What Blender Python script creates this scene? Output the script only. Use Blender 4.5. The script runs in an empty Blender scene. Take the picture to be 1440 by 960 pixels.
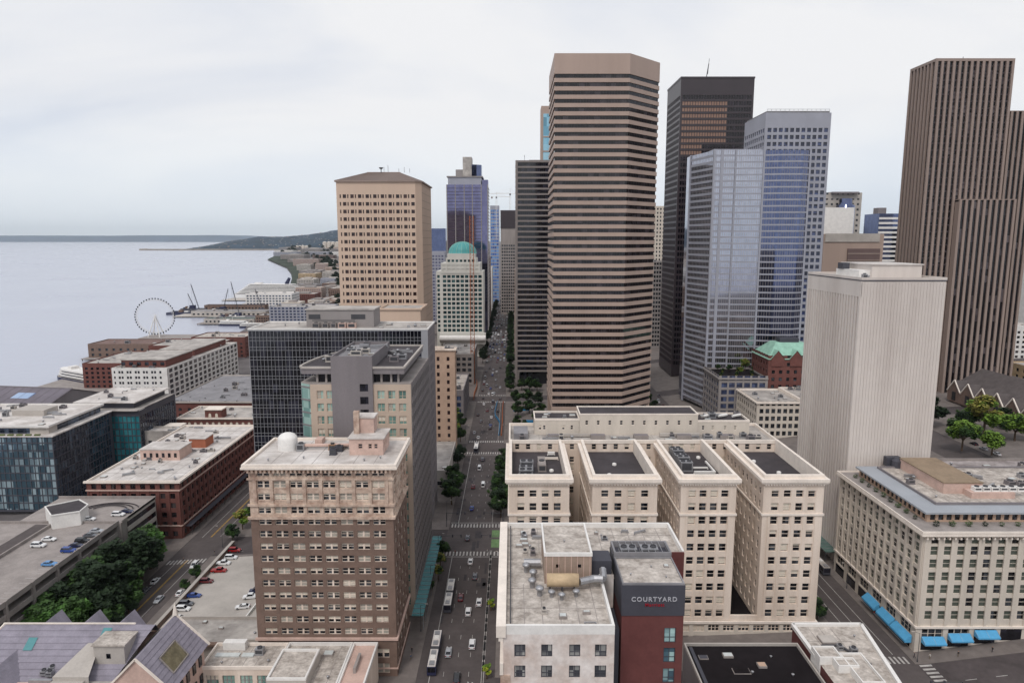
import bpy, math, random
from mathutils import Vector, Matrix
R=math.radians; PI=math.pi
S=bpy.context.scene; COL=S.collection
rnd=random.Random(7)
# ---------------------------------------------------------------- camera, sky, sun, exposure
HAZE=1.6e-5; H=120.0; PITCH=math.atan(143/960)
cd=bpy.data.cameras.new('camera'); cam=bpy.data.objects.new('camera',cd); COL.objects.link(cam)
cd.sensor_width=36; cd.lens=24; cd.clip_start=1; cd.clip_end=200000
cam.location=(0,0,H); cam.rotation_euler=(PI/2-PITCH,0,0); S.camera=cam
S.render.resolution_x=1024; S.render.resolution_y=682
W=bpy.data.worlds.new('World'); S.world=W; W.use_nodes=True
SUN_EL=R(52); SUN_AZ=R(200)   # compass-like: sun behind the camera, a little to the left
def build_world():
    nt=W.node_tree; n=nt.nodes; l=nt.links; n.clear()
    out=n.new('ShaderNodeOutputWorld'); bg=n.new('ShaderNodeBackground'); bg2=n.new('ShaderNodeBackground')
    sky=n.new('ShaderNodeTexSky'); sky.sky_type='NISHITA'; sky.sun_disc=False
    sky.sun_elevation=SUN_EL; sky.sun_rotation=SUN_AZ; sky.air_density=1.0; sky.dust_density=2.5
    l.new(sky.outputs[0],bg.inputs[0]); bg.inputs[1].default_value=0.1
    tc=n.new('ShaderNodeTexCoord')
    mp=n.new('ShaderNodeMapping'); mp.inputs['Scale'].default_value=(1,1,3.2); l.new(tc.outputs['Generated'],mp.inputs[0])
    n1=n.new('ShaderNodeTexNoise'); n1.inputs['Scale'].default_value=1.5; n1.inputs['Detail'].default_value=7; n1.inputs['Roughness'].default_value=.5; n1.inputs['Distortion'].default_value=.5
    l.new(mp.outputs[0],n1.inputs['Vector'])
    cr=n.new('ShaderNodeValToRGB'); e=cr.color_ramp.elements
    e[0].position=.39; e[0].color=(.66,.70,.79,1); e[1].position=.62; e[1].color=(.88,.88,.89,1)
    x=e.new(.47); x.color=(.76,.785,.84,1)
    l.new(n1.outputs[0],cr.inputs[0]); l.new(cr.outputs[0],bg2.inputs[0]); bg2.inputs[1].default_value=1.06
    # cloud cover: thinner towards the horizon, where the clear sky shows through
    sp=n.new('ShaderNodeSeparateXYZ'); l.new(tc.outputs['Generated'],sp.inputs[0])
    mr=n.new('ShaderNodeMapRange'); mr.inputs[1].default_value=0.0; mr.inputs[2].default_value=.10; mr.inputs[3].default_value=.88; mr.inputs[4].default_value=.95
    l.new(sp.outputs[2],mr.inputs[0])
    # pale blue strip of clearer air low over the horizon
    hr=n.new('ShaderNodeMapRange'); hr.inputs[1].default_value=.01; hr.inputs[2].default_value=.17; hr.inputs[3].default_value=.72; hr.inputs[4].default_value=0; l.new(sp.outputs[2],hr.inputs[0])
    hm=n.new('ShaderNodeMix'); hm.data_type='RGBA'; l.new(hr.outputs[0],hm.inputs[0]); l.new(cr.outputs[0],hm.inputs[6]); hm.inputs[7].default_value=(.82,.90,.98,1); l.new(hm.outputs[2],bg2.inputs[0])
    mx=n.new('ShaderNodeMixShader'); l.new(mr.outputs[0],mx.inputs[0]); l.new(bg.outputs[0],mx.inputs[1]); l.new(bg2.outputs[0],mx.inputs[2])
    l.new(mx.outputs[0],out.inputs[0])
build_world()
sd=bpy.data.lights.new('sun','SUN'); sun=bpy.data.objects.new('sun',sd); COL.objects.link(sun)
sd.energy=1.5; sd.angle=R(16); sd.color=(1,.95,.9)
_az=SUN_AZ; _d=Vector((math.sin(_az)*math.cos(SUN_EL),math.cos(_az)*math.cos(SUN_EL),math.sin(SUN_EL)))
sun.rotation_euler=_d.to_track_quat('Z','Y').to_euler()
vs=S.view_settings; vs.view_transform='Standard'; vs.look='None'; vs.exposure=0; vs.gamma=1

# ---------------------------------------------------------------- materials
def lin(c): return tuple((x/255/12.92 if x/255<=.04045 else ((x/255+.055)/1.055)**2.4) for x in c)
MATS={}
def mat(name,c,rough=.85,var=.18,scale=.25,streak=False,spec=.3,metal=0,bump=0,fine=2.0,c2=None,emit=0):
    """procedural surface: base colour broken by a broad and a fine noise, optional vertical rain streaks"""
    if name in MATS: return MATS[name]
    m=bpy.data.materials.new(name); m.use_nodes=True; nt=m.node_tree; n=nt.nodes; l=nt.links
    b=n['Principled BSDF']; c=lin(c); b.inputs['Roughness'].default_value=rough
    b.inputs['Specular IOR Level'].default_value=spec; b.inputs['Metallic'].default_value=metal
    g=n.new('ShaderNodeNewGeometry')
    mp=n.new('ShaderNodeMapping'); l.new(g.outputs['Position'],mp.inputs[0])
    if streak: mp.inputs['Scale'].default_value=(1,1,.12)
    a=n.new('ShaderNodeTexNoise'); a.inputs['Scale'].default_value=scale; a.inputs['Detail'].default_value=6; a.inputs['Roughness'].default_value=.65
    l.new(mp.outputs[0],a.inputs['Vector'])
    cr=n.new('ShaderNodeValToRGB'); e=cr.color_ramp.elements
    k0,k1=1-var*1.3,1+var*.9
    d=lin(c2) if c2 else tuple(x*k0 for x in c)
    e[0].position=.33; e[0].color=(*d,1); e[1].position=.68; e[1].color=(*[min(.9,x*k1) for x in c],1)
    l.new(a.outputs[0],cr.inputs[0])
    f=n.new('ShaderNodeTexNoise'); f.inputs['Scale'].default_value=fine; f.inputs['Detail'].default_value=3
    l.new(g.outputs['Position'],f.inputs['Vector'])
    mr=n.new('ShaderNodeMapRange'); mr.inputs[1].default_value=.3; mr.inputs[2].default_value=.7; mr.inputs[3].default_value=1-var*.5; mr.inputs[4].default_value=1+var*.4
    l.new(f.outputs[0],mr.inputs[0])
    mul=n.new('ShaderNodeVectorMath'); mul.operation='SCALE'; l.new(cr.outputs[0],mul.inputs[0]); l.new(mr.outputs[0],mul.inputs['Scale'])
    l.new(mul.outputs[0],b.inputs['Base Color'])
    if bump:
        bp=n.new('ShaderNodeBump'); bp.inputs['Strength'].default_value=bump; bp.inputs['Distance'].default_value=.3
        l.new(f.outputs[0],bp.inputs['Height']); l.new(bp.outputs[0],b.inputs['Normal'])
    MATS[name]=m; return m
def glass(name,c=(26,29,36),c2=(60,64,70),cell=(2,2,3.5),frac=.25,rough=.08,spec=.55):
    """window glass: dark with cell-by-cell differences (curtains, rooms behind)"""
    if name in MATS: return MATS[name]
    m=bpy.data.materials.new(name); m.use_nodes=True; nt=m.node_tree; n=nt.nodes; l=nt.links
    b=n['Principled BSDF']; b.inputs['Roughness'].default_value=rough; b.inputs['Specular IOR Level'].default_value=spec
    g=n.new('ShaderNodeNewGeometry')
    dv=n.new('ShaderNodeVectorMath'); dv.operation='DIVIDE'; dv.inputs[1].default_value=cell; l.new(g.outputs['Position'],dv.inputs[0])
    ad=n.new('ShaderNodeVectorMath'); ad.operation='ADD'; ad.inputs[1].default_value=(.37,.41,.13); l.new(dv.outputs[0],ad.inputs[0])
    fl=n.new('ShaderNodeVectorMath'); fl.operation='FLOOR'; l.new(ad.outputs[0],fl.inputs[0])
    wn=n.new('ShaderNodeTexWhiteNoise'); wn.noise_dimensions='3D'; l.new(fl.outputs[0],wn.inputs['Vector'])
    cr=n.new('ShaderNodeValToRGB'); e=cr.color_ramp.elements; cr.color_ramp.interpolation='LINEAR'
    a=lin(c); d=lin(c2)
    e[0].position=0; e[0].color=(*[x*.6 for x in a],1); e[1].position=1; e[1].color=(*d,1)
    x=e.new(max(.05,1-frac*1.6)); x.color=(*a,1)
    l.new(wn.outputs[0],cr.inputs[0]); l.new(cr.outputs[0],b.inputs['Base Color'])
    MATS[name]=m; return m
M=dict(
 asphalt=mat('asphalt',(88,81,80),.9,.16,.08,fine=.7), asphalt2=mat('asphalt_patch',(82,75,75),.9,.2,.15,fine=.7),
 pave=mat('pavement',(118,110,106),.9,.15,.2,fine=.6), ground=mat('ground_far',(104,99,99),.95,.22,.03,fine=.12),
 line=mat('road_paint',(178,174,170),.7,.2,.5), yellow=mat('yellow_paint',(190,150,60),.7,.2,.5), greenp=mat('green_paint',(110,140,95),.8,.2,.5),
 bluep=mat('blue_barrier',(40,120,165),.5,.1,.5), 
 roof=mat('roof_membrane',(176,170,164),.85,.22,.11,fine=.5,c2=(138,132,128)), roofw=mat('roof_white',(208,203,199),.8,.16,.1,fine=.5,c2=(168,160,154)),
 roofd=mat('roof_dark',(68,63,66),.85,.2,.12,fine=.5), roofg=mat('roof_grey',(135,133,136),.8,.18,.1,fine=.6), roofb=mat('roof_black',(33,29,31),.95,.2,.12,spec=.08,fine=.5),
 rooft=mat('roof_stained',(186,178,170),.85,.24,.35,fine=1.4,c2=(146,137,129)),
 brickbr=mat('brown_brick',(121,101,91),.9,.12,.3,fine=1.5,bump=.2), terra=mat('terracotta',(198,180,164),.85,.26,.3,fine=1.0,c2=(152,124,110)),
 cream=mat('cream_stone',(228,214,201),.85,.09,.16,streak=True,c2=(205,188,173)), creamd=mat('cream_trim',(230,219,208),.8,.08,.3),
 ivory=mat('ivory_stone',(204,194,182),.85,.08,.2,streak=True), beige=mat('beige_precast',(203,179,160),.85,.06,.05,streak=True),
 slate=mat('slate_roof',(140,135,146),.8,.15,.3,fine=3), redbrick=mat('red_brick',(112,72,66),.9,.14,.3,fine=1.5), darkred=mat('dark_red_brick',(104,62,60),.9,.1,.3,fine=1.5),
 pink=mat('pink_stucco',(200,172,160),.85,.12,.3), conc=mat('concrete',(150,142,138),.9,.16,.2,streak=True), concl=mat('light_concrete',(178,171,164),.9,.12,.1),
 greyp=mat('grey_panel',(126,120,122),.7,.10,.12,streak=True), dgrey=mat('dark_grey_panel',(72,72,80),.6,.08,.2), white=mat('white_paint',(225,222,218),.6,.08,.3),
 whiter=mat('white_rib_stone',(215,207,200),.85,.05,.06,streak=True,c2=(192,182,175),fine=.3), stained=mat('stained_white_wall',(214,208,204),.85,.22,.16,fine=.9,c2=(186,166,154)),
 pinkg=mat('pink_granite',(172,151,139),.6,.06,.08,streak=True), browng=mat('brown_granite',(150,133,124),.7,.07,.1,streak=True),
 bronze=mat('dark_bronze',(60,52,56),.4,.08,.1,spec=.5), greyst=mat('grey_stone',(146,140,138),.7,.06,.1,streak=True),
 lilac=mat('pale_blue_panel',(156,157,167),.45,.06,.1,spec=.5), patina=mat('copper_patina',(148,190,172),.7,.14,.3), dome=mat('teal_dome',(78,150,150),.5,.08,.1),
 orange=mat('orange_stone',(184,156,136),.85,.1,.2), metal=mat('galvanised_metal',(165,165,168),.45,.12,.5,metal=.6,spec=.5), dmetal=mat('dark_metal',(70,70,74),.5,.1,.5,spec=.4),
 tan=mat('tan_metal',(190,166,134),.6,.12,.4), awnt=mat('teal_canopy',(84,138,142),.5,.1,.3), awnb=mat('blue_awning',(84,160,204),.6,.06,.5),
 bark=mat('bark',(85,70,58),.95,.2,2), crane=mat('crane_orange',(170,95,55),.6,.1,.5), navy=mat('navy_hull',(45,48,75),.5,.1,.2), 
 rubber=mat('rubber',(28,28,30),.8,.1,4), chrome=mat('wheel_alloy',(150,150,154),.4,.1,4,metal=.7), red=mat('red_paint',(165,35,35),.35,.05,2,spec=.5), 
 sign=mat('sign_letters',(172,172,178),.5,.03,1), signred=mat('sign_red',(150,30,45),.5,.03,1), skylight=mat('skylight_glazing',(196,200,198),.3,.1,.6,spec=.5), 
 rust=mat('rust_stain_roof',(150,118,92),.85,.25,.3), moss=mat('planting_green',(88,98,52),.95,.35,.4,fine=2),
)
G0=glass('window_glass',(22,24,30),(74,78,84),(1.3,1.3,3.5),.35); GB=glass('blue_glass',(44,54,84),(84,96,128),(1.6,1.6,3.6),.3,.06,.7)
GT=glass('teal_glass',(52,78,88),(165,185,190),(1.5,1.5,3.4),.30,.08,.6)
GP=glass('purple_glass',(84,84,112),(120,120,150),(3,3,4),.25,.05,.8)
GK=glass('black_glass',(20,20,28),(46,46,58),(2.1,2.1,3.6),.25,.06,.6)
GR=glass('ribbon_glass',(24,20,26),(62,56,60),(3.0,3.0,5),.2,.1,.5)
GG=glass('green_glass',(110,145,138),(165,190,180),(2,2,3),.4,.1,.5)
BL=mat('window_blind',(212,203,188),.8,.08,2); BL2=mat('window_curtain',(165,160,150),.8,.1,2)

# ---------------------------------------------------------------- mesh helpers
class MB:
    """collects faces in world space, links them as one mesh under a parent"""
    def __init__(s): s.v=[]; s.f=[]; s.m=[]
    def quad(s,a,b,c,d,mi=0):
        k=len(s.v); s.v+=[tuple(a),tuple(b),tuple(c),tuple(d)]; s.f.append((k,k+1,k+2,k+3)); s.m.append(mi); return s
    def poly(s,pts,mi=0):
        k=len(s.v); s.v+=[tuple(p) for p in pts]; s.f.append(tuple(range(k,k+len(pts)))); s.m.append(mi); return s
    def box(s,x0,x1,y0,y1,z0,z1,mi=0,bottom=True):
        k=len(s.v); s.v+=[(x0,y0,z0),(x1,y0,z0),(x1,y1,z0),(x0,y1,z0),(x0,y0,z1),(x1,y0,z1),(x1,y1,z1),(x0,y1,z1)]
        F=[(0,1,5,4),(1,2,6,5),(2,3,7,6),(3,0,4,7),(4,5,6,7)]+([(3,2,1,0)] if bottom else [])
        for f in F: s.f.append(tuple(k+i for i in f)); s.m.append(mi)
        return s
    def prism(s,pts,z0,z1,mi=0,cap=True,mt=None):
        n=len(pts); k=len(s.v); s.v+=[(p[0],p[1],z0) for p in pts]+[(p[0],p[1],z1) for p in pts]
        for i in range(n):
            j=(i+1)%n; s.f.append((k+i,k+j,k+n+j,k+n+i)); s.m.append(mi)
        if cap:
            s.f.append(tuple(k+n+i for i in range(n))); s.m.append(mi if mt is None else mt)
            s.f.append(tuple(k+n-1-i for i in range(n))); s.m.append(mi)
        return s
    def bar(s,a,b,r,mi=0,n=4,r2=None):
        a=Vector(a); b=Vector(b); d=(b-a)
        if d.length<1e-6: return s
        q=d.to_track_quat('Z','Y'); k=len(s.v); r2=r if r2 is None else r2
        for p,rr in ((a,r),(b,r2)):
            for i in range(n):
                t=2*PI*(i+.5)/n; s.v.append(tuple(p+q@Vector((math.cos(t)*rr,math.sin(t)*rr,0))))
        for i in range(n):
            j=(i+1)%n; s.f.append((k+i,k+j,k+n+j,k+n+i)); s.m.append(mi)
        s.f.append(tuple(k+n+i for i in range(n))); s.m.append(mi); s.f.append(tuple(k+n-1-i for i in range(n))); s.m.append(mi)
        return s
    def lathe(s,cx,cy,prof,n=16,mi=0):
        k=len(s.v)
        for r,z in prof:
            for i in range(n): t=2*PI*i/n; s.v.append((cx+r*math.cos(t),cy+r*math.sin(t),z))
        for a in range(len(prof)-1):
            for i in range(n):
                j=(i+1)%n; s.f.append((k+a*n+i,k+a*n+j,k+(a+1)*n+j,k+(a+1)*n+i)); s.m.append(mi)
        s.f.append(tuple(k+(len(prof)-1)*n+i for i in range(n))); s.m.append(mi)
        return s
    def rotz(s,c,ang,start=0):
        ca,sa=math.cos(ang),math.sin(ang)
        for i in range(start,len(s.v)):
            x,y,z=s.v[i]; x-=c[0]; y-=c[1]; s.v[i]=(c[0]+x*ca-y*sa,c[1]+x*sa+y*ca,z)
        return s
    def mesh(s,name,mats,off=(0,0,0)):
        me=bpy.data.meshes.new(name)
        ox,oy,oz=off
        me.from_pydata([(x-ox,y-oy,z-oz) for x,y,z in s.v],[],s.f)
        for m in (mats if isinstance(mats,(list,tuple)) else [mats]): me.materials.append(m)
        if any(s.m): me.polygons.foreach_set('material_index',s.m)
        return me
    def build(s,name,mats,parent=None,smooth=False,piv=None):
        """vertices are world coordinates; the object sits at piv (own base) under its parent"""
        if not s.v: return None
        if piv is None: piv=(sum(v[0] for v in s.v)/len(s.v),sum(v[1] for v in s.v)/len(s.v),min(v[2] for v in s.v))
        me=s.mesh(name,mats,piv)
        if smooth: me.polygons.foreach_set('use_smooth',[True]*len(me.polygons))
        o=bpy.data.objects.new(name,me); COL.objects.link(o); wl(o,piv)
        if parent is not None: attach(o,parent)
        return o
WLOC={}
def wl(o,p): WLOC[o]=Vector(p); o.location=p
def attach(o,parent):
    o.parent=parent; o.location=WLOC[o]-WLOC[parent]
def thing(name,label,cat,loc,group=None):
    o=bpy.data.objects.new(name,None); COL.objects.link(o); wl(o,loc); o.empty_display_size=2
    o['label']=label; o['category']=cat
    if group: o['group']=group
    return o
def tag(o,label,cat,group=None):
    o['label']=label; o['category']=cat
    if group: o['group']=group
    return o
def struct(o): o['kind']='structure'; return o
def stuff(o): o['kind']='stuff'; return o
def px_size(p,size):
    dy=p[1]*math.cos(PITCH)+(H-p[2])*math.sin(PITCH); return 683*size/max(dy,1)

# ---------------------------------------------------------------- windows
WM={}
def win_mesh(style,w,h,var):
    key=(style,round(w,2),round(h,2),var)
    if key in WM: return WM[key]
    b=MB(); d=.0
    def pane(x0,x1,z0,z1,mi=1,y=.02): b.quad((x0,y,z0),(x1,y,z0),(x1,y,z1),(x0,y,z1),mi)
    def sash(x0,x1,fw=.12):
        t=.08
        b.box(x0,x0+fw,-t,.05,0,h,0); b.box(x1-fw,x1,-t,.05,0,h,0); b.box(x0+fw,x1-fw,-t,.05,0,fw,0); b.box(x0+fw,x1-fw,-t,.05,h-fw,h,0)
        b.box(x0+fw,x1-fw,-t*.8,.05,h*.5-.06,h*.5+.06,0)
        pane(x0+fw,x1-fw,fw,h-fw)
        if var==1: pane(x0+fw,x1-fw,h*.5,h-fw,2,.01)
        elif var==2: pane(x0+fw,x1-fw,h*.12,h-fw,2,.01)
        elif var==3: pane(x0+fw,x1-fw,h*.72,h-fw,2,.01)
        elif var==4: pane(x0+fw,x1-fw,fw,h-fw,3,.01)
    if style=='sash': sash(-w/2,w/2)
    elif style=='pair':
        sash(-w/2,-.12); sash(.12,w/2); b.box(-.12,.12,-.12,.06,0,h,0)
    elif style=='triple':
        k=w/3
        for i in range(3): sash(-w/2+i*k,-w/2+(i+1)*k)
    elif style=='thin':          # plain pane in a thin frame
        f=.07; b.box(-w/2,-w/2+f,-.05,.05,0,h,0); b.box(w/2-f,w/2,-.05,.05,0,h,0); b.box(-w/2+f,w/2-f,-.05,.05,0,f,0); b.box(-w/2+f,w/2-f,-.05,.05,h-f,h,0)
        pane(-w/2+f,w/2-f,f,h-f)
        if var==1: pane(-w/2+f,w/2-f,h*.5,h-f,2,.01)
        elif var==2: pane(-w/2+f,w/2-f,f,h-f,3,.01)
    elif style=='quad':          # frame with a centre mullion and transom
        f=.12
        b.box(-w/2,-w/2+f,-.08,.05,0,h,0); b.box(w/2-f,w/2,-.08,.05,0,h,0); b.box(-w/2+f,w/2-f,-.08,.05,0,f,0); b.box(-w/2+f,w/2-f,-.08,.05,h-f,h,0)
        b.box(-f/2,f/2,-.08,.05,f,h-f,0); b.box(-w/2+f,w/2-f,-.07,.05,h*.33,h*.33+.1,0)
        pane(-w/2+f,w/2-f,f,h-f, 1)
        if var==1: pane(-w/2+f,w/2-f,h*.4,h-f,2,.01)
        elif var==2: pane(-w/2+f,-f/2,f,h-f,3,.01)
    else:                        # bare pane
        pane(-w/2,w/2,0,h); 
    WM[key]=b; return b
WMESH={}
def rotp(v,yaw):
    c,s=math.cos(yaw),math.sin(yaw); return (v[0]*c-v[1]*s,v[0]*s+v[1]*c,v[2])
class Bld:
    def __init__(s,name,label,cat,loc,group=None,wmats=None,vars=(0,),thresh=3.2,wname='window'):
        s.root=thing(name,label,cat,loc,group); s.wins=[]; s.wm=wmats or [M['white'],G0,BL,BL2]; s.vars=vars; s.thr=thresh; s.wname=wname; s.rn=random.Random(len(name)*31+int(loc[0]*3)+int(loc[1]))
    def facade(s,mb,O,U,Wd,Ht,cols,rows,depth=.3,style='sash',mi=0,skip=None,vars=None,wm=None,nm=None):
        """wall with real openings: O bottom-left corner as seen from outside, rows/cols are (lo,hi) pairs"""
        O=Vector(O); U=Vector(U).normalized(); Z=Vector((0,0,1)); N=U.cross(Z); yaw=math.atan2(U.y,U.x)
        P=lambda u,v,d=0: O+U*u+Z*v-N*d
        q=lambda u0,u1,v0,v1: mb.quad(P(u0,v0),P(u1,v0),P(u1,v1),P(u0,v1),mi) if u1-u0>1e-4 and v1-v0>1e-4 else None
        v=0
        for ri,(a,b) in enumerate(rows):
            q(0,Wd,v,a); u=0
            for ci,(c,d) in enumerate(cols):
                if skip and skip(ci,ri): continue
                q(u,c,a,b); u=d
                mb.quad(P(c,a),P(c,a,depth),P(c,b,depth),P(c,b),mi); mb.quad(P(d,a,depth),P(d,a),P(d,b),P(d,b,depth),mi)
                mb.quad(P(c,a),P(d,a),P(d,a,depth),P(c,a,depth),mi); mb.quad(P(c,b,depth),P(d,b,depth),P(d,b),P(c,b),mi)
                s.wins.append((style,d-c,b-a,s.rn.choice(vars or s.vars),P((c+d)/2,a,depth),yaw,wm or s.wm,nm or s.wname))
            q(u,Wd,a,b); v=b
        q(0,Wd,v,Ht)
    def finish(s,cap=300):
        L=[(px_size(w[4],min(w[1],w[2])),i) for i,w in enumerate(s.wins)]
        L.sort(reverse=True); rest=[]; cnt={}
        for p,i in L:
            w=s.wins[i]
            if p<s.thr or cnt.get(w[7],0)>=cap: rest.append(w); continue
            cnt[w[7]]=cnt.get(w[7],0)+1
            b=win_mesh(*w[:4]); k=(w[0],round(w[1],2),round(w[2],2),w[3],id(w[6]))
            if k not in WMESH: WMESH[k]=(b.mesh(w[7],w[6]),w[6])
            o=bpy.data.objects.new(w[7],WMESH[k][0]); COL.objects.link(o)
            o.parent=s.root; o.location=w[4]-WLOC[s.root]; o.rotation_euler=(0,0,w[5])
        by={}
        for w in rest: by.setdefault((id(w[6]),w[7]),[]).append(w)
        for (_,nm),ws in by.items():
            mb=MB()
            for w in ws:
                b=win_mesh(*w[:4]) if px_size(w[4],w[2])>3 else win_mesh('bare',w[1],w[2],0)
                k=len(mb.v)
                for v in b.v:
                    r=rotp(v,w[5]); mb.v.append((r[0]+w[4].x,r[1]+w[4].y,r[2]+w[4].z))
                mb.f+=[tuple(k+i for i in f) for f in b.f]; mb.m+=b.m
            o=mb.build(nm,ws[0][6],s.root); stuff(o)
        return s.root
def cols(n,Wd,w,m=0,m2=None):
    m2=m if m2 is None else m2; step=(Wd-m-m2)/n
    return [(m+step*(i+.5)-w/2,m+step*(i+.5)+w/2) for i in range(n)]
def rows(z0,pitch,n,h): return [(z0+pitch*i,z0+pitch*i+h) for i in range(n)]
FR=(1,0,0); LF=(0,-1,0); RT=(0,1,0)
def boxbld(B,x0,x1,y0,y1,z0,z1,wall,front=None,left=None,right=None,roof=None,par=.9,ptk=.5,parmat=None,recess=.9,name='wall',roofname='roof'):
    """rectangular volume; each face dict(cols,rows(relative to z0),style,depth..); roof sunk behind a parapet"""
    mb=MB(); Hh=z1-z0
    for spec,O,U,Wd in ((front,(x0,y0,z0),FR,x1-x0),(left,(x0,y1,z0),LF,y1-y0),(right,(x1,y0,z0),RT,y1-y0)):
        if spec: B.facade(mb,O,U,Wd,Hh,**spec)
        else:
            U=Vector(U); O=Vector(O); mb.quad(O,O+U*Wd,O+U*Wd+Vector((0,0,Hh)),O+Vector((0,0,Hh)))
    mb.quad((x1,y1,z0),(x0,y1,z0),(x0,y1,z1),(x1,y1,z1))
    o=mb.build(name,wall,B.root)
    r=MB(); t=ptk; zr=z1-recess
    r.quad((x0+t,y0+t,zr),(x1-t,y0+t,zr),(x1-t,y1-t,zr),(x0+t,y1-t,zr)); r.build(roofname,roof or M['roof'],B.root)
    ring(B,x0,x1,y0,y1,zr-.3,z1+.02,t,parmat or wall)
    return o
def ring(B,x0,x1,y0,y1,z0,z1,t,m,name='parapet',out=0.0):
    x0-=out;x1+=out;y0-=out;y1+=out
    mb=MB(); e=.015
    A=[(x0+e,y0+e),(x1-e,y0+e),(x1-e,y1-e),(x0+e,y1-e)] if out==0 else [(x0,y0),(x1,y0),(x1,y1),(x0,y1)]
    I=[(x0+t,y0+t),(x1-t,y0+t),(x1-t,y1-t),(x0+t,y1-t)]
    for i in range(4):
        j=(i+1)%4; a,b,c,d=A[i],A[j],I[j],I[i]
        mb.quad((*a,z1),(*b,z1),(*c,z1),(*d,z1)); mb.quad((*a,z0),(*b,z0),(*b,z1),(*a,z1)); mb.quad((*c,z0),(*d,z0),(*d,z1),(*c,z1))
        if out: mb.quad((*b,z0),(*a,z0),(*d,z0),(*c,z0))
    return mb.build(name,m,B.root)
def ac_unit(B,x,y,z,w,d,h,m=None):
    """rooftop air handler: casing on a curb, louvre recess, fans on top"""
    mb=MB(); mb.box(x-w/2-.1,x+w/2+.1,y-d/2-.1,y+d/2+.1,z,z+.25,0); mb.box(x-w/2,x+w/2,y-d/2,y+d/2,z+.25,z+h,0)
    n=max(1,int(w/1.6))
    for i in range(n):
        cx=x-w/2+w*(i+.5)/n; r=min(w/n,d)*.38
        mb.lathe(cx,y,[(r,z+h),(r,z+h+.3),(r*.8,z+h+.3),(r*.75,z+h+.12)],8,1)
    mb.box(x-w/2*.8,x+w/2*.8,y-d/2-.03,y-d/2+.01,z+.5,z+h-.3,1)
    return mb.build('air_handler',[m or M['metal'],M['dmetal']],B.root)
def vent(B,x,y,z,r=.35,h=1.1):
    return MB().lathe(x,y,[(r*.7,z),(r*.7,z+h*.6),(r*1.3,z+h*.65),(r*1.2,z+h*.85),(r*.2,z+h)],8).build('roof_vent',M['metal'],B.root,True)
def duct(B,pts,z,r=.45,m=None):
    mb=MB()
    for a,b in zip(pts,pts[1:]): mb.bar((a[0],a[1],z+r+.3),(b[0],b[1],z+r+.3),r*1.3,0,4)
    for p in pts: mb.box(p[0]-.15,p[0]+.15,p[1]-.15,p[1]+.15,z,z+.4)
    return mb.build('duct',m or M['metal'],B.root)
def hatch(B,x,y,z,w=2,d=1.6,h=.5,m=None):
    mb=MB(); mb.box(x-w/2,x+w/2,y-d/2,y+d/2,z,z+h,0); mb.box(x-w/2+.15,x+w/2-.15,y-d/2+.15,y+d/2-.15,z+h,z+h+.1,1)
    return mb.build('skylight',[M['conc'],m or M['skylight']],B.root)
def seams(B,x0,x1,y0,y1,z,step=4,m=None):
    """lapped joints between the membrane sheets of a flat roof"""
    mb=MB(); x=x0+step
    while x<x1-.3: mb.box(x-.06,x+.06,y0,y1,z,z+.035,bottom=False); x+=step
    y=y0+step*2.2
    while y<y1-.3: mb.box(x0,x1,y-.05,y+.05,z+.005,z+.045,bottom=False); y+=step*2.2
    return stuff(mb.build('roof_seam',m or M['conc'],B.root))
def clutter(B,x0,x1,y0,y1,z,n,seed=1,big=1.0):
    r=random.Random(seed)
    for i in range(n):
        x=r.uniform(x0,x1); y=r.uniform(y0,y1); t=r.random()
        if t<.35: ac_unit(B,x,y,z,r.uniform(1.5,3.5)*big,r.uniform(1.4,2.4)*big,r.uniform(1.2,2.2)*big,r.choice([M['metal'],M['concl'],M['greyp']]))
        elif t<.62: vent(B,x,y,z,r.uniform(.25,.6)*big,r.uniform(.8,1.6)*big)
        elif t<.82: duct(B,[(x,y),(x+r.uniform(-6,6)*big,y+r.choice([0,0,3])*big)],z,r.uniform(.2,.5)*big)
        else: hatch(B,x,y,z,r.uniform(1.5,3)*big,r.uniform(1.2,2.2)*big)
# ---------------------------------------------------------------- ground, water, hills
GX=[(-9000,-11),(-240,-11),(-140,-5),(-110,-3),(-60,0),(0,0),(94,4),(114,4),(250,22),(400,30),(6000,45),(60000,60)]
def G(x):
    for (a,za),(b,zb) in zip(GX,GX[1:]):
        if x<=b: return za+(zb-za)*(x-a)/(b-a)
    return GX[-1][1]
SH=[(-300,-400),(-318,300),(-330,420),(-350,560),(-352,700),(-372,840),(-395,1000),(-430,1120),(-500,1500),(-620,1900),(-800,2500),(-1050,3200),(-1600,4500),(-2300,6900),(-2600,9000),(-2600,30000)]
def shore(y):
    for (xa,a),(xb,b) in zip(SH,SH[1:]):
        if y<=b: return xa+(xb-xa)*(y-a)/(b-a)
    return SH[-1][0]
def build_ground():
    ys=[-400,-100,60,120]+[150+25*i for i in range(30)]+[950,1000,1060,1120,1300,1500,1700,1900,2200,2500,2850,3200,3800,4500,5600,6900,8000,9000,14000,30000]
    fixed=[-300,-270,-240,-215,-190,-165,-140,-125,-110,-85,-60,-30,0,40,94,114,140,180,215,250,320,400,700,1500,3500,9000,30000]
    mb=MB(); V=[]
    for y in ys:
        s=shore(y); row=[s]+[max(x,s+.2*(i+1)) for i,x in enumerate(fixed)]
        V.append([(x,y,G(x)+(0 if y<1500 else min(1,(y-1500)/4000)*50*min(1,max(0,(x-s)/500)))) for x in row])
    for a,b in zip(V,V[1:]):
        for i in range(len(a)-1): mb.quad(a[i],a[i+1],b[i+1],b[i])
        mb.quad((a[0][0],a[0][1],-22),(*a[0][:3],),(*b[0][:3],),(b[0][0],b[0][1],-22))
    struct(mb.build('ground',M['ground'],piv=(0,0,0)))
build_ground()
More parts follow.
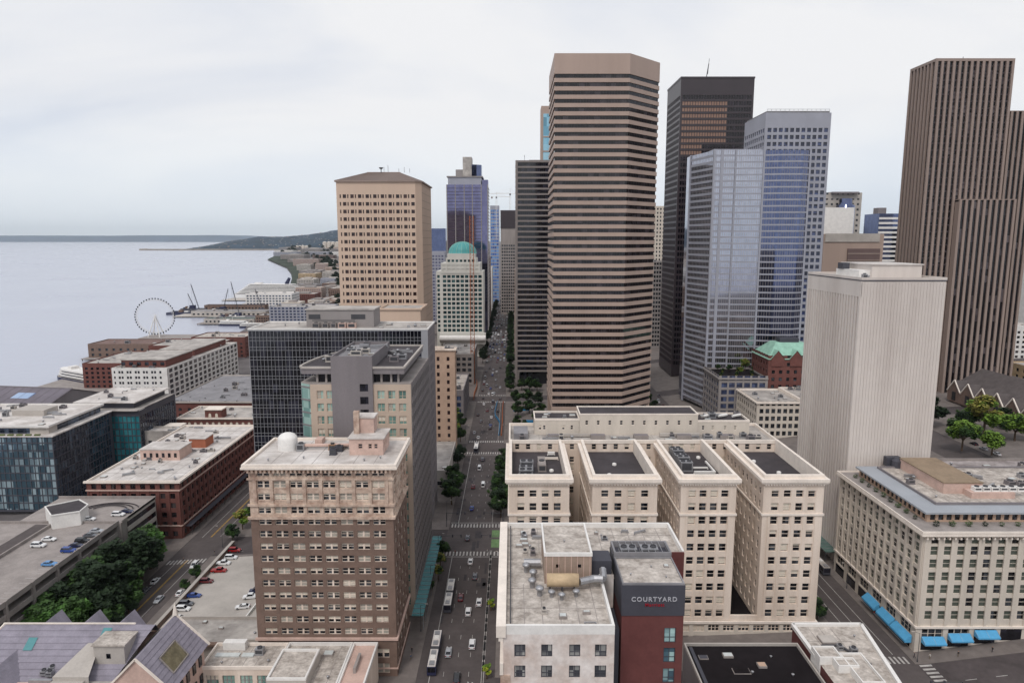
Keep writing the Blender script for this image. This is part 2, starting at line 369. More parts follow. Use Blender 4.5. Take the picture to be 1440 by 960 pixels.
def water_mat():
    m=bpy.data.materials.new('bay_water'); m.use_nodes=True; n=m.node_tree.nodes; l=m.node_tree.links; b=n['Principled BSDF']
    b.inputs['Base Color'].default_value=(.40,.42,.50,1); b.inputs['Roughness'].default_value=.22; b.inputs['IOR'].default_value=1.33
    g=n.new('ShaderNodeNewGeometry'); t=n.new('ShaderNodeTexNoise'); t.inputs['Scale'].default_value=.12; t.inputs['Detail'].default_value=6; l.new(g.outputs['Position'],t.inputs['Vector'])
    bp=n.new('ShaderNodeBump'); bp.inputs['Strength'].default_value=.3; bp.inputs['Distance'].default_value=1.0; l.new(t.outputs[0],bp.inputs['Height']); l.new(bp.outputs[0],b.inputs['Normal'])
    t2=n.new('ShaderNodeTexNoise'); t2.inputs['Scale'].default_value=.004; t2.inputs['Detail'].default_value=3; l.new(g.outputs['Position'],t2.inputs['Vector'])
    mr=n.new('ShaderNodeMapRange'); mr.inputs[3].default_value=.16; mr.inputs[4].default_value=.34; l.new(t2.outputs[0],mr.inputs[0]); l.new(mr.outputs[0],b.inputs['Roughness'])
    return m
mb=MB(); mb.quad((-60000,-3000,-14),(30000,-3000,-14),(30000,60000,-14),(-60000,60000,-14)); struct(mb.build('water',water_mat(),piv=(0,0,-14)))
def hill(name,x0,x1,y0,y1,nx,ny,hf,m):
    mb=MB(); P=[[None]*(ny+1) for _ in range(nx+1)]
    for i in range(nx+1):
        for j in range(ny+1):
            u=i/nx; v=j/ny; P[i][j]=(x0+(x1-x0)*u,y0+(y1-y0)*v,-15+hf(u,v))
    for i in range(nx):
        for j in range(ny): mb.quad(P[i][j],P[i+1][j],P[i+1][j+1],P[i][j+1])
    return struct(mb.build(name,m,smooth=True))
def hnoise(u,seed):
    r=random.Random(seed); ph=[r.uniform(0,6.28) for _ in range(8)]
    return sum(math.sin(u*(3+4*k)+ph[k])/(1.5+k) for k in range(8))/3
hm=mat('wooded_hill',(42,60,76),1,.4,.006,fine=.03); fm=mat('far_shore',(50,72,100),1,.2,.001,fine=.004)  # the blue of distant haze is mixed into both base colours
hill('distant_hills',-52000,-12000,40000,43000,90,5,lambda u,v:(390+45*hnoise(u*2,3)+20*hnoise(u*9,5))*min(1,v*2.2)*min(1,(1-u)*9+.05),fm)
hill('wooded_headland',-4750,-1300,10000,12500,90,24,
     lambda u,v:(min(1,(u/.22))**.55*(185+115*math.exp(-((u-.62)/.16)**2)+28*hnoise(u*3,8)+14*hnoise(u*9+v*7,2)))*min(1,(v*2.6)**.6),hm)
mb=MB(); mb.box(-4620,-1800,8700,8760,-16,4); mb.bar((-4620,8730,-6),(-4720,8730,-10),16,0,8); mb.build('jetty',mat('jetty_stone',(150,140,130),.9,.2,.01),piv=(-3400,8720,-14)).__setitem__('label','long low stone jetty reaching into the bay below the wooded headland'); bpy.data.objects['jetty']['category']='jetty'

# ---------------------------------------------------------------- streets
AVE=[('A',-135,-119),('B',-26.5,-4.8),('C',97,111.5),('D',208,226)]
CRS=[(157.5,173.5),(254,271),(377,393),(500,516),(625,641),(750,766),(875,891),(1000,1016),(1125,1141)]
def strip(name,x0,x1,y0,y1,dz,m,nx=None,parent=None):
    xs=sorted({x0,x1,*[a for a,_ in GX if x0<a<x1]}); mb=MB()
    for a,b in zip(xs,xs[1:]): mb.quad((a,y0,G(a)+dz),(b,y0,G(b)+dz),(b,y1,G(b)+dz),(a,y1,G(a)+dz))
    return struct(mb.build(name,m,parent))
for n_,a,b in AVE: strip('road',a-.3,b+.3,60 if n_!='B' else 90,2400 if n_=='B' else 1150,.012,M['asphalt'])
for i,(a,b) in enumerate(CRS): strip('road',-5 if i==0 else (-140 if i==1 else -300),500,a,b,.006,M['asphalt2'])
def pavement(x0,x1,y0,y1):
    xs=sorted({x0,x1,*[a for a,_ in GX if x0<a<x1]}); mb=MB(); h=.14
    for a,b in zip(xs,xs[1:]):
        mb.quad((a,y0,G(a)+h),(b,y0,G(b)+h),(b,y1,G(b)+h),(a,y1,G(a)+h)); mb.quad((a,y0,G(a)),(b,y0,G(b)),(b,y0,G(b)+h),(a,y0,G(a)+h)); mb.quad((b,y1,G(b)),(a,y1,G(a)),(a,y1,G(a)+h),(b,y1,G(b)+h))
    mb.quad((x0,y1,G(x0)),(x0,y0,G(x0)),(x0,y0,G(x0)+h),(x0,y1,G(x0)+h)); mb.quad((x1,y0,G(x1)),(x1,y1,G(x1)),(x1,y1,G(x1)+h),(x1,y0,G(x1)+h))
    struct(mb.build('pavement',M['pave']))
XS=[(-119,-26.5),(-4.8,97),(111.5,208),(226,330)]
YS=[(60,157.5),(173.5,254),(271,377),(393,500),(516,625),(641,750),(766,875),(891,1000),(1016,1125)]
for i,(a,b) in enumerate(XS):
    for j,(c,d) in enumerate(YS):
        if i==0 and j==0: pavement(a,b,60,254); continue
        if i==0 and j==1: continue
        pavement(a,b,c,d)
for c,d in YS[2:6]: pavement(-190,-135,c,d)
pavement(-143,-135,60,271)
def marks(name,rects,m=M['line'],dz=.02):
    mb=MB()
    for x0,x1,y0,y1 in rects: mb.quad((x0,y0,G(x0)+dz),(x1,y0,G(x1)+dz),(x1,y1,G(x1)+dz),(x0,y1,G(x0)+dz))
    return struct(mb.build(name,m,piv=(rects[0][0],rects[0][2],G(rects[0][0]))))
r=[]
for a,b in [(174,252),(273,375),(395,498),(518,623)]:
    y=a
    while y<b-3:
        for x in (-19.2,-15.7,-12.2): r.append((x,x+.13,y,y+2.2))
        y+=9
marks('lane_dashes',r)
marks('lane_lines',[(-23,-22.8,100,250),(-8.6,-8.42,100,252),(-8.0,-7.82,100,252),(-23,-22.8,274,374),(-8.6,-8.42,274,374),(-8.6,-8.42,396,497),(-12.2,-12.05,100,172),(-15.7,-15.55,100,172)])
for y0 in (247.5,273.5,373.2,395.5,497,518.5):
    marks('crosswalk',[(-25.6+i*1.32,-25.0+i*1.32,y0,y0+3.4) for i in range(16)]+[])
marks('crosswalk',[(-26.2,-5.2,y,y+.35) for y in (246.3,278,371.5)])
marks('crosswalk',[(98+i*1.3,98.6+i*1.3,173.8,177) for i in range(10)]); 
marks('crosswalk',[(112.3,115.6,158+i*1.6,158.8+i*1.6) for i in range(10)]+[(92.5,96,158+i*1.6,158.8+i*1.6) for i in range(10)])
marks('crosswalk',[(98+i*1.3,98.6+i*1.3,153,156.6) for i in range(10)])
marks('bike_box',[(-8.3,-5.1,254.6,262),(-8.3,-5.1,264,270.6)],M['greenp'],.017)
marks('yellow_line',[(-127.4,-127.2,180,252),(-127.0,-126.8,180,252),(-127.4,-127.2,273,375),(-127,-126.8,273,375)],M['yellow'])
marks('lane_lines',[(-123.2,-123,180,250),(-131,-130.8,180,250),(-123.2,-123,273,375),(-131,-130.8,273,375),(104,104.2,60,152),(104,104.2,178,252),(100.6,100.8,178,252),(107.6,107.8,178,252)]+[(120+i*8,123+i*8,165.4,165.6) for i in range(18)])
marks('crosswalk',[(-134.4+i*1.4,-133.7+i*1.4,249,252.5) for i in range(11)]+[])
marks('tar_patches',[(rnd.uniform(-25,-9),0,rnd.uniform(110,400),0) for _ in range(1)]and[(x,x+rnd.uniform(.8,2.6),y,y+rnd.uniform(2,9)) for x,y in [(rnd.uniform(-25,-8),rnd.uniform(120,480)) for _ in range(46)]],mat('tar_patch',(70,66,68),.9,.15,.4),.016)

# ---------------------------------------------------------------- the hotel-like brown tower with pale upper floors, left of the avenue
def hoge():
    x0,x1,y0,y1,zt=-70,-31.8,174,197,61
    B=Bld('office_tower','tall brown brick tower with pale terracotta upper floors, left of the avenue','building',(-51,185,0),wmats=[M['cream'],G0,BL,BL2],vars=(0,0,3,1,1,2,4,3))
    # upper terracotta part, shaft, base
    fr=[(58.2,60.2)]; 
    W_=x1-x0
    def cc(z0,z1,rw,m,nm,win=3.4):
        mb=MB()
        for O,U,Wd,n in (((x0,y0,z0),FR,W_,8),((x1,y0,z0),RT,y1-y0,4)):
            B.facade(mb,O,U,Wd,z1-z0,cols(n,Wd,win,1.6),rw,.45,'pair',vars=None)
        mb.quad((x0,y1,z0),(x0,y0,z0),(x0,y0,z1),(x0,y1,z1)); mb.quad((x1,y1,z0),(x0,y1,z0),(x0,y1,z1),(x1,y1,z1))
        mb.build(nm,m,B.root)
    cc(-2,11.3,[(3,6),(7.6,10.4)],M['brickbr'],'base_wall')
    cc(11.3,46.3,rows(1.3,3.52,10,1.9),M['brickbr'],'shaft_wall')
    cc(46.3,60.2,[(1.1,3.1),(4.9,6.9),(8.3,10.3),(11.6,13.1)],M['terra'],'upper_wall')
    def belt(z,h,o,m=M['terra'],nm='belt_course'):
        mb=MB(); mb.box(x0-o,x1+o,y0-o,y0-.003,z,z+h); mb.box(x1+.003,x1+o,y0,y1,z,z+h); mb.build(nm,m,B.root)
    belt(11.1,.7,.5,M['pink']); belt(46.1,.7,.6); belt(49.7,.6,.5); belt(57.0,.45,.4); belt(3-.6,.35,.25,M['pink'])
    # pilasters between the upper bays, brackets under the cornice
    for i in range(9):
        x=x0+1.6+(W_-3.2)*i/8; MB().box(x-.45,x+.45,y0-.32,y0-.004,50.3,57).build('pilaster',M['terra'],B.root)
    for i in range(34):
        x=x0+.3+(W_-.6)*i/33; MB().box(x-.25,x+.25,y0-1.25,y0-.004,59.2,60.15).build('bracket',M['terra'],B.root)
    for i in range(20):
        y=y0+.3+(y1-y0-.6)*i/19; MB().box(x1+.004,x1+1.2,y-.25,y+.25,59.2,60.15).build('bracket',M['terra'],B.root)
    mb=MB(); mb.box(x0-1.5,x1+1.5,y0-1.5,y1+1.3,60.2,60.75); mb.build('cornice',M['creamd'],B.root)
    ring(B,x0-1.3,x1+1.3,y0-1.3,y1+1.1,60.76,61.5,.7,M['creamd'])
    MB().quad((x0-.5,y0-.5,60.8),(x1+.5,y0-.5,60.8),(x1+.5,y1+.3,60.8),(x0-.5,y1+.3,60.8)).build('roof',M['roofw'],B.root)
    z=60.8; seams(B,x0,x1,y0,y1,z,5.5,M['conc'])
    # stepped pink penthouse
    p=MB(); B.facade(p,(-45.2,183.2,z),FR,9.4,4.6,[(2.5,3.7),(5.3,6.3),(6.9,7.9)],[(1.8,3.2)],.25,'sash',vars=(0,),wm=[M['pink'],G0,BL,BL2]); B.facade(p,(-35.8,183.2,z),RT,9.5,4.6,[(1.2,2.2),(4,5.2)],[(1.8,3.2)],.25,'sash',vars=(0,),wm=[M['pink'],G0,BL,BL2])
    p.quad((-45.2,192.7,z),(-45.2,183.2,z),(-45.2,183.2,z+4.6),(-45.2,192.7,z+4.6)); p.quad((-35.8,192.7,z),(-45.2,192.7,z),(-45.2,192.7,z+4.6),(-35.8,192.7,z+4.6)); p.build('penthouse_wall',M['pink'],B.root)
    MB().box(-45.6,-35.4,182.9,193,z+4.6,z+4.95).build('penthouse_roof',M['roofw'],B.root)
    MB().box(-44.6,-39.2,188,192.6,z+4.95,z+9.3).build('upper_penthouse',M['pink'],B.root); MB().box(-44.9,-38.9,187.7,192.8,z+9.3,z+9.7).build('penthouse_roof',M['roofw'],B.root)
    MB().box(-44.7,-43.2,187,188.4,z+4.95,z+11.4).build('chimney',M['terra'],B.root)
    # round tank with domed lid, pipe run, dishes
    MB().lathe(-64,188.5,[(2.7,z),(2.7,z+3.3),(2.6,z+3.7),(2.0,z+4.4),(1.1,z+4.8),(.2,z+4.9)],20).build('water_tank',M['white'],B.root,True)
    duct(B,[(-61,190),(-52,190.5),(-47,189)],z,.35); MB().bar((-60.5,188,z+1.3),(-46,188.6,z+1.3),.45,0,6).build('pipe',M['pink'],B.root)
    ac_unit(B,-60,187.6,z,2,2,2); ac_unit(B,-51.2,188.4,z,2,1.6,1.6,M['rust']); ac_unit(B,-49,186.8,z,2.2,1.6,1.6,M['dgrey']); ac_unit(B,-49.8,183.6,z,1.8,1.4,1.8,M['dgrey'])
    MB().box(-57.6,-55.5,193,196.5,z,z+1.5).build('stair_head',M['pink'],B.root)
    for q in ((-66,178),(-57,180),(-40,178),(-36,180)): vent(B,*q,z,.25,.8)
    B.finish()
hoge()

# ---------------------------------------------------------------- office with curved crown behind it
def curved():
    B=Bld('office_block','grey and tan office block with a curved roof crown and blank central shaft','building',(-48,228,0),wmats=[M['beige'],GG,BL,BL2],vars=(0,0,1,2))
    y0,y1=205,250; zt=76.2; xl,xr=-62,-31
    mb=MB(); rr=rows(3.6,4.0,18,2.6); rr=[q for q in rr if q[1]<zt-.8]
    B.facade(mb,(xl,y0,0),FR,xr-xl,zt,[(2.0,4.1),(5.0,7.0)]+[(20.6,22.9),(23.9,26.2),(27.2,29.5)],rr,.35,'quad')
    k=MB()
    B.facade(k,(xr,y0,0),RT,y1-y0,zt,cols(14,y1-y0,2.5,.4),rr,.12,'thin',vars=(0,0,0),wm=[M['dgrey'],GK,BL,BL2]); k.build('street_side_wall',M['greyp'],B.root)
    MB().quad((xr,y1,0),(-50,y1,0),(-50,y1,zt),(xr,y1,zt)).build('rear_wall',M['greyp'],B.root); mb.build('wall',mat('grey_beige_stone',(186,168,152),.85,.07,.1,streak=True),B.root)
    # sloping mullion fins on the street side
    for i in range(15):
        y=y0+.5+(y1-y0-1)*i/14; MB().box(xr+.01,xr+.22,y-.13,y+.13,0,zt-.2).build('fin',M['greyst'],B.root)
    for zz in range(18):
        MB().box(xr+.012,xr+.16,y0+.1,y1,1.9+zz*4,2.3+zz*4).build('sill_band',M['greyp'],B.root)
    # curved west glass corner
    arc=[(xl-3.2+ (1-math.cos(t))*14.0, y0+2+math.sin(t)*34) for t in [i*R(90)/12 for i in range(13)]]
    g=MB(); pts=[(xl,y0+.01)]+arc
    for (a,b) in zip(pts,pts[1:]): g.quad((b[0],b[1],0),(a[0],a[1],0),(a[0],a[1],zt),(b[0],b[1],zt))
    g.build('curved_glazing',GG,B.root)
    for zz in range(19):
        q=MB()
        for (a,b) in zip(pts,pts[1:]): q.bar((a[0],a[1],zz*4+3.2),(b[0],b[1],zz*4+3.2),.28)
        q.build('band',M['greyp'],B.root)
    # terrace, recessed top floor, crown slab
    deck=[(xl,y0),(xr,y0),(xr,y1),(-48,y1)]+arc[::-1]
    MB().prism(deck,zt,zt+.35).build('terrace',M['conc'],B.root)
    inner=[(xl+1.5,y0+1.8),(xr-3.5,y0+1.8),(xr-3.5,y1-2),(-47,y1-2)]+[(x+2.2,y+1.5) for x,y in arc[::-1][1:-1]]
    MB().prism(inner,zt+.35,zt+3.2).build('recessed_floor',GG if False else GK,B.root)
    for x in (-60,-57.2,-40.2,-37.2,-35): MB().box(x-.3,x+.3,y0+1.2,y0+1.8,zt+.35,zt+3.2).build('column',M['conc'],B.root)
    cr=[(xl-2.3,y0),(xr-2,y0),(xr-2,y1-1),(-47,y1-1)]+[(x,y) for x,y in arc[::-1]]
    MB().prism(cr,zt+3.2,zt+5.0,mt=1).build('crown_slab',[M['greyp'],M['roofd']],B.root)
    rim=MB(); c2=cr+[cr[0]]
    for a,b in zip(c2,c2[1:]): rim.bar((a[0],a[1],zt+5.2),(b[0],b[1],zt+5.2),.45)
    rim.build('crown_rim',M['concl'],B.root)
    # central blank shaft rising through the crown
    s=MB(); B.facade(s,(-55.2,y0-.6,0),FR,12.6,84.6,[(8.6,11.2)],[q for q in rows(2,4,20,2.4) if q[1]<78],.3,'thin',vars=(0,),wm=[M['greyp'],GK,BL,BL2]); s.quad((-42.6,y0-.6,0),(-42.6,235,0),(-42.6,235,84.6),(-42.6,y0-.6,84.6)); s.quad((-55.2,235,0),(-55.2,y0-.6,0),(-55.2,y0-.6,84.6),(-55.2,235,84.6)); s.quad((-42.6,235,0),(-55.2,235,0),(-55.2,235,84.6),(-42.6,235,84.6))
    s.build('shaft',M['greyp'],B.root); MB().quad((-55.2,y0-.6,84),(-42.6,y0-.6,84),(-42.6,235,84),(-55.2,235,84)).build('roof',M['roofg'],B.root)
    ring(B,-55.2,-42.6,y0-.6,235,84,85,.4,M['greyp'])
    clutter(B,-53.5,-44,208,232,84,12,5); clutter(B,-40.5,-35.5,210,245,zt+5,14,6); clutter(B,-61,-56.5,209,222,zt+5,7,8)
    clutter(B,-54,-46,237,246,zt+5,4,9)
    # stepped grey side mass with sloping edges down to the street
    B.finish()
    c=Bld('canopy','long teal glass canopy over the pavement below the curved-crown office','canopy',(-28.7,225,4))
    cp=MB(); cp.box(-31,-27.4,196,253,5.2,5.45); cp.build('canopy_roof',M['awnt'],c.root)
    for i in range(12):
        MB().box(-27.65,-27.45,197+i*5,197.2+i*5,.14,5.2).build('post',M['metal'],c.root)
    for i in range(20): MB().box(-31,-27.35,197+i*2.9,197.12+i*2.9,5.45,5.6).build('rib',M['metal'],c.root)
curved()

# ---------------------------------------------------------------- black glass grid slab
def gridb():
    B=Bld('black_glass_slab','broad black glass office slab with fine white grid, behind the curved-crown office','building',(-71,290,0),wmats=[M['dgrey'],GK,BL2,BL2],vars=(0,0,0,0,0,0,0,2),wname='pane',thresh=2)
    x0,x1,y0,y1,z1=-108.5,-34.6,278,303,83.4
    mb=MB(); n=39; Wd=x1-x0
    B.facade(mb,(x0,y0,-4),FR,Wd-2.5,z1+4,[(.2+i*1.48,.2+i*1.48+1.37) for i in range(48)],sorted(rows(3.3,4.05,21,2.62)+rows(2.0,4.05,21,1.17)),.08,'bare',vars=(0,)); 
    mb.quad((x1-2.5,y0,-4),(x1,y0,-4),(x1,y0,z1),(x1-2.5,y0,z1))
    mb.quad((x0,y1,-4),(x0,y0,-4),(x0,y0,z1),(x0,y1,z1)); mb.quad((x1,y1,-4),(x0,y1,-4),(x0,y1,z1),(x1,y1,z1))
    mb.build('frame_grid',mat('grid_frame',(150,150,154),.6,.05,.2),B.root)
    e=MB(); B.facade(e,(x1+.01,y0,0),RT,y1-y0,z1,[(9,10.2),(14,15.2)],rows(4,4.05,18,2),.2,'bare',vars=(0,)); e.build('end_wall',M['greyp'],B.root)
    for i in range(20): MB().box(x1+.012,x1+.07,y0+.1,y1,3+i*4.05,3.18+i*4.05).build('panel_joint',M['conc'],B.root)
    MB().quad((x0,y0,z1),(x1,y0,z1),(x1,y1,z1),(x0,y1,z1)).build('roof',M['roof'],B.root)
    ring(B,x0-.1,x1+.2,y0-.1,y1,z1,z1+.6,.5,M['white'])
    z=z1
    MB().box(-87,-58.5,287,301,z,z+7.2).build('penthouse_wall',M['greyst'],B.root); MB().box(-87.4,-58.1,286.6,301.4,z+7.2,z+7.7).build('penthouse_roof',M['roof'],B.root)
    MB().box(-86,-81,286.9,287.01,z+3.4,z+5.4).build('louvre',M['dmetal'],B.root); MB().box(-68,-62,286.9,287.01,z+3.4,z+5.4).build('louvre',M['dmetal'],B.root)
    for x,w in ((-82,3),(-78,2.4),(-74.6,2),(-71,3),(-67,3.4)): ac_unit(B,x,283.8,z,w,2.2,2.2,M['conc'] if x<-72 else M['pink'])
    MB().box(-84,-66,285,285.3,z+2.9,z+3.2).build('screen_rail',M['dmetal'],B.root)
    clutter(B,-56,-38,283,300,z,7,3); vent(B,-97,290,z); vent(B,-93,296,z)
    B.finish()
gridb()

# ---------------------------------------------------------------- cream comb-plan block with four wings
def dexter():
    B=Bld('comb_plan_building','cream stone office block with four parallel wings and dark sunken roofs','building',(45,219,2),wmats=[M['cream'],G0,BL,BL2],vars=(0,0,0,3,1,0,2))
    y0,ys,y1,zt=190,226,248,51.7
    wings=[(-.9,16.7),(23.4,42.3),(49.2,65.3),(73.2,90.8)]
    lz=[46.0-4.16*i for i in range(10)]   # window sills, top first
    rr=sorted([(z-.15,z+2.25) for z in lz if z>8])
    for wi,(a,b) in enumerate(wings):
        z0=7.0; mb=MB(); Wd=b-a; R_=[(p-z0,q-z0) for p,q in rr]
        B.facade(mb,(a,y0,z0),FR,Wd,zt-z0,cols(4,Wd,2.15,1.7),R_,.4,'sash')
        B.facade(mb,(a,ys,z0),LF,ys-y0,zt-z0,cols(9,ys-y0,1.7,1),R_,.35,'sash'); 
        B.facade(mb,(b,y0,z0),RT,ys-y0,zt-z0,cols(9,ys-y0,1.7,1),R_,.35,'sash') if wi<3 else B.facade(mb,(b,y0,z0),RT,y1-y0,zt-z0,cols(14,y1-y0,1.7,1),R_,.35,'sash')
        mb.build('wing_wall',M['cream'],B.root)
        t=.9
        MB().quad((a+t,y0+t,zt-3.6),(b-t,y0+t,zt-3.6),(b-t,ys,zt-3.6),(a+t,ys,zt-3.6)).build('wing_roof',M['roofd'],B.root)
        w=MB(); zt2=zt+.9
        for (p,q,r_,s_) in ((a,a+t,y0,ys),(b-t,b,y0,ys)): w.box(p+.005,q-.005,r_+t,s_,zt-3.7,zt2)
        w.box(a+.005,b-.005,y0+.005,y0+t,zt-3.7,zt2); w.build('parapet',M['creamd'],B.root)
        c=MB(); o=1.1; c.box(a-o,b+o,y0-o,y0-.004,zt-1.1,zt-.1); c.box(a-o*.7,b+o*.7,y0-o*.7,y0-.004,zt-1.6,zt-1.1); 
        c.box(a-o,a-.004,y0,ys-1.2,zt-1.1,zt-.1); c.box(b+.004,b+o,y0,ys-1.2 if wi<3 else y1,zt-1.1,zt-.1); c.build('cornice',M['creamd'],B.root)
        for i in range(22):
            x=a+(Wd)*(i+.5)/22; MB().box(x-.2,x+.2,y0-.65,y0-.004,zt-2.1,zt-1.62).build('dentil',M['creamd'],B.root)
        bc=MB(); bc.box(a-.35,b+.35,y0-.35,y0-.004,40.3,40.9); bc.box(a-.35,a-.004,y0,ys,40.3,40.9); bc.box(b+.004,b+.35,y0,ys,40.3,40.9); bc.build('belt_course',M['creamd'],B.root)
        for i in range(5):
            x=a+1.9+(Wd-3.8)*i/4; MB().box(x-.28,x+.28,y0-.16,y0-.004,9,40.3).build('pilaster',M['cream'],B.root)
    # base storeys
    mb=MB(); a,b=-.9,90.8
    gp=[]; 
    for i in range(20): u=1.2+i*4.5; gp.append((u,u+3.3))
    B.facade(mb,(a,y0-.25,-1),FR,b-a,8,gp,[(1.2,3.6),(4.9,7.0)],.5,'triple'); B.facade(mb,(b,y0-.25,-1),RT,y1-y0+.2,8,cols(11,58,3.3,1),[(1.2+2,3.6+1.5),(5.4,7.2)],.5,'triple',skip=lambda c,r:r==0 and False)
    mb.quad((a,y1,-1),(a,y0-.25,-1),(a,y0-.25,7),(a,y1,7)); mb.build('base_wall',M['ivory'],B.root)
    bc=MB(); bc.box(a-.4,b+.5,y0-.7,y0-.26,6.6,7.3); bc.box(b+.004,b+.5,y0-.25,y1,6.6,7.3); bc.build('base_cornice',M['creamd'],B.root)
    c=MB(); c.box(a,b,y0-.24,ys,6.9,6.98); c.build('court_roof',M['roofb'],B.root)
    for (p,q) in ((16.7,23.4),(42.3,49.2),(65.3,73.2)): MB().box(p,q,y0-.2,y0+.5,7.3,9.0).build('court_parapet',M['cream'],B.root)
    # spine
    sp=MB()
    B.facade(sp,(a,ys,7),FR,b-a,zt-7,cols(24,b-a,1.6,.8),[(p-7,q-7) for p,q in rr[:-1]]+[(37.4,39.4),(41.9,43.9)],.3,'sash')
    B.facade(sp,(a,y1,7),LF,y1-ys,zt-7,cols(5,y1-ys,1.6,.8),[(p-7,q-7) for p,q in rr],.3,'sash'); sp.quad((b,y1,7),(a,y1,7),(a,y1,zt),(b,y1,zt)); sp.build('spine_wall',M['cream'],B.root)
    MB().quad((a,ys,zt-.4),(b,ys,zt-.4),(b,y1,zt-.4),(a,y1,zt-.4)).build('spine_roof',M['roof'],B.root)
    ring(B,a,b,ys,y1,zt-.6,zt+.6,.6,M['creamd'],out=.2)
    # long white penthouse, taller in the middle
    zb=zt-.4; p=MB()
    ww=[M['creamd'],G0,BL,BL2]
    B.facade(p,(8,236,zb),FR,16,5.6,[(1.5,2.5),(3,4),(9.8,10.8),(12.8,13.8)],[(1.8,3.4)],.25,'sash',vars=(0,1),wm=ww)
    B.facade(p,(24,235.6,zb),FR,42,7.4,[(2+i*4.1,3.1+i*4.1) for i in range(10)],[(3.6,5.3)],.25,'sash',vars=(0,4,0),wm=ww)
    B.facade(p,(66,236,zb),FR,18.5,5.0,[(1.6,2.6),(5,6),(9.4,10.4),(13,14)],[(1.7,3.3)],.25,'sash',vars=(0,4),wm=ww)
    p.quad((8,247,zb),(8,236,zb),(8,236,zb+5.6),(8,247,zb+5.6)); p.quad((24,247,zb+5),(24,235.6,zb+5),(24,235.6,zb+7.4),(24,247,zb+7.4)); p.quad((66,235.6,zb+4),(66,247,zb+4),(66,247,zb+7.4),(66,235.6,zb+7.4)); p.quad((84.5,236,zb),(84.5,247,zb),(84.5,247,zb+5),(84.5,236,zb+5))
    p.quad((84.5,247,zb),(8,247,zb),(8,247,zb+5),(84.5,247,zb+5)); p.build('penthouse_wall',M['ivory'],B.root)
    MB().quad((8,236,zb+5.2),(24,236,zb+5.2),(24,247,zb+5.2),(8,247,zb+5.2)).build('penthouse_roof',M['roofd'],B.root)
    MB().quad((24,235.6,zb+7.35),(66,235.6,zb+7.35),(66,247,zb+7.35),(24,247,zb+7.35)).build('penthouse_roof',M['roofd'],B.root)
    MB().quad((66,236,zb+4.6),(84.5,236,zb+4.6),(84.5,247,zb+4.6),(66,247,zb+4.6)).build('penthouse_roof',M['roofd'],B.root)
    ring(B,8,24,236,247,zb+5.2,zb+5.9,.4,M['creamd'],out=.12); ring(B,24,66,235.6,247,zb+7.3,zb+7.75,.4,M['creamd'],out=.12); ring(B,66,84.5,236,247,zb+4.6,zb+5.3,.4,M['creamd'],out=.12)
    clutter(B,11,22,239,245,zb+5.2,5,3); clutter(B,70,83,238,245,zb+4.6,9,12)
    for x in (69.5,75,80): MB().bar((x,241,zb+5.5),(x+3.5,243,zb+5.5),.5,0,6).build('duct',M['white'],B.root)
    # rooftop plant
    for i in range(4): ac_unit(B,4+i*.2,195+i*4.0,zt-3.6,4.2,2.6,2.8+.4*(i%2),M['metal'])
    ac_unit(B,9.5,210,zt-3.6,2.4,9,2.2,M['conc']); duct(B,[(12,222),(14.4,222)],zt-3.6,.5,M['white']); duct(B,[(9,217),(15.2,217)],zt-3.6,.35,M['creamd'])
    for i in range(5): ac_unit(B,54.8,207+i*3.6,zt-3.6,3.8,2.6,3.0+.5*(i%2),M['metal'])
    duct(B,[(56.5,203.5),(63,203.5)],zt-3.6,.35,M['white']); duct(B,[(63,203.5),(63,214)],zt-3.6,.3,M['white']); duct(B,[(57,208),(62,208)],zt-3.6,.25,M['white'])
    for q in ((12.4,206),(33,212),(36.5,197),(30,202),(59.5,196),(62,219),(83,204),(79,215)): MB().lathe(q[0],q[1],[(.7,zt-3.6),(.7,zt-3),(.3,zt-2.8)],10).build('roof_vent',M['white'],B.root,True)
    for i in range(5): hatch(B,15+i*15,231,zt-.4,5,2.2,1.4,M['greyp'])
    duct(B,[(12,232.8),(30,232.8)],zt-.4,.5,M['concl']); duct(B,[(52,233),(66,233)],zt-.4,.6,M['concl'])
    clutter(B,1,86,227.5,233.5,zt-.4,22,44); seams(B,-.5,90.5,226.5,247.5,zt-.4,5)
    MB().box(.6,5.6,230,240,zt-.4,zt+1.7).build('plant_box',M['roofg'],B.root)
    B.finish()
dexter()

struct(MB().box(-214,-181,90,306,-9.5,-8.2).build('road',M['asphalt2']))
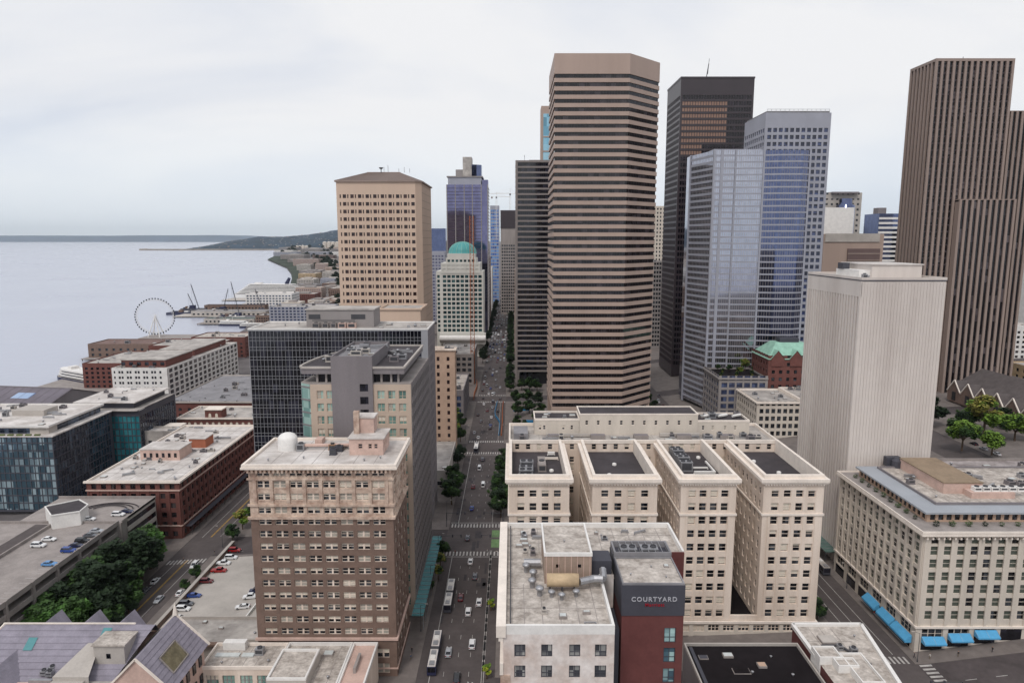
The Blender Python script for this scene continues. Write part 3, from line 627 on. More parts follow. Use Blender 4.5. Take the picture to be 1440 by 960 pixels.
# ---------------------------------------------------------------- towers
def polywall(name,m,parent,pts,z0,z1,mt=None):
    o=MB().prism(pts,z0,z1,mt=1 if mt else None).build(name,[m,mt] if mt else m,parent); return o
def inset(pts,d):
    cx=sum(p[0] for p in pts)/len(pts); cy=sum(p[1] for p in pts)/len(pts); out=[]
    n=len(pts)
    for i in range(n):
        p0=Vector(pts[i-1]);p=Vector(pts[i]);p1=Vector(pts[(i+1)%n])
        e0=(p-p0).normalized(); e1=(p1-p).normalized(); n0=Vector((-e0.y,e0.x)); n1=Vector((-e1.y,e1.x))
        b=(n0+n1); b=b/(1+n0.dot(n1)); out.append(tuple(p+b*d))
    return out
def striped(name,label,pts,z0,ztop,top,pitch,frac,wallm,glassm,base=6,edge=None,extra=None):
    """tower of stone spandrel bands (each its own part) over recessed ribbon glazing with mullions"""
    r=thing(name,label,'building',(pts[0][0],pts[0][1],z0-6))
    B=Bld.__new__(Bld); B.root=r
    core=inset(pts,.55)
    MB().prism(core,z0,ztop-.5).build('ribbon_glazing',glassm,r)
    MB().prism(inset(pts,3.5),z0-base-4,z0).build('lobby_wall',GK,r)
    MB().prism(pts,ztop-top,ztop,mt=1).build('crown_band',[wallm,M['roof']],r)
    n=int((ztop-top-z0)/pitch); p2=(ztop-top-z0)/n; me=None
    mb=MB().prism(pts,0,p2*frac); me=mb.mesh('spandrel_band',wallm,(pts[0][0],pts[0][1],0))
    for i in range(n):
        o=bpy.data.objects.new('spandrel_band',me); COL.objects.link(o); o.parent=r; o.location=(0,0,z0+i*p2+6-z0+0)
    mu=MB()
    for a,b in list(zip(core,core[1:]+core[:1]))[:3]:
        a=Vector((*a,0)); b=Vector((*b,0)); L=(b-a).length; k=max(1,int(L/1.6)); d=(b-a)/L; nrm=Vector((d.y,-d.x,0))
        for j in range(1,k):
            p=a+d*(L*j/k)+nrm*.06; mu.bar((p.x,p.y,z0+.1),(p.x,p.y,ztop-1),.07,0,4)
    stuff(mu.build('mullion',M['bronze'],r))
    if edge:
        for p in edge: MB().box(p[0]-.9,p[0]+.9,p[1]-.25,p[1]+1.6,z0-base,ztop).build('corner_pier',wallm,r)
    for p in pts:
        q=inset([p for p in pts],2.0)
    for p in inset(pts,1.6): MB().box(p[0]-1.1,p[0]+1.1,p[1]-1.1,p[1]+1.1,z0-base-4,z0).build('column',wallm,r)
    return B
S1=striped('pink_banded_tower','tallest tower in the middle, pinkish stone bands with a blank crown and chamfered corner',[(23.8,402),(66.3,402),(87.5,423),(87.5,458),(23.8,458)],18,223.2,11.0,4.5,.50,M['pinkg'],GR,base=16)
vent(S1,52,430,223.2,.3,6)
# deeper glass on the chamfer bays
for i in range(44):
    if i%1==0: pass
S2=striped('grey_banded_tower','dark tower with thin pale grey bands, beside the avenue left of the tallest tower',[(2.8,555),(42,555),(42,600),(2.8,600)],12,182.0,1.6,4.15,.33,mat('brownish_grey_stone',(134,126,123),.7,.08,.1),GK,base=12,edge=[(3.6,555)])
MB().box(14,30,570,585,182,184).build('penthouse_wall',M['greyst'],S2.root); vent(S2,10,560,182,.2,5)
def ribbed(name,label,x0,x1,y0,y1,z0,z1,nf,nl,rw,ribm,gl,rd=.7,top=3,blocks=None,base=8,cat='building'):
    """tower of full-height stone ribs (each its own part) standing proud of dark glazing strips"""
    r=thing(name,label,cat,(x0,y0,z0)); B=Bld.__new__(Bld); B.root=r
    MB().box(x0+rd,x1-rd,y0+rd,y1-rd,z0,z1-top*.5).build('glazing',gl,r)
    MB().box(x0,x1,y0,y1,z1-top,z1).build('crown_band',ribm,r)
    for i in range(nf+1):
        x=x0+rw/2+(x1-x0-rw)*i/nf; MB().box(x-rw/2,x+rw/2,y0-.0,y0+rd+.02,z0,z1-top-.002,bottom=False).build('rib',ribm,r)
    for i in range(1,nl+1):
        y=y0+rw/2+(y1-y0-rw)*i/nl
        MB().box(x0,x0+rd+.02,y-rw/2,y+rw/2,z0,z1-top-.002,bottom=False).build('rib',ribm,r)
    sp=MB(); z=z0+base
    while z<z1-top-1:
        sp.box(x0+rd-.12,x1-rd+.12,y0+rd-.12,y1-.2,z,z+.9); z+=4.1
    stuff(sp.build('spandrel',M['bronze'],r))
    return B
def brown():
    B=ribbed('brown_ribbed_tower','very tall brown stone tower with vertical ribs at the right edge of the skyline',254.5,302,430,457,14,227.5,13,7,1.45,M['browng'],glass('strip_glass',(18,17,24),(90,82,84),(3.6,3.6,4.1),.1,.1,.5),1.1,1.6)
    r=B.root
    for (x0,x1,y0,y1,z1,n) in ((273.7,308.6,425.4,429.6,144.5,9),(303,332,445,470,200,8)):
        MB().box(x0+.9,x1-.3,y0+.9,y1,14,z1-.5).build('glazing',MATS['window_glass'] if False else bpy.data.materials['strip_glass'],r)
        MB().box(x0,x1,y0,y1,z1-.5,z1).build('crown_band',M['browng'],r); MB().box(x0,x0+.95,y0+.01,y1,14,z1-1.51).build('side_wall',M['browng'],r)
        for i in range(n+1):
            x=x0+.8+(x1-x0-1.6)*i/n; MB().box(x-.74,x+.74,y0,y0+.95,14,z1-.502).build('rib',M['browng'],r)
    vent(B,280,445,227.5,.2,5)
brown()
def whitet():
    x0,x1,y0,y1,z0,z1=117,145.6,229,270.5,2,106.6
    r=thing('white_ribbed_tower','windowless white tower with fine vertical ribs standing on the right','building',(x0,y0,z0)); B=Bld.__new__(Bld); B.root=r
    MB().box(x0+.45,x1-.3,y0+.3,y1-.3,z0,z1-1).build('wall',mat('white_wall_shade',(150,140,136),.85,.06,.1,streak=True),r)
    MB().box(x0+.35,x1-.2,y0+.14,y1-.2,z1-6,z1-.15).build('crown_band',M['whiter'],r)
    me=MB().box(-.62,.62,-.1,.25,0,z1-z0-.8).mesh('rib',M['whiter'])
    n=26
    for i in range(n+1):
        x=x0+.62+(x1-x0-1.24)*i/n; o=bpy.data.objects.new('rib',me if i not in(0,) else me); COL.objects.link(o); o.parent=r; o.location=(x-x0,.1,0); o.scale=(.78,1,1)
    me2=MB().box(-.1,.5,-.55,.55,0,z1-z0-5.5).mesh('rib',M['whiter'])
    for i in range(21):
        y=y0+.6+(y1-y0-1.2)*i/20; o=bpy.data.objects.new('rib',me2); COL.objects.link(o); o.parent=r; o.location=(0,y-y0,0)
    MB().box(x0-.05,x0+.4,y0,y1,z1-5.6,z1-.3).build('crown_band',M['whiter'],r)
    mb=MB(); mb.box(x0-.15,x1+.1,y0-.1,y1,z1-.3,z1+.05,0); mb.build('roof_edge',M['dgrey'],r)
    MB().quad((x0+.4,y0+.4,z1+.1),(x1-.4,y0+.4,z1+.1),(x1-.4,y1-.4,z1+.1),(x0+.4,y1-.4,z1+.1)).build('roof',M['roofw'],r)
    ring(B,x0-.1,x1+.1,y0-.1,y1,z1,z1+.9,.35,M['whiter'])
    MB().box(126,143.5,240,262,z1+.1,z1+4.6).build('penthouse_wall',M['whiter'],r); MB().box(125.6,143.9,239.6,262.4,z1+4.6,z1+5).build('penthouse_roof',M['roofw'],r)
    MB().box(122,126,241,258,z1+.1,z1+2.8).build('penthouse_wall',M['white'],r); MB().box(121.5,124,252,256,z1+2.8,z1+5).build('plant_box',M['dgrey'],r)
    ac_unit(B,121.5,236,z1+.1,1.6,1.4,1.6); vent(B,124,238,z1+.1)
whitet()
def black():
    x0,x1,y0,y1,z0,z1=132.7,190.4,560,607,8,245.5
    mt=glass('bronze_glass',(26,22,30),(50,44,54),(2.0,3,4.6),.2,.12,.45)
    B=Bld('black_tower','tall black bronze tower with an antenna, right of the tallest tower','building',(x0,y0,z0),wmats=[M['bronze'],mt,BL2,mat('reflection_brown',(150,122,108),.8,.1,.5)],vars=(0,),wname='window',thresh=2.2)
    mb=MB(); n=26; Wd=x1-x0; rr=rows(9,4.72,46,3.1)
    B.facade(mb,(x0,y0,z0),FR,Wd,z1-z0,cols(n,Wd,1.75,1.5),rr,.35,'bare',vars=(0,)) 
    # extent of the painted brown reflection, upper left part of the facade
    for i,w in enumerate(B.wins):
        dx=w[4].x-x0; z=w[4].z
        if 200-9*8<z and dx<34 and z>150 or (150<z<=225 and dx<18 and z>128): pass
    nl=cols(12,y1-y0,2.6,1); B.facade(mb,(x0,y1,z0),LF,y1-y0,z1-z0,nl,rr,.35,'bare',vars=(0,))
    mb.quad((x1,y0,z0),(x1,y1,z0),(x1,y1,z1),(x1,y0,z1)); mb.quad((x1,y1,z0),(x0,y1,z0),(x0,y1,z1),(x1,y1,z1)); mb.build('wall',M['bronze'],B.root)
    MB().quad((x0,y0,z1-.2),(x1,y0,z1-.2),(x1,y1,z1-.2),(x0,y1,z1-.2)).build('roof',M['roofd'],B.root); ring(B,x0,x1,y0,y1,z1-.6,z1+.8,.8,M['bronze'],out=.3)
    MB().bar((156,575,z1),(158,575,z1+14),.35,0,5).build('antenna',M['dmetal'],B.root); MB().bar((157.5,575,z1+6),(158.3,575,z1+18),.2,0,4).build('antenna',M['dmetal'],B.root)
    # warm panels painting a brownish reflection into the upper left windows
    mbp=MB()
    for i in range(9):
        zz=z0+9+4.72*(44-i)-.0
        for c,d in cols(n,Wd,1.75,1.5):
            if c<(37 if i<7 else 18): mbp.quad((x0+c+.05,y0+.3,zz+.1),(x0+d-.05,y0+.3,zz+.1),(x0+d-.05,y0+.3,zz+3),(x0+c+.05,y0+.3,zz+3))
    stuff(mbp.build('reflection_panel',mat('reflection_brown',(108,91,83),.8,.1,.5),B.root))
    B.finish()
black()
def mirror(name,c,c2,cell,rough=.06,metal=.96):
    m=glass(name,c,c2,cell,.3,rough,.8); m.node_tree.nodes['Color Ramp'].color_ramp.elements[0].color=(*lin([x*.96 for x in c]),1); m.node_tree.nodes['Principled BSDF'].inputs['Metallic'].default_value=metal; return m
MG1=mirror('lilac_mirror_glass',(174,176,188),(180,182,194),(1.7,1.7,3.9)); MG2=mirror('blue_mirror_glass',(96,104,134),(106,114,144),(1.7,1.7,3.9)); MG3=mirror('violet_mirror_glass',(116,114,144),(122,120,150),(4,4,6))
def blue():
    x0,x1,y0,y1=162,203.8,452,492
    B=Bld('blue_grid_tower','pale blue grey tower with square grid windows, right of the black tower','building',(x0,y0,10),wmats=[M['lilac'],glass('grid_glass',(30,36,62),(66,78,118),(3.4,3.4,4.3),.3,.06,.7),BL2,BL2],vars=(0,),thresh=2.2)
    z0,z1=8,200; rr=rows(6,4.35,41,2.6)
    mb=MB(); B.facade(mb,(x0,y0,z0),FR,x1-x0,z1-z0,cols(11,x1-x0,2.45,1),rr,.5,'bare'); B.facade(mb,(x0,y1,z0),LF,y1-y0,z1-z0,cols(10,y1-y0,2.4,1),rr,.5,'bare')
    mb.quad((x1,y0,z0),(x1,y1,z0),(x1,y1,z1),(x1,y0,z1)); mb.quad((x1,y1,z0),(x0,y1,z0),(x0,y1,z1),(x1,y1,z1)); mb.build('wall',M['lilac'],B.root)
    MB().box(x0+1,x1-1,y0+1,y1-1,z1,z1+1.2).build('roof',M['roofg'],B.root)
    rl=MB()
    for i in range(15): rl.bar((x0+1+i*2.85,y0+1,z1),(x0+1+i*2.85,y0+1,z1+2.4),.12)
    rl.bar((x0+1,y0+1,z1+2.3),(x1-1,y0+1,z1+2.3),.15); rl.build('roof_rail',M['metal'],B.root)
    B.finish()
    # faceted glass front volume
    C=Bld('faceted_glass_tower','faceted lilac and blue glass tower standing in front of the blue grid tower','building',(140,450,10),wname='pane')
    pts=[(122.3,480),(129.8,450),(160.5,447),(188,447.5),(193,451.8),(161.9,451.9),(161.9,492),(122.3,492)]
    zt=176.5; z0=8
    MB().prism(pts[:1]+[pts[1],pts[2],(160.5,490),(122.3,490)],z0,zt,mt=1).build('wall',[MG1,M['roofg']],C.root)
    pb=[(160.52,447),(170,444.6),(184,444.6),(190,447.5),(190,451.7),(160.52,451.7)]
    MB().prism(pb,z0,zt-.4,mt=1).build('bay_glazing',[MG2,M['roofg']],C.root)
    n=42; ph=(zt-z0-2)/n
    def bands(segs,h,m,out,nm):
        mb=MB()
        for a,b in segs:
            a=Vector((*a,0)); b=Vector((*b,0)); d=(b-a).normalized(); q=Vector((d.y,-d.x,0))*out
            mb.quad(a+q,b+q,b+q+Vector((0,0,h)),a+q+Vector((0,0,h))); mb.quad(a+q+Vector((0,0,h)),b+q+Vector((0,0,h)),b+Vector((0,0,h)),a+Vector((0,0,h))); mb.quad(a,b,b+q,a+q)
            mb.quad(a,a+q,a+q+Vector((0,0,h)),a+Vector((0,0,h))); mb.quad(b+q,b,b+Vector((0,0,h)),b+q+Vector((0,0,h)))
        me=mb.mesh(nm,m,(0,0,0))
        for i in range(n):
            o=bpy.data.objects.new(nm,me); COL.objects.link(o); o.parent=C.root; o.location=-WLOC[C.root]+Vector((0,0,z0+2+i*ph))
    bands([((129.8,450),(143,448.72))],1.2,M['lilac'],.25,'spandrel_band'); bands([((143.1,448.71),(160.4,447.01))],.9,M['lilac'],.2,'spandrel_band')
    bands([(pb[0],pb[1]),(pb[1],pb[2]),(pb[2],pb[3])],1.0,M['lilac'],.3,'sill_band')
    bands([((122.3,480),(129.8,450))],1.5,M['lilac'],.2,'edge_band')
    for p,w in (((129.8,450),.7),((134.6,449.6),1.0),((143,448.7),.35),((160.5,447),.6),((122.3,480),.6),((190,447.5),.6)): MB().box(p[0]-w,p[0]+w,p[1]-.7,p[1]+.4,z0-2,zt+.3).build('corner_pier',M['lilac'],C.root)
    mm=MB()
    for a,b,k in ((pts[1],(160.5,447),22),(pb[0],pb[1],6),(pb[1],pb[2],9),(pb[2],pb[3],4),(pts[0],pts[1],16)):
        for j in range(1,k):
            x=a[0]+(b[0]-a[0])*j/k; y=a[1]+(b[1]-a[1])*j/k; mm.box(x-.08,x+.08,y-.1,y+.05,z0,zt)
    stuff(mm.build('mullion',M['greyst'],C.root))
    ring(C,129.8,160.5,452,490,zt,zt+1,.5,M['lilac'])
blue()
def beige():
    x0,x1,y0,y1,zt=-123.5,-64,490,550,160
    B=Bld('beige_tower','beige precast tower with square brown windows and a low hipped brown roof','building',(x0,y0,0),wmats=[M['beige'],glass('brown_glass',(48,26,26),(70,44,40),(3,3,4),.2,.1,.5),BL2,BL2],vars=(0,),thresh=2)
    c=[]; u=2.2
    for i in range(10): c+= [(u,u+.9),(u+2.2,u+4.6)]; u+=5.35
    c=[(a,b) for a,b in c if b<x1-x0-3]; zz=-6
    mb=MB(); B.facade(mb,(x0,y0,zz),FR,x1-x0-4,zt-zz,c,[(a-zz-0,b-zz) for a,b in rows(6.3,5.28,28,2.55)],.5,'bare')
    k=4; R_=[(x1-k,y0),(x1,y0+k),(x1,y1),(x0,y1),(x0,y0)]
    for a,b in zip(R_,R_[1:]): mb.quad((*a,zz),(*b,zz),(*b,zt),(*a,zt))
    mb.build('wall',M['beige'],B.root)
    jn=MB()
    for i in range(30): jn.box(x1-.02,x1+.06,y0+k+.5,y1-1,5+i*5.28,5.35+i*5.28)
    jn.build('joint_band',mat('joint_shade',(170,150,132),.85,.05,.1),B.root)
    e=1.0; a=[(x0-e,y0-e),(x1-k,y0-e),(x1+e,y0+k),(x1+e,y1+e),(x0-e,y1+e)]; MB().prism(a,zt,zt+.9).build('eave',M['browng'],B.root)
    rz=zt+9.2; p0=(x0+16,520); p1=(x1-19,520); rf=MB()
    A=[(*q,zt+.9) for q in a]; P0=(*p0,rz); P1=(*p1,rz)
    rf.poly([A[0],A[1],P1,P0]); rf.poly([A[1],A[2],P1]); rf.poly([A[2],A[3],P1]); rf.poly([A[3],A[4],P0,P1]); rf.poly([A[4],A[0],P0]); rf.build('roof',mat('brown_metal_roof',(112,98,92),.7,.08,.1),B.root)
    s=MB()
    for i in range(24):
        t=i/23; s.bar((A[0][0]+(A[1][0]-A[0][0])*t,A[0][1],A[0][2]+.1),(p0[0]+(p1[0]-p0[0])*t,520,rz+.1),.1)
    s.build('roof_seam',M['browng'],B.root)
    MB().bar((P0[0],520,rz),(P1[0],520,rz),.5).build('ridge_cap',M['browng'],B.root)
    for x,h in ((-95,4),(-92,5.5),(-84,3),(-80,4),(-76,3)): MB().bar((x,520,rz),(x,520,rz+h),.15).build('antenna',M['dmetal'],B.root)
    MB().lathe(-97,519,[(.3,rz),(.3,rz+2.2),(1.5,rz+3),(1.6,rz+3.6),(.2,rz+2.8)],10).build('satellite_dish',M['dmetal'],B.root,True)
    B.finish()
beige()
M['domedw']=mat('pale_grey_stone',(204,202,195),.85,.07,.1)
def domed():
    y0=700
    B=Bld('domed_building','pale block with a teal domed top and green glass windows, left of the far avenue','building',(-53,y0,0),wmats=[M['domedw'],glass('darkteal_glass',(28,58,64),(60,96,100),(3,3,4),.3,.08,.6),BL2,BL2],vars=(0,),thresh=2)
    mb=MB(); B.facade(mb,(-77.5,y0,0),FR,48,88,[(1,3.6)]+cols(9,48,3.5,6.2,1),rows(26,4.6,13,3.0),.6,'bare')
    mb.quad((-29.5,y0,0),(-29.5,y0+40,0),(-29.5,y0+40,88),(-29.5,y0,88)); mb.quad((-77.5,y0+40,0),(-77.5,y0,0),(-77.5,y0,88),(-77.5,y0+40,88)); mb.quad((-77.5,y0,88),(-29.5,y0,88),(-29.5,y0+40,88),(-77.5,y0+40,88)); mb.build('wall',M['domedw'],B.root)
    m2=MB(); B.facade(m2,(-72.5,y0-.5,86),FR,40,10.5,cols(8,40,2.9,1),[(2,4.6),(6.2,8.4)],.5,'bare'); m2.box(-72.5,-32.5,y0,y0+38,86,96.5); m2.build('upper_wall',M['domedw'],B.root)
    m3=MB(); B.facade(m3,(-67.5,y0+.5,96.5),FR,31,5,cols(7,31,2.6,1),[(1,3.4)],.4,'bare'); m3.box(-67.5,-36.5,y0+1,y0+34,96.5,101.5); m3.box(-66,-38,y0+1.2,y0+32,101.5,106); m3.build('drum_wall',M['domedw'],B.root)
    R0=14.5; MB().lathe(-51.5,y0+17,[(R0*1.02,105.8)]+[(R0*math.cos(t),106+12*math.sin(t)) for t in [i*R(88)/8 for i in range(9)]],28).build('dome',M['dome'],B.root,True)
    rb=MB()
    for i in range(16):
        t=i*PI/8
        for j in range(6):
            a,b=[k*R(88)/6 for k in (j,j+1)]; f=lambda q:(-51.5+(R0+.15)*math.cos(q)*math.cos(t),y0+17+(R0+.15)*math.cos(q)*math.sin(t),106+12.1*math.sin(q)); rb.bar(f(a),f(b),.16)
    rb.build('dome_rib',M['patina'],B.root)
    MB().box(-74,-27,y0-7,y0,14,25).build('podium_wall',M['domedw'],B.root); MB().bar((-74,y0-7.5,20),(-27,y0-7.5,20),3.2,0,10).build('white_canopy',M['white'],B.root)
    B.finish()
domed()
def violet():
    y0=860; B=Bld('violet_glass_tower','violet glass tower with stepped top behind the teal-domed building','building',(-55,y0,0)); r=B.root
    MB().box(-81,-37,y0,y0+40,0,187).build('wall',MG3,r); MB().box(-37,-29.5,y0+3,y0+40,0,193).build('wall',MG3,r)
    MB().box(-79,-38,y0+2,y0+38,187,196).build('setback_wall',M['lilac'],r); MB().box(-80.5,-36,y0+1,y0+39,196,197.4).build('roof_slab',M['greyst'],r)
    MB().box(-70,-60,y0+10,y0+30,197.4,206).build('penthouse_wall',M['greyst'],r); MB().box(-61,-50,y0+8,y0+30,197.4,221).build('lift_tower',M['roof'],r); MB().prism([(-50,y0+8),(-44,y0+10),(-38,y0+14),(-38,y0+34),(-50,y0+34)],197.4,212).build('curved_glazing',MG2,r)
    for x in (-80.5,-70,-59,-49,-38,-30): MB().box(x-.5,x+.5,y0-.5,y0+.2,0,187).build('pier',M['greyst'],r)
    f=MB()
    for i in range(45): f.box(-81.2,-37,y0-.2,y0+.1,2+i*4.1,2.6+i*4.1)
    stuff(f.build('floor_line',M['bronze'],r))
    f=MB()
    for i in range(45): f.box(-30,-29.2,y0+3,y0+40,2+i*4.1,3.3+i*4.1)
    stuff(f.build('floor_line',M['greyst'],r))
violet()

# ---------------------------------------------------------------- foreground right
def awning_bldg():
    x0,x1,y0,y1,zb,zt=114.2,190,179,228,2,39.6
    B=Bld('cream_department_block','large cream office block with bright blue awnings at street level, lower right','building',(x0,y0,zb),wmats=[M['ivory'],G0,BL,mat('green_glass_pane',(82,88,80),.3,.1,1,spec=.5)],vars=(3,3,0,4,2,4,4),thresh=3)
    B.vars=(0,4,4,0,4)
    rr=[(z-zb,z+2.4-zb) for z in (13.9,17.9,21.9,25.9,29.7,33.5,37.0)][:7]; rr=[(z-.1-zb,z+2.6-zb) for z in (14.1,18.0,21.9,25.7,29.5,33.3,36.6)]
    mb=MB(); fr=dict()
    B.facade(mb,(x0,y0,11.9),FR,x1-x0,zt-11.9,[(2.1+i*3.72,2.1+i*3.72+2.15) for i in range(20)],[(a+zb-11.9,b+zb-11.9) for a,b in rr],.4,'sash')
    B.facade(mb,(x0,y1,11.9),LF,y1-y0,zt-11.9,cols(13,y1-y0,2.1,1.2),[(a+zb-11.9,b+zb-11.9) for a,b in rr],.4,'sash')
    gr=[(1.8+i*7.4,1.8+i*7.4+6.0) for i in range(10)]
    B.facade(mb,(x0,y0,-1),FR,x1-x0,12.9,gr,[(5.2+0,7.6),(9.0,12.2)],.5,'triple',skip=lambda c,r:r==0,vars=(0,)); B.facade(mb,(x0,y1,-1),LF,y1-y0,12.9,[(1.5+i*7.9,1.5+i*7.9+5.6) for i in range(6)],[(9.0,12.0)],.5,'triple',vars=(0,))
    mb.quad((x1,y0,zb),(x1,y1,zb),(x1,y1,zt),(x1,y0,zt)); mb.quad((x1,y1,zb),(x0,y1,zb),(x0,y1,zt),(x1,y1,zt)); mb.build('wall',M['ivory'],B.root)
    # shopfront glass behind the awnings
    for i in range(10): MB().box(x0+1.8+i*7.4,x0+7.8+i*7.4,y0-.03,y0+.02,G(x0+4+i*7.4)+.3,G(x0+4+i*7.4)+3.6).build('shop_window',GK,B.root)
    for i in range(6): MB().box(x0-.03,x0+.02,y1-1.5-i*7.9-5.8,y1-1.5-i*7.9,4.4,7.6).build('shop_window',GK,B.root)
    for i in range(21): MB().box(x0+.25+i*3.72,x0+.95+i*3.72,y0-.28,y0-.004,11.9,38.9).build('pilaster',M['ivory'],B.root)
    for i in range(14): 
        y=y0+.3+i*3.66; MB().box(x0-.28,x0-.004,y,y+.7,11.9,38.9).build('pilaster',M['ivory'],B.root)
    for z,h,o in ((11.6,.6,.5),(15.9+.2,0,.0),(38.9,.5,.6),(39.4,.7,1.5)):
        if h: m=MB(); m.box(x0-o,x1,y0-o,y0-.003,z,z+h); m.box(x0-o,x0-.003,y0,y1,z,z+h); m.build('cornice' if z>38 else 'belt_course',M['creamd'],B.root)
    for i in range(48): x=x0+.3+i*1.55; MB().box(x-.22,x+.22,y0-1.1,y0-.004,38.3,38.88).build('dentil',M['creamd'],B.root)
    MB().box(x0-1.3,x1,y0-1.3,y1,40.1,40.25).build('terrace',M['conc'],B.root)
    ring(B,x0-1.4,x1,y0-1.4,y1,40.2,40.75,.35,M['creamd'])
    s=MB(); B.facade(s,(118.6,185.6,40.25),FR,x1-118.6,2.7,cols(30,x1-118.6,1.5,.5),[(.5,2.2)],.25,'bare',vars=(0,),wm=[M['orange'],G0,BL,BL2]); B.facade(s,(118.6,y1-4,40.25),LF,y1-4-185.6,2.7,cols(16,y1-4-185.6,1.5,.5),[(.5,2.2)],.25,'bare',vars=(0,),wm=[M['orange'],G0,BL,BL2])
    s.quad((x1,y1-4,40.25),(118.6,y1-4,40.25),(118.6,y1-4,42.95),(x1,y1-4,42.95)); s.build('penthouse_wall',M['orange'],B.root)
    MB().box(117.4,x1,184.4,y1-3.5,42.96,43.5).build('roof_slab',M['metal'] if False else mat('grey_roof_slab',(158,162,168),.7,.06,.1),B.root)
    MB().box(124,x1,190.5,y1-6,43.5,43.7).build('inner_roof',M['rooft'],B.root); ring(B,123.6,x1,190,y1-5.6,43.5,44.2,.5,M['greyp'])
    p=MB(); p.box(131,142.8,198.5,222,43.7,47.0); p.build('pink_penthouse',M['pink'],B.root); MB().box(130.8,143,198.3,222.2,47.0,47.3).build('penthouse_roof',mat('tan_roof',(142,124,104),.85,.15,.2),B.root)
    MB().box(137,150,194.5,198.4,43.7,45.5).build('plant_box',M['pink'],B.root)
    for i in range(6): ac_unit(B,139.5+i*2.6,196.3,45.5,2.2,1.8,1.3,M['white'])
    MB().box(128,133,224.5,226.8,43.5,46.5).build('stair_head',M['dgrey'],B.root); MB().lathe(130.5,223,[(1.6,43.5),(1.6,46),(.4,47)],10).build('water_tank',M['dgrey'],B.root)
    seams(B,124.5,x1-1,191,y1-6.5,43.7,4.5); clutter(B,126,130,193,215,43.7,5,4); clutter(B,146,175,198,215,43.7,16,9)
    B.finish()
    for i in range(14):
        x=119.5+i*4.6; plant(x,182.6,40.3,.75+.35*rnd.random(),'terrace shrub in front of the penthouse windows on the cream block','front',i)
    for i in range(9): plant(116.4,187.5+i*4.3,40.3,.75+.35*rnd.random(),'terrace shrub along the side terrace of the cream block','side',i)
    # awnings, one thing each
    lab=['first','second','third']
    for i in range(3):
        xa=x0+1.6+i*7.4; g=G(xa+3)
        t=thing('awning','bright blue shop awning, %s from the corner on the front of the cream block'%lab[i],'awning',(xa+3.2,y0,g+3),'blue awnings on the cream block')
        a=MB(); a.quad((xa,y0-2.3,g+3.2),(xa+6.2,y0-2.3,g+3.2),(xa+6.2,y0-.3,g+4.5),(xa,y0-.3,g+4.5)); a.quad((xa,y0-2.3,g+2.8),(xa+6.2,y0-2.3,g+2.8),(xa+6.2,y0-2.3,g+3.2),(xa,y0-2.3,g+3.2)); a.poly([(xa,y0-.3,g+4.5),(xa,y0-2.3,g+3.2),(xa,y0-2.3,g+2.8),(xa,y0-.3,g+2.8)]); a.poly([(xa+6.2,y0-.3,g+4.5),(xa+6.2,y0-.3,g+2.8),(xa+6.2,y0-2.3,g+2.8),(xa+6.2,y0-2.3,g+3.2)]); a.build('awning_fabric',M['awnb'],t)
        f=MB(); f.bar((xa,y0-2.25,g+2.8),(xa+6.2,y0-2.25,g+2.8),.06); [f.bar((q,y0-2.3,g+3.18),(q,y0-.3,g+4.48),.05) for q in (xa+.1,xa+3.2,xa+6.3)]; f.build('awning_frame',M['metal'],t)
    for i,l in enumerate(('nearest the corner','middle','farthest')):
        ya=y0+1+i*8.6; g=4
        t=thing('awning','bright blue shop awning on the avenue side of the cream block, %s'%l,'awning',(x0,ya+3.8,g+3),'blue awnings on the cream block')
        a=MB(); L=8.0 if i==0 else 7.2
        a.quad((x0-2.2,ya+L,g+3.0),(x0-2.2,ya,g+3.0),(x0-.3,ya,g+4.6),(x0-.3,ya+L,g+4.6)); a.quad((x0-2.2,ya+L,g+2.4),(x0-2.2,ya,g+2.4),(x0-2.2,ya,g+3),(x0-2.2,ya+L,g+3)); a.poly([(x0-2.2,ya,g+2.4),(x0-.3,ya,g+2.4),(x0-.3,ya,g+4.6),(x0-2.2,ya,g+3)]); a.build('awning_fabric',M['awnb'],t)
        f=MB(); f.bar((x0-2.75,ya,g+2.4),(x0-2.75,ya+L,g+2.4),.06); f.build('awning_frame',M['metal'],t)
# small leafy plant, crowns made of many leaf faces
def leafball(mb,cx,cy,cz,rx,ry,rz,n,s,r,mi=0):
    for _ in range(n):
        while True:
            a,b,c=r.uniform(-1,1),r.uniform(-1,1),r.uniform(-1,1); q=a*a+b*b+c*c
            if q<1 and q>.15: break
        p=Vector((cx+a*rx,cy+b*ry,cz+c*rz)); t=r.uniform(0,6.28); e=r.uniform(-.6,.9)
        u=Vector((math.cos(t),math.sin(t),r.uniform(-.4,.4)))*s*r.uniform(.6,1.3); v=Vector((-math.sin(t)*math.cos(e),math.cos(t)*math.cos(e),math.sin(e)))*s*r.uniform(.5,1.1)
        mb.quad(p-u-v*.6,p+u-v,p+u*.8+v,p-u+v*.7,mi)
LEAF=[mat('leaf_dark',(38,54,33),.8,.35,.35,fine=1.5),mat('leaf_mid',(60,86,42),.8,.3,.35,fine=1.5),mat('leaf_bright',(110,140,54),.8,.3,.35,fine=1.5),mat('leaf_yellow',(150,158,50),.8,.25,.4,fine=1.5),mat('leaf_olive',(138,134,66),.85,.3,.3,fine=1.5)]
_pl={}
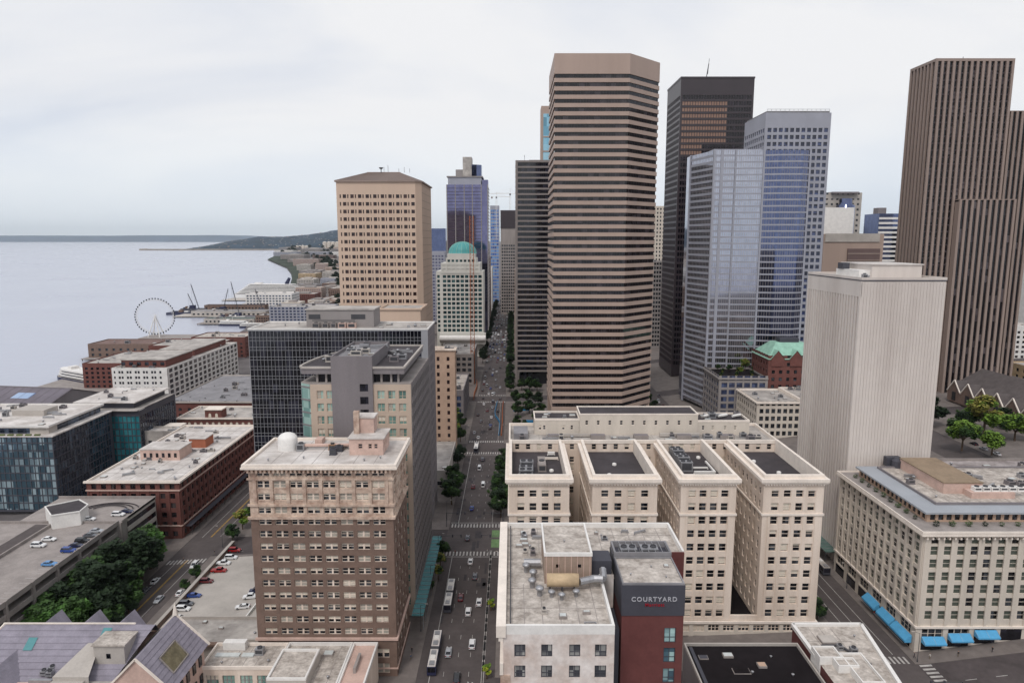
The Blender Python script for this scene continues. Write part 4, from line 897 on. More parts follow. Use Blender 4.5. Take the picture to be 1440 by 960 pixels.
def plant(x,y,z,s,label,grp,i):
    if 'm' not in _pl:
        r=random.Random(3); b=MB(); leafball(b,0,0,.8,.9,.9,.8,90,.16,r); _pl['m']=b.mesh('shrub',LEAF[1]); b=MB(); leafball(b,0,0,.8,.9,.9,.8,90,.16,r); _pl['n']=b.mesh('shrub',LEAF[0])
    o=bpy.data.objects.new('shrub',_pl['m' if i%3 else 'n']); COL.objects.link(o); o.location=(x,y,z); o.scale=(s,s,s); o.rotation_euler=(0,0,i)
    tag(o,label,'shrub','shrubs on the '+grp+' terrace of the cream block'); return o
awning_bldg()

def alaska():
    x0,y0,zr=-1.5,107.8,54
    B=Bld('stained_white_block','stained white office block with flat grey roof and cluttered plant, bottom centre beside the avenue','building',(8,120,0),wmats=[M['dgrey'],glass('sash_glass',(78,80,86),(168,168,164),(1.1,1.1,1.2),.35,.1,.5),BL2,BL2],vars=(0,0,4,0))
    mb=MB(); xr=17.5
    B.facade(mb,(x0,y0,0),FR,xr-x0,zr+1,[(1.9,3.8),(6.5,8.4),(11.3,13.2),(15.7,17.7)],[(z,z+2.35) for z in (16,19.7,23.4,27.1,30.8,34.5,38.2,41.9-.2,45.6-.2,49.3)][:10]+[],.35,'quad')
    B.facade(mb,(xr,y0,0),RT,17,zr+1,[(3,5),(8,10)],[(z,z+2.35) for z in (30.8,34.5,38.2,41.7,45.4,49.3)],.35,'quad'); 
    mb.quad((x0,150.5,0),(x0,y0,0),(x0,y0,zr+1),(x0,150.5,zr+1)); mb.quad((xr,126,0),(20,126,0),(20,126,zr+1),(xr,126,zr+1)); mb.quad((36.3,136,0),(36.3,150.5,0),(36.3,150.5,zr+1),(36.3,136,zr+1))
    mb.quad((36.3,150.5,0),(x0,150.5,0),(x0,150.5,zr+1),(36.3,150.5,zr+1)); mb.build('wall',M['stained'],B.root)
    MB().box(20.2,36.28,135.6,136,0,zr+.9).build('rear_wall',M['darkred'],B.root)
    # frames standing proud round the windows
    rf=[(x0+.3,y0+.3),(xr-.3,y0+.3),(xr-.3,126.2),(36,135.9),(36,150.2),(x0+.3,150.2)]
    r_=MB(); r_.quad((x0+.3,y0+.3,zr),(xr-.3,y0+.3,zr),(xr-.3,126.2,zr),(x0+.3,126.2,zr)); r_.quad((x0+.3,126.2,zr),(20.2,126.2,zr),(20.2,136,zr),(x0+.3,136,zr)); r_.quad((x0+.3,136,zr),(36.2,136,zr),(36.2,150.2,zr),(x0+.3,150.2,zr)); r_.build('roof',M['rooft'],B.root)
    p=MB(); t=.45
    for a in ((x0-.02,xr+.02,y0-.02,y0+t),(xr-t,xr+.02,y0+t,125.9),(35.9,36.34,136.0,150.1),(x0+t,36.3,150.1,150.55)): MB().box(*a,zr-.5,zr+1.15).build('parapet',M['white'],B.root)
    seams(B,x0+.5,xr-.5,y0+.5,124,zr,3.2); seams(B,x0+.5,36,138.6,150,zr,3.4)
    c=MB(); c.box(x0-1.2,x0+t,y0-.5,150.6,zr-.8,zr+1.3); c.box(x0-.8,x0,y0-.3,150.5,zr-1.6,zr-.8); c.build('cornice',M['creamd'],B.root)
    q=MB(); 
    for z,h,o in ((47.2,2.2,.6),(40.5,.5,.5),(33,.5,.5)): q.box(x0-o,x0-.003,y0-.25,150,z-h/2,z+h/2)
    q.build('belt_course',M['creamd'],B.root); MB().box(x0-.5,x0+1.2,y0-.22,y0-.004,41,46).build('corner_pier',M['terra'],B.root)
    # penthouse with panelled walls
    h0,h1=zr,60; a0,a1,b0,b1=6.3,15.4,124.2,138.4
    w=MB(); B.facade(w,(a0,b0,h0),FR,a1-a0,h1-h0,[(2.2,2.9),(6.4,7.1)],[(3.2,4.0)],.3,'bare',vars=(0,),wm=[M['dgrey'],GK,BL,BL2]); w.quad((a0,b1,h0),(a0,b0,h0),(a0,b0,h1),(a0,b1,h1)); w.quad((a1,b0,h0),(a1,b1,h0),(a1,b1,h1),(a1,b0,h1)); w.quad((a1,b1,h0),(a0,b1,h0),(a0,b1,h1),(a1,b1,h1)); w.build('penthouse_wall',mat('tan_cladding',(158,138,124),.85,.1,.2),B.root)
    for i in range(8): MB().box(a0+.3+i*1.2,a0+.42+i*1.2,b0-.06,b0-.003,h0,h1-.3).build('cladding_joint',M['pink'],B.root)
    MB().quad((a0,b0,h1-.2),(a1,b0,h1-.2),(a1,b1,h1-.2),(a0,b1,h1-.2)).build('penthouse_roof',M['rooft'],B.root); ring(B,a0,a1,b0,b1,h1-.35,h1+.35,.35,M['white'],out=.12)
    vent(B,10.5,130,h1-.2,.15,.6)
    # barrel duct, silver ducts and fans
    MB().bar((6.6,121.3,zr+2.3),(12.6,121.3,zr+2.3),1.25,0,10).build('barrel_duct',M['tan'],B.root,True)
    for x in (7.2,9.5,11.8): MB().box(x-.12,x+.12,120.6,122,zr,zr+1.5).build('duct_leg',M['dmetal'],B.root)
    for a,b in (((12.8,121.2,zr+2),(15.6,122.4,zr+2)),((15.6,122.4,zr+2),(17.4,121.9,zr+2.2)),((17.4,121.9,zr+2.2),(17.6,124.5,zr+2.8))): MB().bar(a,b,.7,0,8).build('duct',M['metal'],B.root)
    for x,y in ((7.4,119.2),(9.2,118.2),(12.0,119.4)): MB().lathe(x,y,[(.35,zr),(.35,zr+.9),(.7,zr+1.0),(.65,zr+1.3),(.2,zr+1.5)],12).build('exhaust_fan',M['metal'],B.root,True)
    for x,y in ((2.9,129),(4.2,126.2),(3.9,122.8),(5.2,119.8)):
        MB().lathe(x,y,[(.5,zr),(.5,zr+1.2),(.8,zr+1.3),(.8,zr+1.7),(.3,zr+1.9)],12).build('exhaust_fan',M['metal'],B.root,True)
    MB().bar((2.4,130.5,zr+1.2),(5.8,130.5,zr+1.2),.8,0,8).build('duct',M['metal'],B.root)
    MB().bar((19,133.8,zr+.8),(24.5,137.6,zr+.8),.7,0,6).build('duct',M['metal'],B.root); MB().bar((24.5,137.6,zr+.8),(26.5,138.2,zr+.8),.7,0,6).build('duct',M['metal'],B.root)
    MB().box(15.6,19.6,126.4,131,zr,zr+3.6).build('plant_box',M['dgrey'],B.root)
    MB().bar((-.3,109,zr+.9),(-.3,149,zr+.9),.14,0,6).build('pipe',M['dmetal'],B.root)
    clutter(B,1,5,133,147,zr,11,2,.6); clutter(B,19,33,139,149,zr,8,5,.5); clutter(B,6,16,141,149,zr,5,25,.5); hatch(B,9,112.2,zr,1.4,1.2); clutter(B,1,15,110,115,zr,3,15,.45)
    B.finish()
    # red brick hotel stair tower with the sign
    z1=57; a,b,c,d=20.4,31.9,118,134
    C=Bld('brick_hotel_tower','dark red brick hotel tower with a charcoal band carrying the COURTYARD sign','building',(26,c,0),wmats=[M['dgrey'],glass('hotel_glass',(70,96,110),(176,208,206),(1.3,2,1.9),.55,.08,.6),BL2,BL2],vars=(0,))
    w=MB(); C.facade(w,(a,c,0),FR,b-a,51,[(8.0,10.2)],[(z,z+3.0) for z in (14.2,18.2,22.2,26.2,30.2,34.2,37.0+.3,41.2+.3,45.3+.2)],.3,'quad')
    w.quad((a,d,0),(a,c,0),(a,c,51),(a,d,51)); w.quad((b,c,0),(b,d,0),(b,d,51),(b,c,51)); w.quad((b,d,0),(a,d,0),(a,d,51),(b,d,51)); w.build('brick_wall',M['darkred'],C.root)
    MB().box(a-.12,b+.12,c-.12,d,51,z1).build('charcoal_band',M['dgrey'],C.root)
    for z in (50.9,46.0): pass
    MB().box(a+.2,b-.2,c+.2,128.4,z1,z1+.12).build('roof',M['rooft'],C.root); ring(C,a,b,c,128.6,z1-.1,z1+.4,.25,M['roofg'])
    MB().box(a+.3,b-.3,128.8,133.6,z1-.02,z1+.05).build('plant_well_floor',M['dgrey'],C.root); ring(C,a,b,128.7,134,z1-.1,z1+1.3,.25,M['roofg'])
    for i in range(2): ac_unit(C,23.6+i*4.3,131.3,z1+.05,3.4,2.4,1.2,M['metal'])
    for i in range(9): MB().bar((a+.3+i*1.35,128.9,z1+1.25),(a+.3+i*1.35,133.8,z1+1.25),.08).build('screen_bar',M['metal'],C.root)
    hatch(C,30,125,z1+.1,1,1,.3)
    for x,y in ((22.5,121.5),(27,124.6),(29,120.5)): vent(C,x,y,z1+.12,.15,.5)
    for tx,sz,x,z,m in (('COURTYARD',1.22,26.3,54.3,M['sign']),('Marriott',.85,26.4,53.2,M['signred'])):
        cu=bpy.data.curves.new('sign','FONT'); cu.body=tx; cu.size=sz; cu.align_x='CENTER'; cu.align_y='CENTER'; cu.extrude=.06; cu.offset=.018; cu.space_character=1.22
        to=bpy.data.objects.new('tmp',cu); COL.objects.link(to); bpy.context.view_layer.update()
        me=bpy.data.meshes.new_from_object(to.evaluated_get(bpy.context.evaluated_depsgraph_get())); bpy.data.objects.remove(to)
        me.materials.clear(); me.materials.append(m); o=bpy.data.objects.new('sign_lettering',me); COL.objects.link(o); o.parent=C.root; o.location=Vector((x,c-.22,z))-WLOC[C.root]; o.rotation_euler=(PI/2,0,0)
    MB().box(a-2.6,a-.3,118.5,126,0,48).build('recess_wall',M['dgrey'],C.root)
    C.finish()
alaska()

def lowright():
    B=Bld('black_roofed_building','low building with a black flat roof and skylights, bottom right of centre','building',(56,140,0)); r=B.root
    MB().box(43,71.5,120,158,-1,19.5).build('wall',M['greyp'],r); MB().quad((43.4,120,19.6),(71,120,19.6),(71,157.6,19.6),(43.4,157.6,19.6)).build('roof',M['roofb'],r)
    ring(B,43,71.5,120,158,19.55,20.3,.4,M['concl']); MB().box(43.8,44.6,120,156,19.6,20.4).build('roof_edge',M['dgrey'],r)
    hatch(B,52.6,153.4,19.6,2.4,1.6,.5); hatch(B,59.5,149.5,19.6,2,1.8,.5,M['orange']); hatch(B,46.5,152.8,19.6,2.2,1.6,.25,M['dgrey']); hatch(B,54,147.5,19.6,4,2.2,.15,M['roofb']); vent(B,56.4,147,19.6,.3,.5); vent(B,65.5,146,19.6,.3,.5); vent(B,63,153,19.6,.25,.5); vent(B,47.5,141.5,19.6,.3,.6)
    C=Bld('white_parapet_building','low building with bright white parapets and a stained grey roof beside the right avenue','building',(80,150,0)); r=C.root
    pts=[(72.2,162.5),(72.2,132),(84,124),(89.5,163)]
    pts=[(72.2,140),(84,128),(87,146),(89.8,163),(72.2,163)]
    MB().prism([(72.2,138),(84.8,128),(89.8,163),(72.2,163)],0,21.8,mt=1).build('wall',[M['darkred'],M['rooft']],r)
    e=MB(); P_=[(72.2,149.5),(72.2,163),(89.8,163),(84.8,128)]
    for a,b in zip(P_,P_[1:]):
        a=Vector((*a,22.1)); b=Vector((*b,22.1)); e.bar(a,b,.62)
    e.build('parapet',M['white'],r)
    for (x0,x1,y0,y1,z0,z1) in ((71.9,77.2,146.8,151.4,17,23.2),(74.8,79.6,143.6,146.8,17,23.2),(77.4,82.6,138,149,21.8,23)):
        MB().box(x0,x1,y0,y1,z0,z1).build('white_wall',M['white'],r); MB().box(x0+.4,x1-.4,y0+.4,y1-.4,z1,z1+.05).build('box_roof',M['rooft'],r); ring(C,x0,x1,y0,y1,z1,z1+.5,.3,M['white'])
    seams(C,73,84,150,162,21.8,2.8); hatch(C,78.2,156.4,21.8,4,3.4,.5,M['concl']); ac_unit(C,82.2,151.6,21.8,1.6,1.4,1.3); ac_unit(C,79.5,152.8,21.8,1.2,1.2,1.2); MB().box(75.6,80.8,153.9,154.3,21.8,22.2).build('pipe',M['dmetal'],r); vent(C,85.6,158,21.8,.25,.7); duct(C,[(80,153),(83.5,146)],21.8,.25,M['dmetal'])
lowright()
# ---------------------------------------------------------------- simple block buildings (left district, far districts)
def simple(name,label,x0,x1,y0,y1,z0,z1,wall,nf,ns,sill,pitch,nr,ww=1.6,wh=1.9,side='R',style='bare',gm=None,roof=None,clut=0,top=0,frame=None,cat='building',thr=3.2,group=None,big=1.0,trim=None,ws=None,vars=(0,),m=1.0,par=.9):
    B=Bld(name,label,cat,((x0+x1)/2,y0,z0),group=group,wmats=[frame or M['greyst'],gm or G0,BL,BL2],vars=vars,thresh=thr)
    rr=rows(sill,pitch,nr,wh); f=dict(cols=cols(nf,x1-x0,ww,m),rows=rr,style=style,depth=.35) if nf else None
    s=dict(cols=cols(ns,y1-y0,ws or ww,m),rows=rr,style=style,depth=.35) if ns else None
    boxbld(B,x0,x1,y0,y1,z0,z1,wall,front=f,right=s if side=='R' else None,left=s if side=='L' else None,roof=roof,par=par,parmat=trim)
    if trim:
        q=MB(); o=.8; q.box(x0-o,x1+(o if side=='R' else 0),y0-o,y0-.004,z1-.9,z1-.1); (q.box(x1+.004,x1+o,y0,y1,z1-.9,z1-.1) if side=='R' else q.box(x0-o,x0-.004,y0,y1,z1-.9,z1-.1)); q.build('cornice',trim,B.root)
    if clut: clutter(B,x0+2,x1-2,y0+2,y1-2,z1-.9,clut,int(x0*7+y0)%999,big)
    B.finish(); return B
# red brick block with pale cornice
MREF=None
b=simple('red_brick_block','long red brick block with flat pale roof covered in vents, beyond the garage',-178,-139.2,273.5,361,-7,20.5,M['redbrick'],9,20,3.0,4.15,6,2.1,2.3,gm=glass('brick_glass',(36,30,34),(80,74,74),(2,2,4),.2,.1,.5),roof=M['roofw'],trim=M['creamd'],thr=2.5,clut=46,big=.9)
for z in (16.1,0.6): q=MB(); q.box(-178.3,-138.9,273.1,273.49,z,z+.5); q.box(-139.19,-138.85,273.5,361,z,z+.5); q.build('belt_course',M['pink'],b.root)
for i in range(10): MB().box(-178+.2+i*4.2,-178+.9+i*4.2,273.2,273.49,-5,15.9).build('pilaster',M['redbrick'],b.root)
for i in range(21): MB().box(-139.19,-138.9,273.8+i*4.3,274.6+i*4.3,-5,15.9).build('pilaster',M['redbrick'],b.root)
q=Bld.__new__(Bld); q.root=b.root; MB().box(-171,-153,303,315,19.6,24.5).build('penthouse_wall',M['pink'],b.root); MB().box(-171.3,-152.7,302.7,315.3,24.5,24.9).build('penthouse_roof',M['roofw'],b.root)
for i in range(6): MB().box(-169.5+i*2.8,-168.3+i*2.8,302.9,303.01,21,23).build('penthouse_window',GK,b.root)
MB().box(-157.5,-149.5,322,331,19.6,24).build('lift_house',mat('orange_brick',(168,104,80),.9,.12,.3),b.root); MB().box(-157.8,-149.2,321.7,331.3,24,24.4).build('penthouse_roof',M['roofw'],b.root)
MB().bar((-138.6,362,19),(-138.6,362,-6),.25,0,6).build('downpipe',M['white'],b.root)
t=thing('canopy','dark street canopy along the base of the long red brick block','canopy',(-137.8,300,0)); MB().box(-139.1,-136.6,276,352,-.6,-.35).build('canopy_roof',M['dgrey'],t); 
seams(b,-177,-140,274.5,360,19.6,5)
for i in range(12): MB().bar((-136.7,277+i*6.6,-5),(-136.7,277+i*6.6,-.6),.1).build('post',M['dmetal'],t)

# concrete parking garage with open decks
def garage():
    x0,x1,y0,y1,zt=-205,-147.6,140,243,15
    B=Bld('parking_garage','long grey concrete parking garage with open decks and cars on its roof, far left','garage',(-163,190,-6)); r=B.root
    lv=[15,11.0,7.0,3.0,-1.0]
    for i,z in enumerate(lv):
        MB().box(x0,x1-.3,y0,y1,z-.5,z).build('deck',M['conc'],r)
    MB().box(x0+1,x1-9,y0+1,y1-.5,-6,14.4).build('core_wall',M['dgrey'],r)
    nb=9; L=(y1-y0)/nb
    pm=MB().box(-.35,.0,.35,L-.35,0,1.7).mesh('spandrel_panel',M['conc']); 
    for i in range(nb):
        for z in lv[:4]:
            o=bpy.data.objects.new('spandrel_panel',pm); COL.objects.link(o); o.parent=r; o.location=Vector((x1,y0+i*L,z-.75))-WLOC[r]
    for i in range(nb+1): MB().box(x1-.7,x1+.15,y0+i*L-.45,y0+i*L+.45,-6,zt+.9).build('column',M['conc'],r)
    MB().box(x0,x1,y1-.3,y1,-6,zt+.95).build('end_wall',M['conc'],r)
    # rear part with curved ramp and plain end wall
    MB().box(-186,-146.6,243.05,268,-6,zt-.4).build('end_wall',M['conc'],r)
    MB().box(-186,-146.6,243.05,268,zt-.38,zt+.02).build('deck',M['conc'],r); 
    for z in lv[:4]: MB().box(-146.59,-146.2,247,267,z-.9,z+.9).build('spandrel_panel',M['concl'],r)
    for z in lv[1:4]: MB().box(-146.585,-146.4,247,267,z+.9,z+3.1).build('deck_shade',GK,r)  # black slabs paint the shade inside the open decks
    MB().box(-186,-146.3,267.6,268,zt,zt+1).build('parapet',M['conc'],r); MB().box(-146.6,-146.2,243.3,267.5,zt+.03,zt+1).build('parapet',M['conc'],r)
    for k in range(3):
        q=MB()
        for i in range(14):
            a,b_=[R(20+j*10) for j in (i,i+1)]; rr=7+k*2.2
            q.bar((-158+rr*math.cos(a),254+rr*.75*math.sin(a),zt+.5-k*.1),(-158+rr*math.cos(b_),254+rr*.75*math.sin(b_),zt+.5-k*.1),.22)
        q.build('ramp_kerb',M['roofd'],r)
    MB().box(-176.5,-170.5,205,240,zt,zt+1.1).build('ramp_wall',M['conc'],r); MB().box(-175.9,-171.1,205.6,239.4,zt+1.1,zt+1.14).build('ramp_deck',M['asphalt'],r)
    q=MB()
    for i in range(30): q.box(-152.8,-148.3,150+i*3,150.14+i*3,zt+.004,zt+.012)
    q.build('bay_marking',M['line'],r)
    # white plant enclosure
    t=thing('plant_enclosure','bright white walled enclosure standing on the garage roof','enclosure',(-170,242,zt))
    p=[(-176.5,246),(-168.5,237.5),(-160.5,241.5),(-161.5,248),(-168,253)]
    MB().prism(p,zt,zt+5.2,mt=1).build('screen_wall',[M['white'],M['roofd']],t); e=MB()
    for a,b_ in zip(p,p[1:]+p[:1]): e.bar((*a,zt+5.3),(*b_,zt+5.3),.3)
    e.build('coping',M['white'],t)
garage()

# glass apartment block on the far left
def teal():
    G1=mirror('teal_pane_glass',(62,86,100),(170,190,198),(2.1,2.1,3.5),.1,.25)
    G2=mirror('dark_pane_glass',(34,44,62),(84,98,116),(2.1,2.1,3.5),.1,.35)
    B=Bld('teal_glass_block','large teal and navy glass block with flat pale roofs, far left','building',(-250,312,-8),wmats=[M['dgrey'],G1,BL2,BL2],vars=(0,),wname='pane',thresh=3)
    mb=MB(); z0,z1=-9,28; rr=rows(1.0,3.7,10,3.2)
    B.facade(mb,(-275,312,z0),FR,58,z1-z0,[(.3+i*2.4,.3+i*2.4+2.1) for i in range(24)],rr,.18,'bare'); mb.build('frame_grid',M['dgrey'],B.root)
    s=MB(); B.facade(s,(-217,312,z0),RT,48,z1-z0,[(.3+i*2.4,.3+i*2.4+2.0) for i in range(19)],rr,.18,'bare',wm=[M['dgrey'],G2,BL2,BL2])
    s.quad((-217,360,z0),(-275,360,z0),(-275,360,z1),(-217,360,z1)); s.build('frame_grid',M['dgrey'],B.root)
    MB().box(-275.5,-216.5,311.5,360.4,z1,z1+.5).build('terrace',M['roofw'],B.root)
    for i in range(12): MB().box(-272+i*4.2,-269.4+i*4.2,312.3,313.3,z1+.5,z1+1.1).build('planter',M['moss'],B.root)
    MB().box(-275,-221.5,316,358,z1+.5,z1+3.6).build('setback_glazing',G2,B.root); MB().box(-230,-221,315.8,322,z1+.5,z1+3.6).build('setback_wall',M['concl'],B.root)
    MB().box(-276,-220,314.6,359,z1+3.6,z1+4.2).build('roof',M['roofw'],B.root); ring(B,-276,-220,314.6,359,z1+4,z1+4.8,.5,M['white'],out=.05)
    MB().box(-252,-236,335,346,z1+4.2,z1+7).build('lift_house',M['concl'],B.root)
    clutter(B,-270,-224,318,355,z1+4.2,22,8,1.2)
    k=MB(); B.facade(k,(-222,362,z0),FR,19,37,[(.5+i*2.3,.5+i*2.3+2.0) for i in range(8)],rr[:9],.18,'bare',wm=[M['dgrey'],mirror('bright_teal_glass',(50,128,140),(80,160,170),(2.1,2.1,3.5),.1,.3),BL2,BL2])
    B.facade(k,(-203,362,z0),RT,40,37,[(.3+i*2.4,.3+i*2.4+2.0) for i in range(16)],rr[:9],.18,'bare',wm=[M['dgrey'],G2,BL2,BL2]); k.quad((-203,402,z0),(-222,402,z0),(-222,402,28),(-203,402,28)); k.build('frame_grid',M['dgrey'],B.root)
    MB().box(-240,-203.5,360.5,402,28,28.4).build('roof',M['roof'],B.root); MB().box(-238,-208,366,400,28.4,31.6).build('setback_wall',M['dgrey'],B.root); MB().box(-240,-206,364,402,31.6,32.2).build('roof',M['roofw'],B.root)
    clutter(B,-236,-210,368,398,32.2,10,4)
    B.finish()
teal()
# arched red brick warehouse pair, white apartment block, others between the brick block and the bay
def arch_windows(B,x0,x1,y,z,n,w=1.6,h=2.2):
    for i in range(n):
        x=x0+(x1-x0)*(i+.5)/n; pts=[(x-w/2,z),(x+w/2,z),(x+w/2,z+h*.6)]+[(x+w/2*math.cos(t),z+h*.6+w/2*math.sin(t)) for t in (R(45),R(90),R(135))]+[(x-w/2,z+h*.6)]
        mb=MB(); mb.poly([(a,y-.06,b) for a,b in pts]); mb.box(x-w/2-.1,x+w/2+.1,y-.2,y-.003,z-.25,z); mb.build('arched_window',BL,B.root)
a=simple('arched_brick_building','ornate red brick building with arched white windows behind the long brick block',-203,-152,402,432,-9,13.5,M['redbrick'],0,7,2,4,4,2,2.2,roof=M['roof'],clut=14,trim=M['creamd'])
arch_windows(a,-201,-154,402,8.6,13); arch_windows(a,-201,-154,402,4,13)
MB().box(-186,-176,402.5,410,12.6,18).build('gable_tower',M['redbrick'],a.root); MB().box(-186.5,-175.5,402,410.5,18,18.6).build('cornice',M['creamd'],a.root); arch_windows(a,-185,-177,402.45,14,2)
a=simple('brick_annex','small red brick building with pale rooftop in front of the arched brick building',-206,-184,380,398,-9,8.5,M['redbrick'],4,3,2,4.2,4,1.8,2.3,gm=BL,roof=M['roof'],clut=6,trim=M['creamd']); 
MB().box(-200,-191,381,388,7.6,13.5).build('gable_tower',M['redbrick'],a.root); MB().box(-200.4,-190.6,380.6,388.4,13.5,14.1).build('cornice',M['creamd'],a.root); arch_windows(a,-199.5,-191.5,380.95,9.5,2)
simple('flat_roofed_warehouse','pale low warehouse roof directly behind the long red brick block',-205,-141,366,376,-9,15.5,M['roof'],9,2,2,5,4,2,2,roof=M['roofw'],clut=6)
simple('tar_roof_brick_building','dark brick building with broad grey flat roof before the white apartment block',-236,-152,452,545,-9,11.5,M['redbrick'],13,10,2,4,4,2,2,roof=M['roofg'],clut=34,trim=M['concl'],big=1.2)
simple('red_office_block','maroon office block with closely gridded windows beside the black glass slab',-182,-140,560,600,-9,27,M['darkred'],12,10,2,3.8,8,1.8,2,gm=GK,roof=M['roof'],clut=8,thr=2.4)
w=simple('white_apartment_block','white apartment block with many small dark windows near the waterfront',-303,-261,508,640,-11,24,M['white'],0,0,0,4,0,roof=M['roof'],clut=30,big=1.4)
def whiteapt(B):
    mb=MB(); z0=-11
    B.wm=[M['white'],GK,BL2,BL2]; B.thr=2; B.wins=[]
    c=[(1.5,2.7)]
    for g in range(6): c+=[(5+g*6.2,6.6+g*6.2),(7.2+g*6.2,8.8+g*6.2)] if g<5 else [(36,37.6)]
    c=[q for q in c if q[1]<41]
    B.facade(mb,(-303,507.6,z0),FR,42,35.05,c,rows(6,4.15,7,1.9),.25,'bare')
    mb.build('front_wall',M['white'],B.root); s=MB()
    B.facade(s,(-260.7,508,z0),RT,132,35.04,[(2+i*8.2,2+i*8.2+5.4) for i in range(16)],rows(6,4.15,7,2.9),.22,'bare',wm=[M['dgrey'],glass('balcony_glass',(58,56,62),(120,112,112),(2,2.7,4.1),.3,.1,.5),BL2,BL2]); s.build('side_wall',M['white'],B.root)
    MB().box(-300,-266,516,560,23.2,28.5).build('penthouse_wall',M['redbrick'],B.root); MB().box(-300.5,-265.5,515.5,560.5,28.5,29.2).build('penthouse_roof',M['roof'],B.root)
    MB().box(-297,-268,568,632,23.2,28).build('penthouse_wall',M['redbrick'],B.root); MB().box(-297.5,-267.5,567.5,632.5,28,28.7).build('penthouse_roof',M['roof'],B.root)
    for i in range(6): MB().box(-300+i*6,-297+i*6,515.9,516,24.6,27.2).build('penthouse_window',GK,B.root)
    B.finish()
whiteapt(w)
simple('brick_loft_building','brown red brick loft building beside the ferry landing',-384,-322,600,668,-13,11,M['redbrick'],12,10,2,4,5,2.4,2.2,gm=GK,roof=M['roof'],clut=16,big=1.4,thr=2.4)
simple('brick_loft_annex','second brown brick loft building behind the white apartment block',-372,-305,690,740,-13,13,M['redbrick'],11,8,2,4,5,2.4,2.2,gm=GK,roof=M['roof'],clut=12,big=1.4,thr=2.4)
simple('long_pier_shed','long brown roofed pier shed beside the big wheel',-478,-380,760,800,-13,4,M['brickbr'],12,4,3,6,2,3,3,roof=mat('brown_felt_roof',(120,98,92),.9,.2,.1),clut=4,big=1.6)
simple('olive_market_building','building with yellowish flat roof and red parapet near the wheel',-360,-300,758,800,-12,12,M['redbrick'],9,4,2,4.4,4,2.4,2.2,roof=M['rooft'],clut=10,big=1.4)
simple('grey_viaduct_building','pale grey low building with rooftop cars left of the maroon office block',-258,-190,662,720,-11,2,M['concl'],10,8,2,4,2,3,2,roof=M['concl'],clut=26,big=1.6)
# grey pitched pier sheds at the left edge
def shed(label,x0,x1,y0,y1,z0,ze,zr,m,sky=0,ang=0):
    r=thing('pier_shed',label,'shed',((x0+x1)/2,(y0+y1)/2,z0)); c=((x0+x1)/2,(y0+y1)/2); ym=(y0+y1)/2
    w=MB(); w.box(x0,x1,y0,y1,z0,ze); w.poly([(x1,y0,ze),(x1,y1,ze),(x1,ym,zr-.3)]); w.poly([(x0,y1,ze),(x0,y0,ze),(x0,ym,zr-.3)]); w.rotz(c,ang).build('wall',M['greyp'],r)
    a=MB(); a.quad((x0-1,y0-1,ze),(x1+1,y0-1,ze),(x1+1,ym,zr),(x0-1,ym,zr)); a.quad((x1+1,y1+1,ze),(x0-1,y1+1,ze),(x0-1,ym,zr),(x1+1,ym,zr)); a.rotz(c,ang).build('roof',m,r)
    MB().bar((x0-1,ym,zr+.1),(x1+1,ym,zr+.1),.6).rotz(c,ang).build('ridge_cap',M['greyp'],r)
    for i in range(sky):
        f=.3+i*.33; k=MB(); xa=x0+(x1-x0)*f; sl=(zr-ze)/(ym-y0+1); g=lambda y:ze+(y-y0+1)*sl+.12
        k.quad((xa,y0+12,g(y0+12)),(xa+15,y0+12,g(y0+12)),(xa+15,y0+20,g(y0+20)),(xa,y0+20,g(y0+20))); k.rotz(c,ang).build('skylight',mirror('sky_glass',(120,150,200),(190,210,235),(9,9,9),.05,.8),r)
    w=MB(); n=14
    for i in range(n): x=x0+(x1-x0)*i/(n-1); w.bar((x,y0-1,ze+.1),(x,ym,zr+.1),.12)
    stuff(w.rotz(c,ang).build('roof_seam',M['greyp'],r))
pier_m=mat('pier_roof',(112,106,114),.8,.12,.08)
shed('large grey pitched pier shed with blue skylights at the left edge',-440,-338,492,548,-14,-2,7,pier_m,2,R(-8))
shed('lower grey pitched pier shed in front of the skylit shed, left edge',-420,-330,425,470,-14,-3,3,mat('pier_roof_pale',(150,146,150),.8,.12,.08),0,R(-6))
